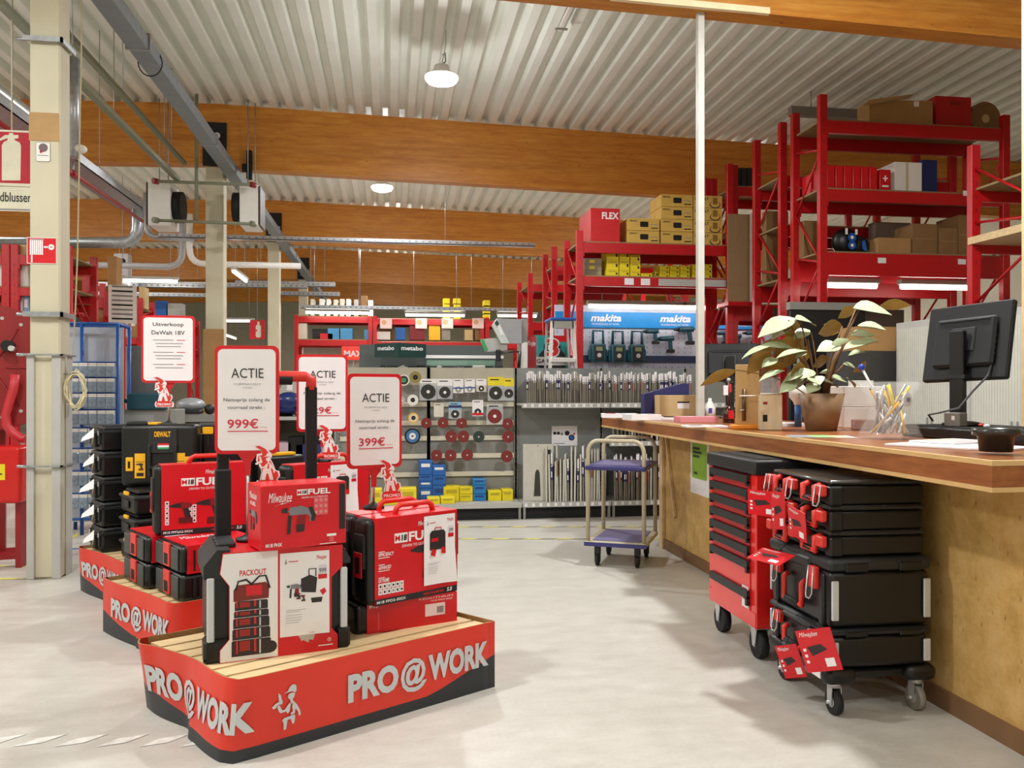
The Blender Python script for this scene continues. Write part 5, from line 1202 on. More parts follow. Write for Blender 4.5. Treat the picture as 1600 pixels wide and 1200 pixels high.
# sandpaper packs standing edge-on in rows
RS = random.Random(3)
def sand_row(x0, x1, z, hmin, hmax, Y, rowname, styles, step=(.018, .03), dep=.23):
    x = x0; i = 0
    protos = {}; RZ = -.28
    while x < x1:
        st = RS.choice(styles); h = RS.uniform(hmin, hmax); th = RS.uniform(*step)
        key = (st, int(h * 30))
        if key not in protos:
            b1 = B()
            top, mid, low = {'w': (WHT, SAND, SAND), 'b': (WHT, BLUED, SAND), 'g': (mat('bag_grey', 'a8a49a', .6), SAND, mat('dark_sand', '5e584e', .8)), 'r': (WHT, mat('rose_grit', 'a86a58', .8), SAND), 'p': (mat('plate_white', 'c9c6ba', .5), mat('plate_white', 'c9c6ba', .5), mat('plate_white', 'c9c6ba', .5)), 'd': (mat('plate_white', 'c9c6ba', .5), mat('tan_board2', '9a7a55', .7), mat('plate_white', 'c9c6ba', .5))}[st]
            b1.box(0, .017, 0, dep, h * .72, h, top, .001); b1.box(0, .019, -.001, dep, h * .45, h * .72, mid, .001); b1.box(0, .019, 0, dep, 0, h * .45, low, .001)
            b1.rect(.003, .013, h * .74, h * .78, INK, -.0012) if st != 'p' else None
            if st == 'b': b1.rect(.002, .014, h * .5, h * .62, WHT, -.0022)
            o = b1.done('sandpaper_pack' if st not in 'pd' else 'sanding_plate'); protos[key] = o
        else: o = protos[key].copy(); COL.objects.link(o)
        kind = {'w': 'white-topped grey', 'b': 'white and navy', 'g': 'dull grey', 'r': 'white and rust coloured', 'p': 'plain off-white', 'd': 'off-white and tan'}[st]
        tag(o, f'thin {kind} sanding pack standing edge-on in the {rowname}', 'sandpaper pack', f'{kind} packs in the {rowname}')
        o.location = (x, Y + RS.uniform(0, .03), z); o.rotation_euler = (0, RS.uniform(-.02, .02), RZ + RS.uniform(-.015, .015))
        x += th; i += 1
sand_row(X1g + .07, X3g - .05, 1.216, .29, .35, GY - .37, 'upper row', 'wwwbbggrw', (.0205, .026))
sand_row(X1g + .27, X2g - .05, .171, .42, .60, GY - .40, 'bottom row', 'ppdpb', (.024, .036))
sand_row(X2g + .05, X3g - .1, .171, .42, .5, GY - .40, 'bottom row behind the trolley', 'bbwpr', (.022, .036))
sand_row(X2g + .05, X3g - .1, .801, .24, .3, GY - .33, 'middle row under the counter end', 'pwwg', (.03, .06))
t = thing('display_plate', 'tall off-white plate with an arched dark window, leaning at the start of the bottom row', 'plate', (X1g + .04, GY - .30, .171), -.05)
b1 = B(); b1.box(0, .33, 0, .012, 0, .61, mat('plate_white', 'c9c6ba', .5), .002); b1.done('plate', t)
b1 = B(); b1.shape([(.115, .05), (.19, .05), (.18, .3), (.165, .335), (.145, .335), (.13, .3)], mat('dark_olive', '35352b', .6), -.001); b1.rect(.25, .3, .47, .55, PD, -.001); b1.disc(.16, .59, .006, INK, -.001, 8); b1.done('print', t)
p = at_y(882, 681, GY - .005)
b1 = B(); b1.box(-.145, .145, -.003, 0, -.11, .11, WHT)
for i, (x, z, r, m) in enumerate(((-.11, .03, .018, INK), (-.07, .03, .018, INK), (-.03, .02, .016, GINK), (.03, .03, .028, INK), (.08, -.02, .035, INK), (.11, .02, .012, PINK))): b1.disc(x, z, r, m, -.0035, 12)
b1.disc(.08, -.02, .02, BLUEB, -.004, 10); b1.rect(-.12, .0, -.09, -.08, GINK, -.0035)
tag(b1.done('info_card', None, p), 'white card with round tool pictures on the grey back panel', 'card')
p, q = at_y(973, 801, GF + .12), at_y(1028, 809, GF + .12)
simple('cardboard_box', 'flat orange-brown cardboard box on the floor under the shelves behind the trolley', 'box', mat('orange_card', 'b07a44', .7), p.x, q.x, GF + .12, GF + .4, 0.0, .1)

# ================================================================= PALLET RACKS
def rack(label, x0, x1, y0, y1, hl, hr, levels, backh=None, brace='z', bh=.11, front_only=False):
    """levels: list of (z_top, beam depth)"""
    t = thing('pallet_rack', label, 'rack', (x0, y0, 0)); W, D = x1 - x0, y1 - y0
    for x, h in ((0, hl), (W, hr)):
        for y in (0, D):
            b1 = B(); s = .045
            b1.box(x - s, x + s, y - .035, y + .035, 0, h, RED, .004)
            for zz in [1.2 + .12 * i for i in range(int((h - 1.3) / .12))]: b1.box(x - .008, x + .008, y - .0365, y - .035, zz, zz + .03, REDD)
            b1.done('upright', t)
        z = .3; k = 0
        while z + .5 < h:
            b1 = B(); za, zb = (z, z + .62) if k % 2 == 0 else (z + .62, z)
            if zb > h: break
            b1.cyl((x, .03, za), (x, D - .03, min(zb, h - .05)), .014, RED, seg=6); b1.done('brace', t)
            if k % 2 == 1: b1 = B(); b1.cyl((x, .03, z + .62), (x, D - .03, min(h - .04, z + .74)), .014, RED, seg=6); b1.done('brace', t)
            z += .62; k += 1
    for zt_, bd in levels:
        for y in (0, D):
            b1 = B(); b1.box(.045, W - .045, y - .025, y + .025, zt_ - bd, zt_, RED, .004); b1.box(.045, .06, y - .03, y + .03, zt_ - bd - .05, zt_, RED); b1.done('beam', t)
        b1 = B(); b1.box(.0, W, .0, D, zt_, zt_ + .02, SHB); b1.done('shelf_board', t)
    return t
def ticket(rk, x, z, w=.1, h=.06):
    b1 = B(); b1.rect(x, x + w, z - h / 2, z + h / 2, WHT, -.027); b1.done('ticket', rk)
R1 = rack('near red pallet rack with first aid cases and brown boxes, above the office cabinets', 4.72, 6.95, 8.6, 9.22, 4.62, 4.5, [(4.34, .14), (3.58, .13), (2.88, .25)])
for px, py in ((1371, 407), (1496, 409)):
    p = at_y(px, py, 8.58); ticket(R1, p.x - 4.72, p.z)
p = at_y(1504, 302, 8.58); ticket(R1, p.x - 4.72, p.z, .14)
R2 = rack('red pallet rack standing back to back behind the one with first aid cases', 4.70, 6.95, 9.5, 10.22, 4.6, 4.5, [(3.95, .13), (3.35, .13), (2.7, .2)])
R3 = rack('red pallet rack with yellow and buff cartons above the blue bannered tool wall', 2.53, 4.66, 11., 11.8, 3.52, 4.5, [(3.36, .14), (2.9, .13)])
for x in (.62, .85): ticket(R3, x, 2.84, .13, .09)
b1 = B(); b1.box(1.1, 2.07, -.034, -.027, 2.79, 2.885, GREYL); b1.done('price_strip', R3)
R4 = rack('red pallet rack with white cartons, behind the step ladder', 2.53, 4.66, 12.75, 13.5, 3.6, 3.9, [(3.3, .13), (2.7, .13), (2.3, .13)])
R5 = rack('red pallet rack furthest along the ladder aisle', 2.53, 4.66, 15., 16.3, 3.5, 3.5, [(3.3, .13), (2.6, .13)])
R6 = rack('red pallet rack with dark goods beyond the thin white post', 4.75, 6.9, 11.05, 11.8, 4.5, 4.5, [(4.2, .13), (3.6, .13), (2.55, .22)])
p = at_y(1198, 287, 11.0); ticket(R6, p.x - 4.75, 4.13, .13, .08)
R0 = rack('red shelf frame at the edge of the view, over the roller cabinets', 5.34, 7.5, 5.9, 7.0, 3.62, 3.62, [(2.74, .12), (3.2, .1)])
b1 = B(); b1.box(-.06, 1.0, -.3, 1.1, 2.70, 2.765, WOODP); b1.done('worn_board', R0)
# cartons on the racks
def carton(px0, py0, px1, py1, Y, zb, m, label, grp=None, depth=.35, rot=0., name='carton', txt=None, cat='carton', extra=None):
    a, c = at_y(px0, py1, Y), at_y(px1, py0, Y)
    t = thing(name, label, cat, (a.x, Y, zb), rot, grp); w_ = c.x - a.x; h = c.z - zb
    b1 = B(); b1.box(0, w_ - .004, 0, depth, 0, h - .003, m, .003); b1.done('box', t)
    b1 = B()
    if txt:
        for s_, x0, x1, z0, z1, mm in txt: b1.text(s_, w_ * x0, w_ * x1, h * z0, h * z1, mm, -.001, bold=.03)
    if extra:
        for x0, x1, z0, z1, mm in extra: b1.rect(w_ * x0, w_ * x1, h * z0, h * z1, mm, -.0012)
    if txt or extra: b1.done('print', t)
    else: b1.bm.free()
    return t
S3t = 3.382
a_ = at_y(923, 330, 11.05)
carton(923, 326, 969, 373, 11.05, S3t, mat('red_carton', 'c4161c', .45), 'tall red carton lettered in white on top of the rack above the tool wall', None, .7, txt=[('FLEX', .38, .95, .68, .88, WHT)])
dw = [(981, 1031, 2, 'low'), (1033, 1083, 4, 'middle'), (1084, 1129, 4, 'post-side')]
for j, (x0, x1, nlev, nm) in enumerate(dw):
    hh = .172; zz = S3t
    for k in range(nlev):
        pz = at_y(x0, 300, 11.05)
        a, c = at_y(x0, 0, 11.05).x, at_y(x1, 0, 11.05).x
        t = thing('buff_carton', f'{NUM[k]} buff carton of the {nm} stack on the rack above the tool wall', 'carton', (a, 11.05, zz), 0, 'buff cartons on the rack top')
        w_ = c - a
        b1 = B(); b1.box(0, w_ - .004, 0, .5, 0, hh - .004, DWC, .003); b1.done('box', t)
        b1 = B()
        if j < 2: b1.rrect(w_ * .38, w_ * .64, .05, .125, .015, BLKM, -.001, 0); b1.text('DEWALT', w_ * .06, w_ * .3, .12, .145, INK, -.001, bold=.03); b1.rect(w_ * .72, w_ * .94, .03, .045, INK, -.001); b1.rect(w_ * .7, w_ * .94, .08, .09, GINK, -.001)
        else: b1.text('DEWALT', w_ * .04, w_ * .52, .105, .14, INK, -.001, bold=.03); b1.disc(w_ * .74, .045, .05, INK, -.001, 14, 1.6); b1.disc(w_ * .74, .05, .042, DWC, -.0015, 14, 1.6); b1.rect(w_ * .66, w_ * .82, .05, .14, mat('print_brown', '8a6a2a', .6), -.002)
        b1.done('print', t); zz += hh
S3b = 2.922
def ystack(px0, px1, tops, Y, dep, grp, lb, m=YEL, spots=True):
    zz = S3b
    for k, py in enumerate(tops):
        a, c = at_y(px0, py, Y), at_y(px1, py, Y); h = c.z - zz
        t = thing('yellow_carton', f'{NUM[k]} yellow carton of the {lb}', 'carton', (a.x, Y, zz), 0, grp)
        b1 = B(); b1.box(0, c.x - a.x - .004, 0, dep, 0, h - .002, m, .002); b1.done('box', t)
        b1 = B(); b1.rect(.02, c.x - a.x - .03, h * .7, h * .85, mat('carton_print', 'b8a818', .6), -.001); b1.rect(c.x - a.x - .045, c.x - a.x - .02, h * .3, h * .6, INK, -.001) if spots else None; b1.done('print', t)
        zz = zz + h
YG = 'yellow cartons on the middle rack shelf'
ystack(948, 967, (422, 406, 391), 11.1, .3, YG, 'tallest yellow stack'); ystack(968, 984, (422, 406, 391), 11.1, .3, YG, 'yellow stack next to the tallest one'); ystack(985, 1001, (424, 411, 398), 11.1, .3, YG, 'three-high yellow stack one step lower'); ystack(1002, 1019, (427,), 11.1, .3, YG, 'single-carton spot beside the yellow stacks')
ystack(1023, 1030, (433, 424), 11.3, .25, YG, 'thin stack behind the single yellow carton')
for i, x in enumerate((1031, 1047, 1063, 1082, 1098)):
    ystack(x, x + 15, (434, 428, 422, 415) if i < 3 else (436, 428, 420, 413), 11.2, .3, YG, ('first', 'second', 'third', 'fourth', 'fifth')[i] + ' of the small yellow stacks beside the thin post')
ystack(910, 939, (432, 424, 416), 11.2, .3, 'grey flat cartons', 'x') if False else None
zz = S3b
for k in range(3):
    a, c = at_y(910, 0, 11.15).x, at_y(940, 0, 11.15).x
    t = thing('flat_carton', ('lowest', 'middle', 'uppermost')[k] + ' flat grey-brown carton with a yellow spot, by the rack upright', 'carton', (a, 11.15, zz), 0, 'flat grey-brown cartons'); h = .085
    b1 = B(); b1.box(0, c - a, 0, .3, 0, h - .002, mat('grey_carton', '9a9078', .65), .002); b1.done('box', t)
    if k: b1 = B(); b1.rect(.1, .17, .02, .06, YEL, -.001); b1.done('print', t)
    zz += h
# first rack: first aid cases, cardboard etc.
S1 = [4.362, 3.602, 2.902]
p = at_y(1362, 185, 8.75); q = at_y(1456, 140, 8.75)
t = thing('open_cardboard_box', 'large brown cardboard box with a raised flap on the top rack board', 'box', (p.x, 8.8, S1[0]), -.1)
b1 = B(); w_ = q.x - p.x; b1.box(0, w_, 0, .3, 0, .31, CARD, .004); b1.done('box', t); b1 = B(); b1.poly([(-.1, -.05, .22), (w_ * .62, -.12, .34), (w_ * .62, .0, .33), (0, 0, .31)], CARD2); b1.poly([(0, 0, .31), (w_ * .62, .0, .33), (w_ * .62, -.12, .34), (-.1, -.05, .22)], CARD); b1.done('flap', t)
b1 = B(); b1.rect(w_ * .7, w_ * .78, .24, .3, WHT, -.001); b1.done('sticker', t)
carton(1462, 152, 1518, 189, 8.8, S1[0], RED, 'red plastic crate beside the flapped cardboard box on the top rack board', None, .35, name='red_crate', cat='crate', extra=[(.4, .7, .75, .85, REDD)])
t = thing('cable_reel', 'brown reel standing next to the red crate on the top rack board', 'reel', (at_y(1540, 0, 8.9).x, 8.9, S1[0] + .2)); b1 = B(); b1.cyl((0, 0, 0), (0, .14, 0), .2, CARDD, seg=26, sm=False); b1.disc(0, 0, .05, CARD2, -.002); b1.done('flange', t)
xx = at_y(1292, 0, 8.66).x
wf = (at_y(1372, 0, 8.66).x - xx) / 6
for i in range(6):
    t = thing('first_aid_case', ORD[i] + ' red case in the row of six on the second rack board' if i < 4 else ('fifth' if i == 4 else 'sixth') + ' red case in the row of six on the second rack board', 'first aid case', (xx + wf * i, 8.66, S1[1]), 0, 'red first aid cases')
    b1 = B(); b1.box(0, wf - .006, 0, .3, 0, .27, mat('case_red', 'c8141c', .35), .012, 2); b1.done('shell', t); b1 = B(); b1.box(wf * .3, wf * .6, .05, .2, .268, .285, REDD, .004); b1.done('handle', t)
for i, (px, lb) in enumerate(((1270, 'red first aid case with a white cross, beside the rack upright'), (1376, 'red first aid case with a white cross, before the white carton'))):
    p = at_y(px, 285, 8.66); t = thing('first_aid_case', lb, 'first aid case', (max(p.x, 4.60) if i else 4.62, 8.68, S1[1] + (.0 if i else .0)), 0 if i else .0, 'red first aid cases')
    if i == 0: t.location.x = 4.78; t.location.y = 8.975
    b1 = B(); b1.box(0, .2 if i == 0 else .14, 0, .2, 0, .25, mat('case_red', 'c8141c', .35), .01, 2); b1.done('shell', t); b1 = B(); b1.rect(.04, .1, .14, .155, WHT, -.001); b1.rect(.062, .078, .115, .18, WHT, -.0012); b1.rect(.03, .11, .05, .07, WHT, -.001); b1.done('print', t)
carton(1398, 254, 1441, 291, 8.7, S1[1], WHT2, 'white carton on the second rack board after the red cases', None, .35, name='white_carton', extra=[(.4, .5, 0, .99, mat('tape_beige', 'c4b898', .5))])
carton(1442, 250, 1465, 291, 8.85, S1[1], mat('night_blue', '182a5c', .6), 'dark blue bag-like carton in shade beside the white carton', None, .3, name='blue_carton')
for i, (a, y0, c, lb) in enumerate(((1372, 372, 1424, 'long brown carton'), (1426, 350, 1465, 'taller brown carton pair'), (1467, 356, 1497, 'squarish brown carton'), (1498, 336, 1518, 'highest brown carton'))):
    carton(a, y0, c, 392, 8.7, S1[2], CARDD if i else CARD, lb + ' on the lowest board of the near rack', 'brown cartons on the near rack', .4, extra=[(.1, .9, .5, .52, CARD)])
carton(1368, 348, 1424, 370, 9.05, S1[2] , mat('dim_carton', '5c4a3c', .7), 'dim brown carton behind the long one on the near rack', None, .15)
p = at_y(1328, 388, 8.8); t = thing('backpack', 'black backpack with blue and white buckled straps on the near rack', 'backpack', (p.x, 8.85, S1[2])); b1 = B(); b1.ball((0, 0.05, .16), .16, BLK, 1, .7, 1.); b1.ball((.16, .06, .12), .13, BLK2, 1.1, .7, .9); b1.done('body', t)
b1 = B()
for z in (.09, .18): b1.disc(-.02, z, .05, BLUE, -.13, 12); b1.disc(-.02, z, .02, WHT, -.131, 8)
b1.rect(-.08, -.05, .22, .29, WHT, -.09); b1.rect(.04, .07, .22, .28, WHT, -.09); b1.shape([(.14, .06), (.2, .03), (.17, .16), (.13, .15)], BLUEB, -.075); b1.done('strap', t)
# tall boards between the racks
p, q = at_y(1137, 440, 10.7), at_y(1172, 335, 10.7)
t = thing('chipboard_sheet', 'tall chipboard sheet on end between two red racks', 'board', (p.x, 10.7, 2.56)); b1 = B(); b1.box(0, q.x - p.x, 0, .02, 0, q.z - 2.56, mat('sheet_chipboard', '8f7450', .7, scale=20), .002); b1.done('sheet', t); b1 = B(); b1.box(q.x - p.x, q.x - p.x + .05, -.01, .02, -.0, q.z - 2.56, WHT2); b1.done('pale_edge', t); b1 = B(); b1.box(0, .4, -.02, .36, -.05, -.002, RED); b1.done('bracket', t)
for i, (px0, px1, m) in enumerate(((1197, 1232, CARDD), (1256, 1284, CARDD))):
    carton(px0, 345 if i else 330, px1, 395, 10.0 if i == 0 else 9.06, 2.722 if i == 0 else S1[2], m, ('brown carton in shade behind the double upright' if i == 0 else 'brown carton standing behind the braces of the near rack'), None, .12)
for i in range(4):
    carton(1150 + 9 * i, 262, 1158 + 9 * i, 279, 11.1, 4.222, mat('dim_bottle', '26302e', .5), ('first', 'second', 'third', 'fourth')[i] + ' small dark bottle carton on the high board beyond the thin post', 'dark bottle cartons', .2)

# ================================================================= BLUE TOOL WALL
WY = 12.3
x0 = 2.45; x1 = at_y(1216, 500, WY).x
t = thing('tool_wall', 'perforated white display wall with a bright blue lettered banner, between the red racks', 'display wall', (x0, WY, .3))
W = x1 - x0
b1 = B(); b1.box(0, W, 0, .04, 0, 2.35, mat('perforated_white', 'c3cbdc', .5))
HO = mat('perforation', '7c8496', .6)
for i in range(int(W / .1)):
    for j in range(22): b1.rect(.03 + .1 * i, .042 + .1 * i, .5 + .075 * j, .53 + .075 * j, HO, -.001)
b1.done('perforated_panel', t)
zb, zt_ = at_y(1000, 513, WY).z - .3, at_y(1000, 488.5, WY).z - .3
b1 = B(); b1.box(0, W, -.03, -.002, zb, zt_, BLUEM, .003); o = b1.done('banner', t)
b1 = B()
for px in (922, 1030, 1140):
    a, c = at_y(px, 500, WY).x - x0, at_y(px + 48, 500, WY).x - x0
    b1.text('makita', a, c, zb + .095, zt_ - .035, WHT, -.032, shear=.25, bold=.03); b1.text('PROFESSIONALS AT WORK', a + .02, c - .03, zb + .04, zb + .07, WHT, -.032)
b1.done('lettering', o)
b1 = B(); b1.box(0, W, -.06, -.002, at_y(1000, 566, WY).z - .3, at_y(1000, 556, WY).z - .3, mat('navy_shelf_edge', '1c3050', .5)); b1.done('shelf_edge', t)
b1 = B(); b1.box(0, W, -.35, 0, 1.0, 1.03, GREYL); b1.done('lower_shelf', t)
def radio(px, py0, py1, label):
    p = at_y(px, py1, WY - .2); h = at_y(px, py0, WY - .2).z - p.z; t = thing('site_radio', label, 'radio', (p.x, WY - .2, p.z), 0, 'site radios on the tool wall')
    w_ = h * .47
    b1 = B(); b1.box(-w_ / 2, w_ / 2, 0, .14, 0, h * .56, BLUET, .02, 2); b1.box(-w_ * .32, w_ * .32, -.02, .02, h * .04, h * .5, BLK2, .01); b1.box(-w_ * .65, -w_ * .45, .02, .12, .02, h * .42, BLUET, .02); b1.box(w_ * .45, w_ * .6, .02, .12, .02, h * .42, BLUET, .02); b1.done('body', t)
    b1 = B(); b1.tube([(-w_ * .36, .06, h * .5), (-w_ * .34, .06, h * .97), (w_ * .34, .06, h * .97), (w_ * .36, .06, h * .5)], .022, BLUET, 6); b1.done('roll_bar', t)
    b1 = B(); b1.rect(-w_ * .22, w_ * .22, h * .34, h * .46, mat('lcd_olive', '7f8a62', .3), -.021); b1.disc(0, h * .2, h * .07, GREYL, -.021, 12); b1.done('dial', t)
    b1 = B(); b1.cyl((0, .1, h * .9), (0, .185, h * .92), .006, ZINC, seg=6); b1.done('hook', t)
radio(936, 515, 565, 'dark teal site radio next to the red upright on the tool wall'); radio(967, 516, 566, 'dark teal site radio in the middle of the three on the tool wall'); radio(997, 516, 566, 'dark teal site radio beside the cordless drills on the tool wall')
def drill(px, py, s, label, flip=1, Y=WY - .1):
    p = at_y(px, py, Y); k = s; t = thing('cordless_drill', label, 'cordless drill', p, 0 if flip > 0 else pi, 'cordless drills on the tool wall')
    b1 = B(); b1.cyl((-.1 * k, 0, .05 * k), (.1 * k, 0, .06 * k), .036 * k, BLUET, .04 * k, seg=12); b1.prism([(.02 * k, .04 * k), (.07 * k, .04 * k), (.085 * k, -.1 * k), (.035 * k, -.1 * k)], -.018 * k, .018 * k, BLUET); b1.done('body', t)
    b1 = B(); b1.cyl((-.17 * k, 0, .047 * k), (-.1 * k, 0, .05 * k), .014 * k, BLK, .03 * k, seg=10); b1.done('chuck', t)
    b1 = B(); b1.box(.0, .11 * k, -.035 * k, .035 * k, -.15 * k, -.1 * k, BLK2, .006); b1.done('battery', t)
    b1 = B(); b1.cyl((.05 * k, .02, .03 * k), (.05 * k, .12, .04 * k), .006, ZINC, seg=6); b1.done('hook', t)
drill(1019, 523, .95, 'cordless drill hung highest, beside the radios'); drill(1042, 535, 1.05, 'cordless drill hung lower, in the middle of the tool wall'); drill(1072, 521, 1.15, 'cordless drill with its chuck up, beside the thin white post')
drill(1128, 525, .8, 'cordless drill half hidden between red uprights'); drill(1150, 530, .8, 'cordless drill seen over the smaller monitor'); drill(1174, 525, .85, 'cordless drill beside the double red upright above the plant')
for i, (px, w_, m, lb) in enumerate(((1012, .14, BLK, 'black tool'), (926, .12, BLK2, 'charcoal tool'), (1030, .2, mat('brown_blue_tool', '3a2a24', .5), 'brown and black tool'), (1047, .16, BLUET, 'teal tool'), (985, .2, BLK, 'rounded black tool'))):
    p = at_y(px, 585, WY - .2); b1 = B(); b1.ball((0, 0, .12), .12, m, w_ / .12 * .7, .8, 1., 12, 6); b1.box(-w_ * .4, w_ * .4, -.06, .06, 0, .05, m, .01)
    tag(b1.done('power_tool', None, (p.x, WY - .2, 1.331)), lb + ' on the low tool wall shelf, over the sandpaper packs', 'power tool')
# step ladder
pL = at_y(880, 640, 9.9)
t = thing('step_ladder', 'white aluminium step ladder with a blue top cap, behind the sandpaper shelf', 'ladder', (pL.x, 9.9, 0))
zt_ = at_y(880, 499, 9.9).z
for s in (-1, 1):
    b1 = B(); b1.prism([(s * .13 - .018, zt_), (s * .13 + .018, zt_), (s * .24 + .02, 0), (s * .24 - .02, 0)], 0, .04, WHT2); b1.done('stile', t)
    b1 = B(); b1.M = Matrix.Translation((0, .06, 0)); b1.prism([(s * .13 - .012, zt_ - .02), (s * .13 + .012, zt_ - .02), (s * .22 + .012, 0), (s * .22 - .012, 0)], .3, .33, ALU); b1.done('rear_leg', t)
for k, z in enumerate((.35, .7, 1.05, 1.4, 1.75)):
    b1 = B(); hw = .23 - (z / zt_) * .1; b1.box(-hw, hw, -.03, .12, z - .05, z, WHT2, .004); b1.done('tread', t)
b1 = B(); b1.box(-.16, .16, -.03, .4, zt_ - .015, zt_ + .02, BLUE, .01); b1.box(-.13, .13, .0, .02, zt_ - .11, zt_ - .02, GREYL); b1.done('top_cap', t)
# guarantee poster, red banner and the slanting header boards
p = at_y(862, 555, 10.4); p0_, p1_ = at_y(837, 524, 10.4), at_y(888, 590, 10.4); w_, h = p1_.x - p0_.x, p0_.z - p1_.z
t = thing('guarantee_board', 'teal board with black circle, red figure 3 and grey GARANTIE plate, behind the ladder', 'board', (p0_.x, 10.4, p1_.z - .4))
b1 = B(); b1.box(0, w_, 0, .02, 0, h + .4, TEAL); b1.box(w_ * .3, w_ * .7, .02, .05, -(p1_.z - .4), h * .5, GREYS); b1.done('board', t)
b1 = B(); Z = .4; b1.rect(w_ * .5, w_, Z + h * .85, Z + h, RED2, -.001); b1.disc(w_ * .5, Z + h * .38, w_ * .44, INK, -.002, 28); b1.disc(w_ * .5, Z + h * .72, w_ * .26, INK, -.002, 24); b1.text('3', w_ * .26, w_ * .74, Z + h * .47, Z + h * .95, WHT, -.004, bold=.07); b1.text('3', w_ * .3, w_ * .7, Z + h * .5, Z + h * .92, RED2, -.006, bold=.03)
b1.rrect(w_ * -.06, w_ * 1.02, Z + h * .29, Z + h * .49, .02, mat('plate_grey', 'c4c2bd', .5), -.012, -.004); b1.text('GARANTIE', w_ * .02, w_ * .95, Z + h * .34, Z + h * .44, INK, -.013, bold=.02); b1.rect(w_ * .25, w_ * .6, Z + h * .1, Z + h * .14, WHT, -.003); b1.done('print', t)
p0_, p1_ = at_y(823, 526, 10.2), at_y(838, 551, 10.2)
b1 = B(); b1.box(0, p1_.x - p0_.x, 0, .015, 0, p0_.z, mat('banner_red', 'b41c22', .5)); o = tag(b1.done('red_board', None, (p0_.x, 10.2, 0)), 'narrow red board with white script lettering beside the guarantee board', 'board')
b1 = B(); hz_ = p1_.z; art_bolt_logo(b1, .01, .11, hz_ + .06, hz_ + .15, WHT, -.001); b1.done('lettering', o)
p = at_y(818, 560, 9.9)
t = thing('product_stand', 'tall grey product stand with two slanting green-labelled header boards, beyond the disc bay', 'display stand', (p.x, 9.9, 0))
zA, zB_ = at_y(800, 498, 9.9).z, at_y(800, 537, 9.9).z; k_ = (9.9 / CA) / FPX
b1 = B(); b1.box(-.03, .05, 0, .3, 0, zA, GREYS, .004); b1.done('post', t)
b1 = B(); b1.prism([(-.03, zA - .01), (-.33, zA), (-.18, zB_), (-.03, zB_)], -.05, .02, mat('header_grey', '97989a', .5)); b1.done('upper_header', t)
b1 = B(); b1.prism([(-.33, zA), (-.39, zA - .09), (-.28, zB_ - .0), (-.18, zB_)], -.06, .0, mat('header_pale', 'c8d0cc', .5)); b1.shape([(-.345, zA - .03), (-.32, zA - .02), (-.25, zA - .2), (-.28, zA - .21)], WHT, -.062); b1.shape([(-.36, zA - .06), (-.33, zA - .02), (-.3, zA - .07), (-.33, zA - .1)], GRND, -.063); b1.done('header_print', t)
b1 = B(); b1.prism([(-.52, zB_ + .05), (-.2, zB_ + .08), (-.2, zB_ - .08), (-.44, zB_ - .1)], -.02, .06, GREYL); b1.shape([(-.53, zB_ + .03), (-.49, zB_ + .06), (-.43, zB_ - .08), (-.47, zB_ - .1)], GRN, -.022); b1.done('lower_header', t)
b1 = B(); b1.box(-.03, .0, -.3, 0, 1.62, 1.92, WHT2); b1.done('side_plate', t)
b1 = B(); b1.box(-.36, -.3, -.2, -.16, 1.70, 1.84, BLK, .01); b1.cyl((-.3, -.18, 1.8), (-.05, -.1, 1.82), .008, BLK, seg=6); b1.cyl((-.08, -.12, 1.6), (-.06, -.12, 1.82), .018, BLK, seg=8); b1.done('camera_arm', t)
# ================================================================= GREEN HEADERED TOOL DISPLAY BEHIND THE GONDOLA
p = at_y(590, 575, 10.6); xa, xb = at_y(560, 575, 10.6).x, at_y(790, 575, 10.6).x
t = thing('metal_display_unit', 'grey display unit with a folded dark green header, showing over the disc bay', 'display unit', (xa, 10.6, 0)); W = xb - xa
b1 = B(); b1.box(0, W, .3, .33, 0, 1.95, mat('slate_back', '4a504e', .5)); b1.box(0, W, 0, .3, 1.56, 1.59, GREYL); b1.box(0, W, 0, .3, .1, .13, GREYL); b1.done('cabinet', t)
z0, z1 = at_y(600, 558, 10.55).z, at_y(600, 537, 10.55).z
xs_ = [at_y(q, 0, 10.55).x - xa for q in (585, 622, 666)]
b1 = B(); b1.poly([(xs_[0], .0, z0), (xs_[1], -.16, z0 - .01), (xs_[1], -.16, z1 + .01), (xs_[0], .0, z1)], GRND); b1.poly([(xs_[1], -.16, z0 - .01), (xs_[2], .0, z0), (xs_[2], .0, z1), (xs_[1], -.16, z1 + .01)], GRND); b1.poly([(xs_[0], 0, z1), (xs_[1], -.16, z1 + .01), (xs_[2], 0, z1)], GRND); b1.done('header', t)
b1 = B(); fnA = lambda s, z: (s, -.16 * (s - xs_[0]) / (xs_[1] - xs_[0]) - .003, z); fnB = lambda s, z: (s, -.16 * (xs_[2] - s) / (xs_[2] - xs_[1]) - .003, z)
b1.text('metabo', xs_[0] + .04, xs_[1] - .05, z0 + .085, z1 - .03, WHT, bold=.02, fn=fnA); b1.text('metabo', xs_[1] + .04, xs_[2] - .04, z0 + .085, z1 - .03, WHT, bold=.02, fn=fnB); b1.done('lettering', t)
b1 = B(); b1.box(xs_[2], W, .2, .22, z0 + .0, z0 + .04, WHT2); b1.box(xs_[2] + .02, W - .1, .28, .3, z0 - .13, z0 - .02, mat('mint_panel', '7c9a88', .5)); b1.box(xs_[2] - .5, W, .24, .26, z0 - .21, z0 - .1, mat('night_strip', '1c2326', .5)); b1.done('fascia', t)
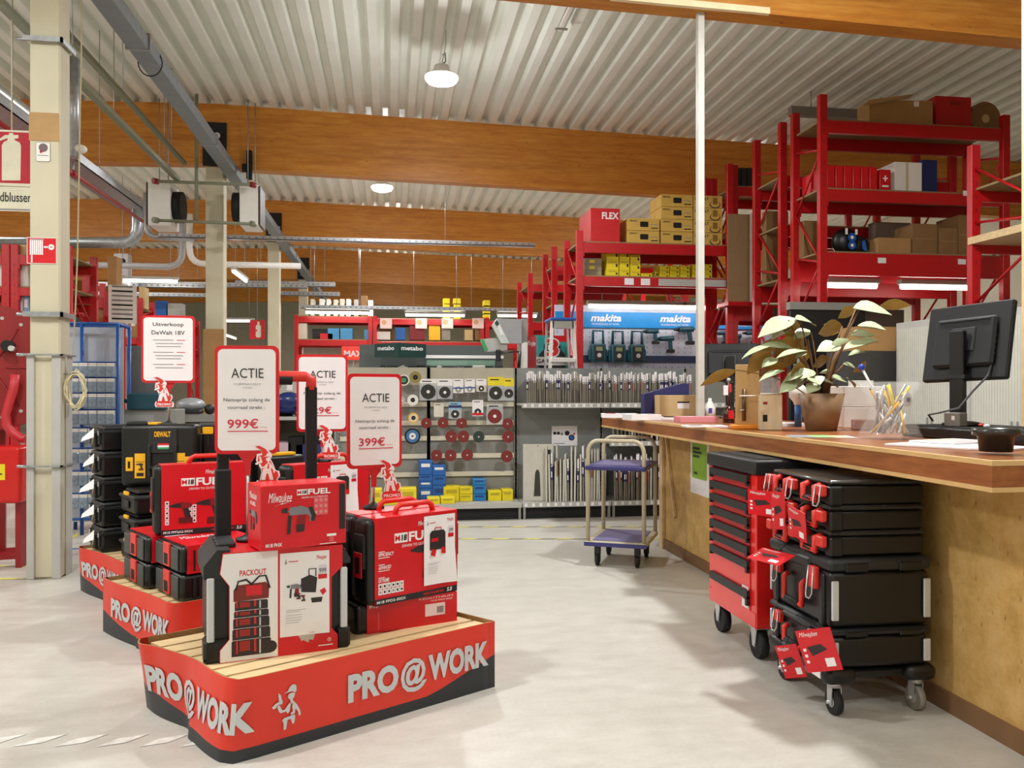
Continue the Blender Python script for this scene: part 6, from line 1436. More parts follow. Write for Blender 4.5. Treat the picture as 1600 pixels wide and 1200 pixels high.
b1 = B(); b1.rect(xs_[2] - .45, xs_[2] - .0, z0 - .15, z0 - .135, GREYL, .238); b1.rect(xs_[2] - .45, xs_[2] - .1, z0 - .19, z0 - .175, GREYL, .238); b1.rect(xs_[2] + .15, W - .2, z0 - .16, z0 - .14, GREYL, .238); b1.rect(xs_[2] + .02, xs_[2] + .1, z0 - .18, z0 - .12, GRN, .237); b1.done('print', t)
for i in range(7):
    b1 = B(); wv = .1 + .03 * (i % 3); b1.box(0, wv, 0, .15, 0, .05 + .02 * ((i * 7) % 3), (BLK2, GREYL, BLK, WHT2)[i % 4], .01); b1.ball((wv / 2, .07, .06), .03, (BLK, GREYS)[i % 2], 1.3, 1, 1, 8, 5)
    tag(b1.done('grinder', None, (xa + .25 + .24 * i, 10.66, 1.591)), ('black and grey', 'pale grey', 'black', 'white')[i % 4] + ' hand grinder on the shelf of the green headered display unit', 'grinder', ('black and grey', 'pale grey', 'black', 'white')[i % 4] + ' grinders')
# ================================================================= LONG RED RACK IN THE DISTANCE
FY = 20.3
def fx(px): return at_y(px, 600, FY).x
def fz(py): return at_y(600, py, FY).z
FR = rack('long red rack in the distance with cartons, under the fluorescent tubes', fx(463), fx(578.5), FY, FY + .8, fz(494), fz(494), [(fz(496), .14), (fz(532), .14)])
FR2 = rack('long red rack in the distance, bay with pale round-printed cards', fx(586), fx(753.5), FY, FY + .8, fz(494), fz(494), [(fz(498), .14), (fz(534), .14)])
FR3 = rack('long red rack in the distance, bay beside the ladder aisle', fx(761), fx(812), FY, FY + .8, fz(494), fz(494), [(fz(500), .14), (fz(534), .14)])
for i, px in enumerate((594, 649, 690, 738)):
    p = at_y(px, 497, FY - .04); b1 = B(); b1.box(0, .28, 0, .01, -.25, .0, mat('pink_card', 'e2c4c0', .6)); o = tag(b1.done('price_card', None, p), ('pale pink card on the distant rack above the green header', 'pale pink card on the distant rack, second from the green header', 'pale pink card below the first pair of yellow cartons', 'pale pink card below the lone yellow carton')[i], 'card'); b1 = B(); b1.disc(.09, -.1, .06, mat('beige_ink', 'c8a070', .6), -.001); b1.done('print', o)
FB = [(485, 491, 467, OFFW), (499, 507, 467, WHT2), (510, 516, 467, WHT2), (521, 528, 468, OFFW), (531, 538, 467, OFFW), (541, 548, 467, WHT2), (553, 560, 468, GREYL), (564, 574, 462, CARDD), (575, 583, 469, WHT2)]
for i, (a, c, y0, m) in enumerate(FB):
    carton(a, y0, c, 495, FY + .05, fz(496) + .022, m, f'{("first","second","third","fourth","fifth","sixth","seventh","eighth","ninth")[i]} of the upright pale cartons on top of the distant rack', 'pale cartons on the distant rack', .4)
for i, (a, c, tops) in enumerate(((693, 703, (488, 474, 466)), (709, 720, (488, 474, 466)), (756, 766, (489, 477, 469)))):
    zz = fz(498) + .022
    for k, y0 in enumerate(tops):
        t = carton(a, y0, c, 498, FY + .05, zz, YEL, f'{NUM[k]} yellow carton of the {("first","second","lone")[i]} stack on top of the distant rack', 'yellow cartons on the distant rack', .3); zz = fz(y0) + .002
sh = fz(532) + .022
for i, (a, c, y0, m, lb) in enumerate(((466, 480, 505, OFFW, 'off-white carton'), (488, 512, 514, BLK2, 'dark carton'), (512, 530, 513, mat('sky_box', '3f8fc4', .5), 'sky blue carton'), (532, 551, 513, mat('sky_box', '3f8fc4', .5), 'second sky blue carton'), (500, 520, 521, RED2, 'low red box'), (569, 581, 515, mat('sky_box', '3f8fc4', .5), 'lone sky blue carton'), (586, 610, 518, WHT2, 'white tub'), (592, 617, 508, CARD, 'brown carton'), (618, 633, 512, BLUEB, 'blue bag carton'), (640, 664, 508, mat('wine_box', '7d1620', .5), 'wine red carton'), (670, 688, 508, YELD, 'amber carton'), (690, 704, 508, mat('grey_mix', '8c8478', .6), 'grey carton'), (726, 739, 515, CARD2, 'pale brown carton'), (742, 756, 512, CARDD, 'dark brown carton'))):
    carton(a, y0, c, 530, FY + (.3 if lb in ('brown carton', 'dark carton') else .04), sh, m, lb + ' on the shelf of the distant rack', None, .3)
t = thing('lit_sign', 'small lit red sign reading MAX below the distant rack', 'sign', (fx(535), FY - .3, fz(563))); w_, h = fx(571) - fx(535), fz(543) - fz(563)
b1 = B(); b1.box(0, w_, 0, .08, 0, h, LITRED, .01); b1.cyl((w_ / 2, .04, -fz(563)), (w_ / 2, .04, 0), .02, GREYS); b1.done('light_box', t); b1 = B(); b1.text('MAX', w_ * .1, w_ * .9, h * .22, h * .7, WHT, -.002, bold=.04); b1.done('lettering', t)
b1 = B(); b1.box(0, fx(560) - fx(468), 0, .05, 0, fz(535), mat('pale_back', 'b8b4a8', .6)); tag(b1.done('end_panel', None, (fx(468), FY + .9, 0)), 'pale back panel of the distant rack', 'panel')
# ================================================================= OFFICE CORNER BEHIND THE COUNTER
CBX = 4.66
for i in range(3):
    y0 = 7.15 - 1.0 * i
    t = thing('roller_cabinet', ('furthest' if False else 'pale') + ' grey roller shutter cabinet, ' + ('behind the brown pot side of the monitor' if i == 0 else 'directly behind the tilted monitor' if i == 1 else 'at the edge of the view past the monitor'), 'cabinet', (CBX, y0, 0), -pi / 2, 'roller shutter cabinets')
    b1 = B(); b1.box(0, .99, 0, .45, 0, 1.98, GREYL, .004); b1.done('carcass', t)
    b1 = B(); b1.box(.03, .96, -.004, .0, .08, 1.92, SHUT)
    for k in range(30): b1.box(.04 + .03 * k, .045 + .03 * k, -.006, -.004, .08, 1.92, mat('shutter_line', 'b4b4aa', .5))
    b1.done('shutter', t)
    b1 = B(); b1.box(.46, .475, -.015, 0, 1.0, 1.12, GREYS); b1.box(.52, .535, -.015, 0, 1.0, 1.12, GREYS); b1.done('handle', t)
carton(1340, 489, 1385, 507, 7.3, 1.55, CARD, 'brown cardboard box seen between the plant and the tilted monitor', None, .3) if False else None
b1 = B(); b1.box(5.25, 7.2, 10.86, 10.91, 0, 2.5, TAUPE); b1.box(5.25, 7.2, 10.82, 10.9, 2.2, 2.24, GREYL); struct(b1.done('wall_1'))
b1 = B(); a, c = at_y(1236, 0, 8.35).x, at_y(1352, 0, 8.35).x; b1.box(0, c - a, 0, .05, 0, 2.22, DARKW); b1.box(-.02, c - a + .04, -.02, .07, 2.22, 2.3, GREYS)
tag(b1.done('dark_partition', None, (a, 8.35, 0)), 'black partition between the plant and the red uprights', 'partition')
b1 = B(); b1.box(0, .62, 0, .04, 0, 1.72, mat('dusk_glass', '1d1b1c', .2)); b1.box(0, .62, -.01, .05, 1.45, 1.5, GREYS); b1.box(-.03, .0, -.01, .05, 0, 1.75, GREYS)
tag(b1.done('office_screen', None, (4.22, 8.1, 0)), 'dark glazed office screen behind the plant', 'screen')
p = at_y(1362, 500, 7.3); simple('cardboard_box', 'brown cardboard box on the dark screen beside the tilted monitor', 'box', CARD, p.x - .15, p.x + .25, 7.3, 7.6, 1.73, 1.96)
t = thing('office_shelf', 'dark shelf unit carrying the brown cardboard box', 'shelf', (p.x - .25, 7.28, 0)); b1 = B(); b1.box(0, .6, 0, .4, 0, 1.73, mat('dark_grey_unit', '3a3836', .5), .004); b1.done('carcass', t)
b1 = B(); b1.box(.0, .25, -.01, 0, 1.1, 1.45, WHT2); b1.done('notice', t)
for c, L, al, lb in ((Vector((5.2, 8.85, 2.58)), .7, 'x', 'tube lamp glowing under the rack beam behind the braces'), (at_y(1260, 447, 11.6), 1.6, 'x', 'tube lamp over the light shelf beyond the double upright'), (Vector((6.25, 8.85, 2.58)), .9, 'x', 'tube lamp glowing under the rack beam above the tilted monitor')):
    tube_lamp(c, L, al, lb, .3)
tube_lamp((3.6, 11.9, 2.62), 1.5, 'x', 'tube lamp over the blue bannered tool wall', .3)
tube_lamp((4.9, 11.9, 2.62), 1.2, 'x', 'tube lamp over the end of the blue bannered tool wall', .3)
tube_lamp((3.6, 13.2, 2.2), 1.5, 'x', 'tube lamp in the rack behind the step ladder', .07)
# ================================================================= RACKS AND DISPLAYS ALONG THE FAR AISLE
LA = rack('dark red rack beside the cream column, with ring binders and white boxes', -6.9, -4.66, 11., 11.9, 3.15, 3.15, [(3.02, .12), (2.62, .1), (2.18, .12)])
LA2 = rack('narrow dark red rack bay with ring binders, half hidden by the cream column', -4.56, -3.95, 11., 11.9, 3.15, 3.15, [(3.02, .12), (2.62, .1), (2.18, .12)])
LB = rack('red rack end frame just past the cream column, behind the blue wire display', -7.4, -4.66, 13., 13.9, 3.2, 3.2, [(2.7, .12), (2.2, .12)])
LC = rack('red rack bay with a lettered white notice on its upright', at_y(134, 0, 14.4).x, at_y(167, 0, 14.4).x, 14.4, 15.2, 3.2, 2.98, [(2.86, .16), (2.44, .16)])
LD = rack('red rack whose ladder frame stands beside the 18 volt sale sign', -7.2, -4.66, 16.5, 17.3, 3.15, 3.1, [(2.9, .12), (2.35, .12)])
LE = rack('red rack far back between the sale sign and the second column', at_y(232, 0, 19.6).x, at_y(296, 0, 19.6).x, 19.6, 20.4, 3., 3., [(2.85, .12), (2.3, .12)])
for i, (px0, px1, y0, y1, Y, zb, m, lb) in enumerate(((-8, 14, 402, 428, 11.05, 2.642, WHT2, 'white box on the rack by the cream column, next to the upright'), (24, 42, 382, 402, 11.05, 3.042, CARD2, 'pale cardboard box on the top board by the cream column'), (26, 44, 408, 422, 11.05, 2.642, WHT2, 'flat white box half hidden by the cream column'), (2, 12, 448, 470, 11.05, 2.2, CARD, 'small brown box under the white one by the cream column'), (168, 182, 400, 446, 14.45, 2.88, CARD, 'tall brown box on the notice rack'), (138, 149, 480, 495, 14.45, 2.46, mat('tan_box', 'b99a68', .7), 'tan box on the notice rack'), (150, 163, 478, 495, 14.45, 2.46, mat('tan_box', 'b99a68', .7), 'second tan box on the notice rack'), (200, 216, 470, 505, 16.6, 2.37, CARD, 'brown carton with a white label near the sale sign'), (217, 226, 448, 470, 16.6, 2.92, CARD2, 'upright pale board box above the sale sign'), (242, 260, 470, 480, 19.65, 2.87, BLUEB, 'blue crate on top of the rack above the sale sign'), (262, 285, 474, 482, 19.65, 2.87, GREYL, 'grey wrapped parcel beside the blue crate'))):
    carton(px0, y0, px1, y1, Y, zb, m, lb, None, .3, extra=[(.3, .7, .3, .6, WHT)] if 'label' in lb or 'white box' in lb else None)
for i, m in enumerate((WHT2, mat('binder_blue', '8ea4c0', .5), GREYS, WHT2)):
    b1 = B(); b1.box(0, .07, 0, .28, 0, .32, m, .004); b1.rect(.015, .055, .18, .28, WHT, -.001); b1.disc(.035, .06, .012, INK, -.001, 8)
    tag(b1.done('ring_binder', None, (at_y(23, 0, 11.05).x + .075 * i + .02, 11.05, 2.203)), ('white', 'pale blue', 'grey', 'second white')[i] + ' ring binder on the lower board beside the cream column', 'ring binder')
p0_, p1_ = at_y(167, 445, 14.35), at_y(190, 505, 14.35)
b1 = B(); b1.box(0, .42, 0, .006, 0, p0_.z - p1_.z, WHT2); o = tag(b1.done('notice', None, (p0_.x + .03, 14.33, p1_.z), .25), 'white notice with rows of black lines hanging on the red rack upright', 'notice')
b1 = B()
for i in range(8): b1.rect(.05, .36, .06 + .075 * i, .09 + .075 * i, GINK if i % 3 else INK, -.002)
b1.done('print', o)
# white post with dark openings
p = at_y(189, 430, 17.8)
t = thing('ventilation_post', 'white square post with dark round openings beside the glowing tube', 'post', (p.x, 17.8, 0)); b1 = B(); b1.box(-.14, .14, 0, .25, 0, at_y(189, 396, 17.8).z, mat('pale_post', 'cfcfd4', .5), .01); b1.done('post', t)
b1 = B(); b1.disc(.03, at_y(189, 408, 17.8).z, .06, BLKM, -.002); b1.disc(.05, at_y(189, 435, 17.8).z, .06, BLKM, -.002); b1.done('opening', t)
# blue wire display with bagged goods
BY = 8.3
bx0, bx1 = at_y(96, 0, BY).x, at_y(184, 0, BY).x; bm_ = at_y(128, 0, BY).x; bz = at_y(150, 506, BY).z
t = thing('wire_display', 'tall blue tube display rack hung with bagged goods, between the cream column and black toolboxes', 'display rack', (0, BY, 0))
for x in (bx0, bm_, bx1):
    for y in (0, .35):
        b1 = B(); b1.cyl((x, y, 0), (x, y, bz), .018, BLUE, seg=8); b1.done('upright', t)
b1 = B(); b1.tube([(bx0, 0, bz), (bx1, 0, bz), (bx1, .35, bz), (bx0, .35, bz)], .018, BLUE, 6, True); b1.done('frame', t)
b1 = B(); b1.cyl((bx0, 0, .15), (bx1, 0, .15), .014, BLUE, seg=6); b1.done('cross_bar', t)
b1 = B(); b1.box(bx0, bx1, .17, .18, .1, bz - .02, mat('pale_blue_panel', 'b4bcc6', .5)); b1.done('back_panel', t)
RB = random.Random(9)
proto = None; BN = 0
for r, py in enumerate((566, 590, 614, 640, 668, 700, 735, 770)):
    z = at_y(150, py, BY).z
    b1 = B(); b1.cyl((bx0, -.01, z), (bx1, -.01, z), .008, BLUE, seg=6); b1.done('cross_bar', t)
    for i in range(6):
        x = bx0 + .05 + (bx1 - bx0 - .1) * i / 5
        if proto is None:
            b1 = B(); b1.box(-.036, .036, -.003, .003, -.03, 0, WHT2); b1.box(-.037, .037, -.012, .01, -.13, -.03, BAGB, .008); b1.box(-.025, .025, -.006, .006, -.12, -.06, mat('bag_content', '30363e', .5)); proto = b1.done('bagged_part'); o = proto
        else: o = proto.copy(); COL.objects.link(o)
        o.location = (x, BY - .05, z - .008); o.rotation_euler = (RB.uniform(-.06, .1), 0, RB.uniform(-.2, .2))
        tag(o, 'clear bag of small parts hanging on the blue tube display rack', 'bag', 'clear bags on the blue display')
# grey cabinet, teal case and oddments behind the black toolboxes
p, q = at_y(190, 600, 8.6), at_y(228, 640, 8.6)
t = thing('grey_cabinet', 'plain grey cabinet between the blue display and the sale sign', 'cabinet', (p.x, 8.6, 0)); b1 = B(); b1.box(0, .5, 0, .4, 0, q.z, GREYS, .005); b1.box(0, .34, .15, .4, q.z, at_y(190, 540, 8.7).z, mat('dim_grey', '6a6c6c', .5), .005); b1.done('carcass', t); b1 = B(); b1.box(.02, .3, -.004, 0, .5, q.z - .05, mat('panel_grey', '9a9c9c', .5)); b1.done('door', t)
t = thing('teal_case', 'dark teal tool case on the grey cabinet', 'tool case', (p.x + .06, 8.55, q.z + .001)); b1 = B(); b1.box(0, .36, .0, .14, 0, .16, BLUET, .015, 2); b1.done('shell', t); b1 = B(); b1.cyl((-.28, .05, .1), (.02, .05, .08), .02, BLUET, seg=8); b1.done('handle', t)
SX0, SX1 = at_y(415, 0, 9.1).x, X0g - .04
t = thing('product_shelf', 'grey product shelf unit between the 999 and 429 euro signs', 'shelving', (SX0, 9.1, 0)); W = SX1 - SX0
b1 = B(); b1.box(0, W, 0, .5, 1.04, 1.075, GREYL); b1.box(0, W, 0, .5, .55, .58, GREYL); b1.box(0, W, 0, .5, .15, .18, GREYL); b1.done('shelf', t); b1 = B(); b1.box(0, W, .5, .53, 0, 1.5, mat('beige_grey_back', '8a8578', .6)); b1.done('back_panel', t)
for x in (0, W): b1 = B(); b1.box(x - .015, x + .015, .0, .5, 0, 1.1, GREYS); b1.done('side', t)
p = at_y(450, 648, 9.15)
t = thing('vacuum_cleaner', 'small navy blue wheeled vacuum under the red pull handle', 'vacuum cleaner', (p.x, 9.2, 1.076))
b1 = B(); b1.ball((0, 0.1, .16), .16, mat('navy_gloss', '182c66', .25), 1.25, .8, .85); b1.box(-.16, .16, .0, .2, .04, .1, mat('navy_gloss', '182c66', .25), .02); b1.done('body', t)
b1 = B(); b1.prism([(-.14, .22), (-.02, .42), (.1, .44), (.16, .26)], .02, .18, GREYL); b1.rect(-.02, .04, .28, .38, WHT, .018); b1.done('hood', t)
for x in (-.13, .1): b1 = B(); b1.cyl((x, -.03, .04), (x, .0, .04), .04, BLKM, seg=12); b1.disc(x, .04, .018, GREYL, -.031); b1.done('wheel', t)
p = at_y(446, 598, 9.5); b1 = B(); b1.ball((0, 0, .08), .08, YELD, 1.1, 1, 1); b1.box(-.14, .1, -.05, .08, -.15, .01, BLK2, .02); tag(b1.done('yellow_machine', None, (p.x, 9.45, 1.228)), 'yellow and black machine behind the navy vacuum', 'machine')
for i, (px, z, m, w_, h, lb) in enumerate(((436, .582, mat('lilac_box', 'c8b0bc', .5), .26, .22, 'lilac box on the middle shelf under the navy vacuum'), (462, .582, BLK, .16, .28, 'black tool on the middle shelf under the navy vacuum'), (485, .582, BLUED, .3, .2, 'navy box on the middle shelf behind the handle post'), (450, .182, GREYL, .3, .25, 'grey box on the lowest product shelf'))):
    p = at_y(px, 700, 9.15); simple('product_box', lb, 'box', m, p.x - w_ / 2, p.x + w_ / 2, 9.12, 9.4, z, z + h, bev=.006)
p = at_y(305, 625, 10.)
t = thing('silver_machine', 'silver wheeled machine behind the sale sign', 'machine', (p.x, 10., 0)); b1 = B(); b1.box(-.2, .25, -.15, .2, 1.0, 1.08, GREYS); b1.box(-.2, .25, -.1, .2, 0, 1.0, mat('dim_stand', '4a4642', .6)); b1.done('stand', t); b1 = B(); b1.ball((-.05, 0, 1.19), .12, mat('silver_plastic', 'a4a8ac', .4, .3), 1.4, .9, .7); b1.box(-.2, .1, -.16, .0, 1.09, 1.14, BLK2, .02); b1.ball((.16, .0, 1.14), .06, BLK2); b1.done('body', t)
p = at_y(331, 560, 12.4)
b1 = B(); b1.box(-2.69, -2.40, 0, .006, 0, 1.35, CARD); tag(b1.done('cardboard_guard', None, (0, 12.59, .9)), 'brown cardboard guard taped to the lower part of the second column', 'cardboard')
# fire sign far back
p0_, p1_ = at_y(390, 500, 19.2), at_y(414, 530, 19.2)
t = thing('fire_sign', 'distant red sign with a white extinguisher symbol between the columns', 'sign', (p0_.x, 19.2, p1_.z)); w_, h = p1_.x - p0_.x, p0_.z - p1_.z
b1 = B(); b1.box(0, w_, 0, .01, 0, h, RED2); b1.done('plate', t); b1 = B(); b1.rrect(w_ * .4, w_ * .75, h * .08, h * .75, .04, OFFW, -.006, 0); b1.rect(w_ * .5, w_ * .65, h * .75, h * .92, OFFW, -.004); b1.rect(w_ * .1, w_ * .5, h * .4, h * .5, PINK, -.007); b1.done('symbol', t)
b1 = B(); b1.cyl((w_ * .5, .005, h), (w_ * .5, .005, 5.3 - p1_.z), .006, GALV, seg=6); b1.done('hanger', t)
# ================================================================= ON AND AROUND THE CREAM COLUMN
CF = 6.41
p0_, p1_ = at_y(42, 370.5, CF - .006), at_y(88.5, 412.5, CF - .006); w_, h = p1_.x - p0_.x, p0_.z - p1_.z
t = thing('hose_reel_sign', 'square red sign with a white hose reel symbol on the cream column', 'sign', (p0_.x, CF - .006, p1_.z))
b1 = B(); b1.box(0, w_, 0, .005, 0, h, WHT2); b1.rect(.004, w_ - .004, .004, h - .004, RED2, -.0006); b1.done('plate', t)
b1 = B()
for i in range(7): b1.rect(w_ * (.1 + .065 * i), w_ * (.15 + .065 * i), h * .34, h * .93, WHT, -.0012)
b1.rect(w_ * .1, w_ * .56, h * .9, h * .94, WHT, -.0012); b1.rect(w_ * .57, w_ * .74, h * .61, h * .67, WHT, -.0012); b1.disc(w_ * .82, h * .64, h * .11, WHT, -.0012); b1.rect(w_ * .78, w_ * .86, h * .62, h * .66, RED2, -.0016); b1.rect(w_ * .14, w_ * .19, h * .04, h * .34, WHT, -.0012); b1.done('symbol', t)
p0_, p1_ = at_y(45, 175, CF - .004), at_y(92, 221, CF - .004)
b1 = B(); b1.box(0, p1_.x - p0_.x, 0, .003, 0, p0_.z - p1_.z, mat('tan_board3', 'b08c5c', .7)); tag(b1.done('cardboard_patch', None, (p0_.x, CF - .004, p1_.z)), 'square of brown cardboard taped high on the cream column', 'cardboard')
p0_, p1_ = at_y(56, 222, CF - .004), at_y(78.5, 253, CF - .004); w_, h = p1_.x - p0_.x, p0_.z - p1_.z
b1 = B(); b1.rrect(0, w_, 0, h, .012, mat('notice_grey', '8f8a88', .5), 0, .003); b1.rrect(.003, w_ - .003, .003, h - .003, .01, WHT2, -.001, 0); o = tag(b1.done('camera_notice', None, (p0_.x, CF - .004, p1_.z)), 'small white notice with a grey camera picture under the cardboard patch', 'notice')
b1 = B(); b1.disc(w_ * .52, h * .72, w_ * .32, mat('camera_brown', '6d5a5c', .6), -.002, 16, 1.); b1.disc(w_ * .36, h * .5, w_ * .1, PINK, -.002, 10); b1.rect(w_ * .12, w_ * .88, h * .3, h * .34, GINK, -.002); b1.done('print', o)
# hanging fire extinguisher sign beyond the column
EYD = 7.0
p0_, p1_ = at_y(-34, 201, EYD), at_y(54, 331, EYD); w_, h = p1_.x - p0_.x, p0_.z - p1_.z
t = thing('extinguisher_sign', 'hanging sign with white extinguisher on red over a lettered strip, beside the cream column', 'sign', (p0_.x, EYD, p1_.z))
b1 = B(); b1.box(0, w_, 0, .006, 0, h * .30, mat('sign_cream', 'd8d4bc', .5)); b1.box(0, w_, 0, .006, h * .31, h, mat('sign_cream', 'd8d4bc', .5)); b1.rect(w_ * .02, w_ * .98, h * .345, h * .975, mat('sign_red', 'b0182c', .45), -.001); b1.rect(0, w_, h * .01, h * .03, GINK, -.001); b1.done('plate', t)
def sx_(px, py): q = at_y(px, py, EYD); return (q.x - p0_.x, q.z - p1_.z)
b1 = B(); b1.shape([sx_(*q) for q in ((3, 282), (32, 282), (33, 228), (31, 223), (23, 219), (23, 217), (29, 216), (29, 211), (21, 211), (21, 208), (14, 208), (14, 211), (8, 211), (-2, 218), (-2, 221), (12, 216), (12, 219), (6, 222), (3, 227))], mat('sign_cream', 'd8d4bc', .5), -.002); b1.done('symbol', t)
b1 = B(); a, c = sx_(-27, 314), sx_(49, 304); b1.text('Brandblusser', a[0], c[0], a[1], c[1] + .012, INK, -.002, bold=.012); b1.done('lettering', t)
b1 = B(); b1.cyl((sx_(18, 200)[0], .003, h), (sx_(18, 200)[0], .003, 5.2 - p1_.z), .005, ROPE, seg=6); b1.done('cord', t)
# hose reel on its stand, and the red extinguisher chest
RY = 7.25
pc = at_y(-8, 575, RY); t = thing('hose_reel', 'large dark red fire hose reel on a stand, cut by the edge of the view', 'hose reel', (pc.x, RY, 0), .25)
R_ = .50
b1 = B(); b1.cyl((0, -.12, pc.z), (0, -.10, pc.z), R_, REDD, seg=40, sm=False); b1.cyl((0, .1, pc.z), (0, .12, pc.z), R_, REDD, seg=40, sm=False); b1.cyl((0, -.1, pc.z), (0, .1, pc.z), R_ * .75, mat('hose_red', 'a01c20', .5), seg=30)
b1.done('drum', t)
b1 = B()
for i in range(18): a = 2 * pi * i / 18; b1.cyl((R_ * .8 * math.cos(a), -.125, pc.z + R_ * .8 * math.sin(a)), (R_ * .8 * math.cos(a), -.118, pc.z + R_ * .8 * math.sin(a)), .014, GREYL, seg=8)
for i in range(6): a = 2 * pi * i / 6; b1.cyl((R_ * .2 * math.cos(a), -.124, pc.z + R_ * .2 * math.sin(a)), (R_ * .72 * math.cos(a), -.124, pc.z + R_ * .72 * math.sin(a)), .008, REDD, seg=6)
b1.done('rivet', t)
b1 = B(); b1.cyl((0.12, -.24, pc.z + .17), (.12, -.1, pc.z + .17), .045, BLKM, seg=14); b1.cyl((.15, -.26, pc.z + .15), (.15, -.12, pc.z + .15), .022, ALU, seg=12); b1.done('hub_valve', t)
b1 = B(); b1.box(-.05, .05, .14, .2, 0, pc.z + .1, REDD); b1.box(-.3, .3, -.1, .3, 0, .03, REDD); b1.cyl((0, .1, pc.z), (0, .18, pc.z), .04, REDD); b1.done('stand', t)
b1 = B(); hp = [at_y(px, py, RY - .18) for px, py in ((24, 585), (21, 608), (14, 630), (9, 648), (11, 665), (20, 677), (33, 685), (40, 686))]
b1.M = Matrix.Rotation(-.25, 4, 'Z') @ Matrix.Translation((-pc.x, -RY, 0)); b1.tube(hp, .035, mat('hose_red2', 'c03038', .45), 10); b1.done('hose', t)
p0_, p1_ = at_y(-75, 699, 6.75), at_y(32, 787, 6.75)
t = thing('extinguisher_chest', 'glossy red chest with a yellow sticker under the hose reel', 'chest', (p0_.x, 6.75, 0))
w_ = p1_.x - p0_.x
b1 = B(); b1.box(0, w_, 0, .3, p1_.z, p0_.z, mat('gloss_red', 'cc1a18', .22), .03, 3); b1.done('chest', t)
b1 = B(); a = at_y(8, 720, 6.75).x - p0_.x; b1.rect(a - .12, a, .68, .8, YEL, -.002); b1.rect(a - .11, a - .02, .72, .73, INK, -.003); b1.done('sticker', t)
for x in (.03, w_ - .07): b1 = B(); b1.box(x, x + .04, .08, .22, 0, p1_.z, REDD); b1.done('leg', t)
# pull cord and rope coil
pcord = at_y(127, 0, 6.9); zt0 = roofz(pcord.x)
b1 = B(); pts = [(at_y(128, 0, 6.9).x, 6.9, zt0)]
for px, py in ((127, 100), (125, 180), (123, 300), (121, 400), (118, 480), (113, 560), (109, 600)): q = at_y(px, py, 6.9); pts.append((q.x, q.y, q.z))
b1.tube(pts, .006, ROPE, 6); o = b1.done('pull_cord'); tag(o, 'cream pull cord hanging from the roof beside the cream column', 'cord')
b1 = B(); RC = random.Random(4); ctr = Vector((XC1 + .085, 6.46, at_y(113, 610, 6.46).z)); pts = []
for i in range(15 * 6):
    a = 2 * pi * i / 15; k = RC.uniform(.9, 1.1); pts.append((.062 * math.cos(a) * k + .012 * math.sin(i * .7), .02 * math.sin(i * 1.3), .13 * math.sin(a) * k + .02 * math.sin(i * .31)))
b1.tube(pts, .006, ROPE, 5)
tag(b1.done('rope_coil', None, ctr), 'cream rope coiled in a loose bundle, hung against the cream column', 'rope coil')
b1 = B(); b1.cyl((0, 0, 0), (-.09, .02, 0), .006, GALV, seg=6); tag(b1.done('rope_hook', None, (ctr.x, 6.46, ctr.z + .12)), 'short steel hook carrying the rope coil', 'hook')

# ================================================================= CEILING SERVICES
def pipe(name, label, pts, r, m, cat='pipe', grp=None, hang=True, seg=10):
    b1 = B(); b1.tube(pts, r, m, seg); o = b1.done(name); tag(o, label, cat, grp)
    if hang:
        q0, q1 = Vector(pts[0]), Vector(pts[-1])
        for k in (.2, .8):
            q = q0.lerp(q1, k)
    return o
def bend(a, corner, c, r=.18, k=5):
    a, corner, c = Vector(a), Vector(corner), Vector(c); d0 = (a - corner).normalized(); d1 = (c - corner).normalized(); out = [a]
    for i in range(k + 1):
        t_ = i / k; p = corner + d0 * r * (1 - t_) ** 2 + d1 * r * t_ ** 2; out.append(p)
    return out + [c]
b1 = B(); b1.box(-2.37, -2.19, 4., 31, 4.47, 4.60, DUCT, .006)
for Yh in range(5, 31, 3): b1.box(-2.39, -2.17, Yh, Yh + .03, 4.465, 4.62, GALV)
tag(b1.done('cable_trunking', None), 'long grey cable trunking running under the timber beams past the columns', 'trunking')
b1 = B(); b1.tube([(.11 * math.cos(a), .0, .13 * math.sin(a)) for a in [2 * pi * i / 20 for i in range(20)]], .006, BLKM, 5, True); q = at_y(244, 104, 8.1)
tag(b1.done('wire_loop', None, (-2.28, 8.4, 4.50)), 'thin black cable loop round the grey trunking', 'cable')
q = at_y(250, 85, 8.4)
for i, (X, z, w_) in enumerate(((-2.83, 4.49, .05), (-2.92, 4.26, .07))):
    t = thing('heater_rail', ('upper of two slim green-grey rails sloping from the cream column to the heater frame', 'lower of two slim green-grey rails from the cream column to the heater frame')[i], 'rail', (X, 0, z))
    b1 = B(); b1.box(-w_ / 2, w_ / 2, 6.75, 12.1, 0, .05, GREEN); b1.done('channel', t); b1 = B(); b1.box(-w_ / 2 - .012, -w_ / 2, 6.75, 12.1, .01, .045, ALU); b1.done('bright_edge', t)
    b1 = B()
    for Yh in (7.4, 9.4, 11.4): b1.cyl((0, Yh, .05), (0, Yh, roofz(X) - z + .05), .006, GALV, seg=6)
    b1.done('hanger', t)
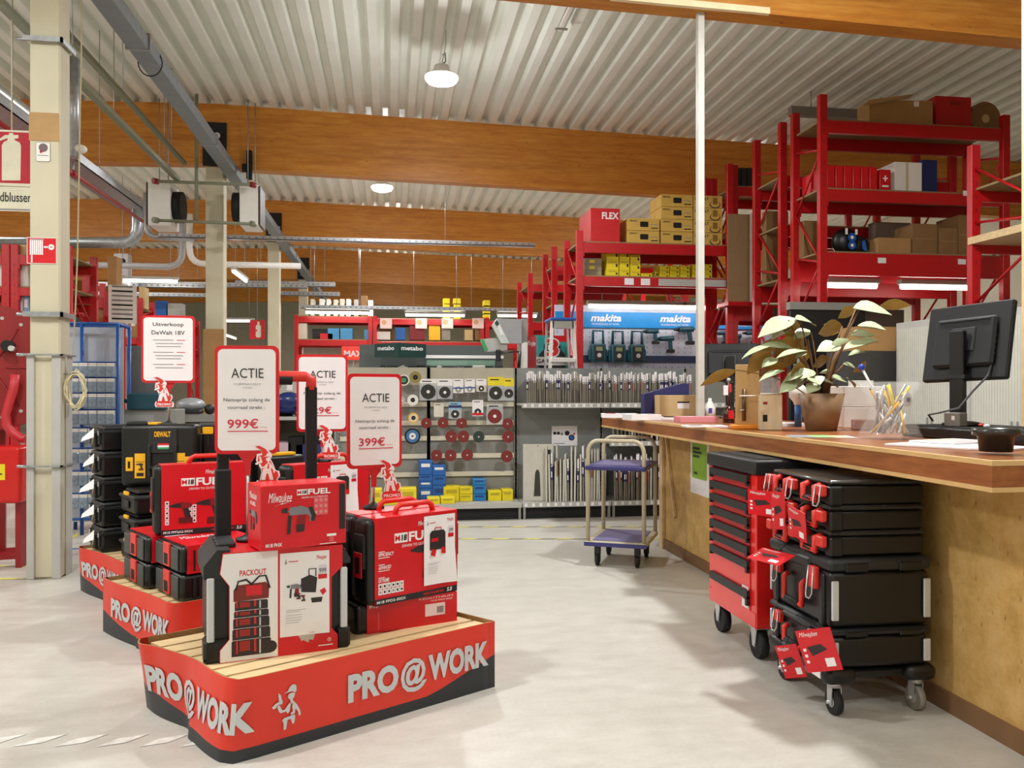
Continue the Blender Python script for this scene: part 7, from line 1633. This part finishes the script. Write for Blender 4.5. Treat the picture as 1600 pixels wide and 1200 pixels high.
def tray(name, label, a, c, w_, h, along, m=GALV):
    t = thing(name, label, 'cable tray', a); L = (Vector(c) - Vector(a)).length
    b1 = B()
    if along == 'y':
        b1.box(-w_ / 2, w_ / 2, 0, L, 0, .012, m); b1.box(-w_ / 2, -w_ / 2 + .006, 0, L, 0, h, m); b1.box(w_ / 2 - .006, w_ / 2, 0, L, 0, h, m)
    else:
        b1.box(0, L, -w_ / 2, w_ / 2, 0, .012, m); b1.box(0, L, -w_ / 2, -w_ / 2 + .006, 0, h, m); b1.box(0, L, w_ / 2 - .006, w_ / 2, 0, h, m)
        for i in range(int(L / .12)): b1.rect(.03 + .12 * i, .07 + .12 * i, h * .35, h * .65, mat('slot_grey', '6c7072', .6), -w_ / 2 - .001)
    b1.done('tray', t)
    b1 = B(); n_ = max(2, int(L / 3))
    for i in range(n_):
        s_ = L * (i + .5) / n_; x, y = (0, s_) if along == 'y' else (s_, 0); zz_ = roofz(a[0] + x) - a[2] + .04; b1.cyl((x, y, 0), (x, y, zz_), .005, GALV, seg=5)
    b1.done('hanger', t)
    return t
tray('cable_tray', 'wide grey cable tray rising towards the cream column above the red pipe', (-3.35, 6.9, 3.72), (-3.35, 11.4, 3.72), .32, .1, 'y')
pipe('sprinkler_pipe', 'thin red pipe with a clamp below the wide grey cable tray', [(-3.22, 6.9, 3.58), (-3.22, 11.5, 3.58)], .022, mat('pipe_red', '9a1c1c', .4))
b1 = B(); b1.cyl((-.0, -.05, 0), (0, .05, 0), .035, mat('pipe_red', '9a1c1c', .4)); b1.cyl((0, 0, 0), (0, 0, .12), .01, GALV, seg=6); tag(b1.done('pipe_clamp', None, (-3.22, 9.1, 3.58)), 'red clamp on the thin red pipe', 'clamp')
ql, qc, qt = at_y(-40, 379, 11.6), at_y(216, 379, 11.6), at_y(216, 322, 11.6)
pipe('conduit', 'thick galvanised conduit with a rounded elbow, crossing behind the cream column', bend(ql, qc, qt, .22), .075, GALV)
q1_ = at_y(113, 250, 7.6); b1 = B(); b1.cyl((0, 0, 0), (0, 0, roofz(q1_.x) - 4.2 + .03), .006, GALV, seg=6); tag(b1.done('conduit_hanger', None, (q1_.x, 7.6, 4.2)), 'thin rod from the roof holding the short drop conduit', 'rod'); pipe('drop_conduit', 'short galvanised drop conduit close beside the cream column', [(q1_.x, 7.6, 4.2), (q1_.x, 7.6, 3.35)], .06, GALV)
b1 = B(); b1.ball((0, 0, 0), .05, WHT2, 1.3, 1, .8); tag(b1.done('junction_box', None, at_y(124, 233, 7.6)), 'rounded white fitting on the tray beside the cream column', 'fitting')
qa, qb = at_y(229, 302, 15.), at_y(229, 370, 15.)
pipe('tray_elbow', 'galvanised elbow dropping to the long crossing tray', bend(qa, (qb.x, 15., qb.z), (qb.x + .8, 15, qb.z), .2), .06, GALV)
tray('cable_tray', 'long slotted cable tray crossing the hall in front of the timber beams', (at_y(250, 373, 15.).x, 15., 3.98), (at_y(835, 390, 15.).x, 15., 3.98), .16, .07, 'x')
qa, qb = at_y(285, 330, 17.), at_y(285, 417, 17.); ql = at_y(105, 418, 17.)
b1 = B(); b1.cyl((0, 0, 0), (0, 0, roofz(-7.5) - qb.z + .04), .006, GALV, seg=6); tag(b1.done('hanger_rod', None, (ql.x + 1., 17., qb.z + .055)), 'thin steel rod holding the pale elbow conduit', 'rod')
pipe('conduit', 'pale conduit with an elbow running above the sale sign to the red rack', bend(qa, (qb.x, 17., qb.z), (ql.x, 17., qb.z), .3), .06, mat('pale_conduit', 'b4b6b8', .4))
qa, qb = at_y(296, 335, 16.8), at_y(296, 412, 16.8); pipe('white_conduit', 'white elbow conduit ending behind the second column', bend(qa, (qb.x, 16.8, qb.z), (at_y(470, 412, 16.8).x, 16.8, qb.z), .3), .06, WHT2)
for i, (px0, px1, py, Y, w_) in enumerate(((368, 524, 446, 21., .12), (435, 531, 462, 22.5, .12), (250, 480, 447, 19.2, .1), (470, 822, 482, 19.6, .08), (150, 320, 448, 18.6, .1), (140, 325, 462, 21.5, .1))):
    a, c = at_y(px0, py, Y), at_y(px1, py, Y); tray('cable_tray', ('short tray stub reaching past the third column, upper', 'short tray stub reaching past the third column, lower', 'thin tray crossing between second and third columns', 'thin tray carrying the tube lamps over the distant rack', 'thin tray over the glowing tube by the white post', 'thin tray behind the glowing tube by the white post')[i], a, (c.x, a.y, a.z), .1, w_, 'x')
# unit heaters either side of the second column on a green-grey frame
def heater(px0, px1, py0, py1, Y, label, flip):
    a, c = at_y(px0, py1, Y), at_y(px1, py0, Y); t = thing('unit_heater', label, 'heater', (a.x, Y, a.z)); w_, h = c.x - a.x, c.z - a.z
    b1 = B(); b1.box(0, w_, 0, .5, 0, h, WHT2, .01); b1.done('casing', t)
    b1 = B(); x = w_ if not flip else 0; s = 1 if not flip else -1
    b1.cyl((x, .25, h * .5), (x + s * .12, .25, h * .5), min(.22, h * .4), BLKM, seg=18); b1.done('fan', t)
    b1 = B(); xg = -.03 if not flip else w_; b1.box(xg, xg + .03, .02, .48, .02, h - .02, mat('grille_brown', '4a3a34', .5)); b1.done('grille', t)
    b1 = B(); b1.cyl((w_ * .3, .25, h), (w_ * .3, .25, roofz(a.x) - a.z + .04), .008, GALV, seg=6); b1.cyl((w_ * .7, .25, h), (w_ * .7, .25, roofz(a.x) - a.z + .04), .008, GALV, seg=6); b1.done('hanger', t)
heater(231, 266, 283, 352, 12.2, 'white unit heater with a black fan, on the aisle side of the second column', False)
heater(374, 403, 288, 352, 12.2, 'white unit heater with a brown grille, on the shop side of the second column', True)
t = thing('heater_support', 'green-grey steel frame of two crossbars carrying the unit heaters', 'frame', (0, 12., 0))
for py in (283, 344):
    a, c = at_y(240, py, 12.), at_y(398, py + 6, 12.); b1 = B(); b1.cyl((a.x, 0, a.z), (c.x, 0, c.z), .022, GREEN, seg=8); b1.cyl((a.x, -.03, a.z), (a.x + .05, .03, a.z), .04, REDD if py < 300 else GREEN, seg=8); b1.cyl((c.x - .05, -.03, c.z), (c.x, .03, c.z), .04, REDD if py < 300 else GREEN, seg=8); b1.done('crossbar', t)
a, c = at_y(307, 262, 12.), at_y(307, 344, 12.); b1 = B(); b1.cyl((a.x, 0, c.z), (a.x, 0, 5.45), .024, GREEN, seg=8); b1.done('hanger', t)
p = at_y(389, 258, 12.5); b1 = B(); b1.box(-.04, .04, -.04, .04, -.2, .22, BLKM, .01); b1.box(-.1, .02, -.05, .0, -.1, .02, BLKM, .01); tag(b1.done('loudspeaker_bracket', None, (p.x, 12.54, p.z)), 'black bracket fixed on the timber beam beside the grey trunking', 'bracket')
p = at_y(339, 205, 12.5); b1 = B(); b1.ball((0, 0, 0), .045, WHT2); tag(b1.done('smoke_sensor', None, (p.x, 12.51, p.z - .06)), 'round white sensor on the black steel shoe of the big beam', 'sensor')
# small rail on the roof sheet over the open floor
q0, q1 = at_y(920, 25, 8.0), at_y(880, 115, 9.0)
t = thing('roof_rail', 'short pale rail with clips fixed under the corrugated roof', 'rail', (at_y(903, 70, 8.2).x, 7.6, roofz(2) - .06)); b1 = B(); b1.box(-.02, .02, 0, 1.5, 0, .04, WHT2); b1.done('rail', t); b1 = B()
for y in (.1, .75, 1.4): b1.box(-.07, .07, y, y + .04, -.01, .0, GREYS)
b1.done('clip', t)
p = at_y(1234, 181, 10.35); b1 = B(); b1.box(0, 1.6, -.05, .05, 0, .12, mat('dusty_steel', '8a8680', .6), .005); b1.cyl((.3, 0, .1), (.3, 0, .5), .008, GALV, seg=6); b1.cyl((1.3, 0, .1), (1.3, 0, .5), .008, GALV, seg=6); tag(b1.done('unistrut', None, (p.x, 10.35, p.z)), 'dusty steel channel hanging under the roof by the tallest red upright', 'channel')
# fluorescent tubes
c = at_y(18, 160, 8.6); tube_lamp((c.x, 8.4, c.z), 2.4, 'y', 'bright tube lamp above the extinguisher sign, beside the cream column')
for px, py, Y, L, lb in ((235, 437, 17.8, 1.1, 'tube lamp glowing over the red rack by the white post'), (527, 487, 19.9, 1.5, 'tube lamp over the distant rack, above the lit red sign'), (680, 491, 19.9, 1.45, 'tube lamp over the distant rack, below the yellow cartons'), (808, 492, 19.9, 1.0, 'tube lamp at the ladder aisle end of the distant rack'), (369, 500, 24., 1.0, 'short tube lamp far back between second and third columns')):
    c = at_y(px, py, Y); tube_lamp(c, L, 'x', lb)
for px, py, Y, L, lb in ((375, 430, 17.5, 1.5, 'tube lamp running away from view beside the second column'), (360, 525, 30., 2., 'lowest tube lamp far back beside the second column')):
    c = at_y(px, py, Y); tube_lamp(c, L, 'y', lb)
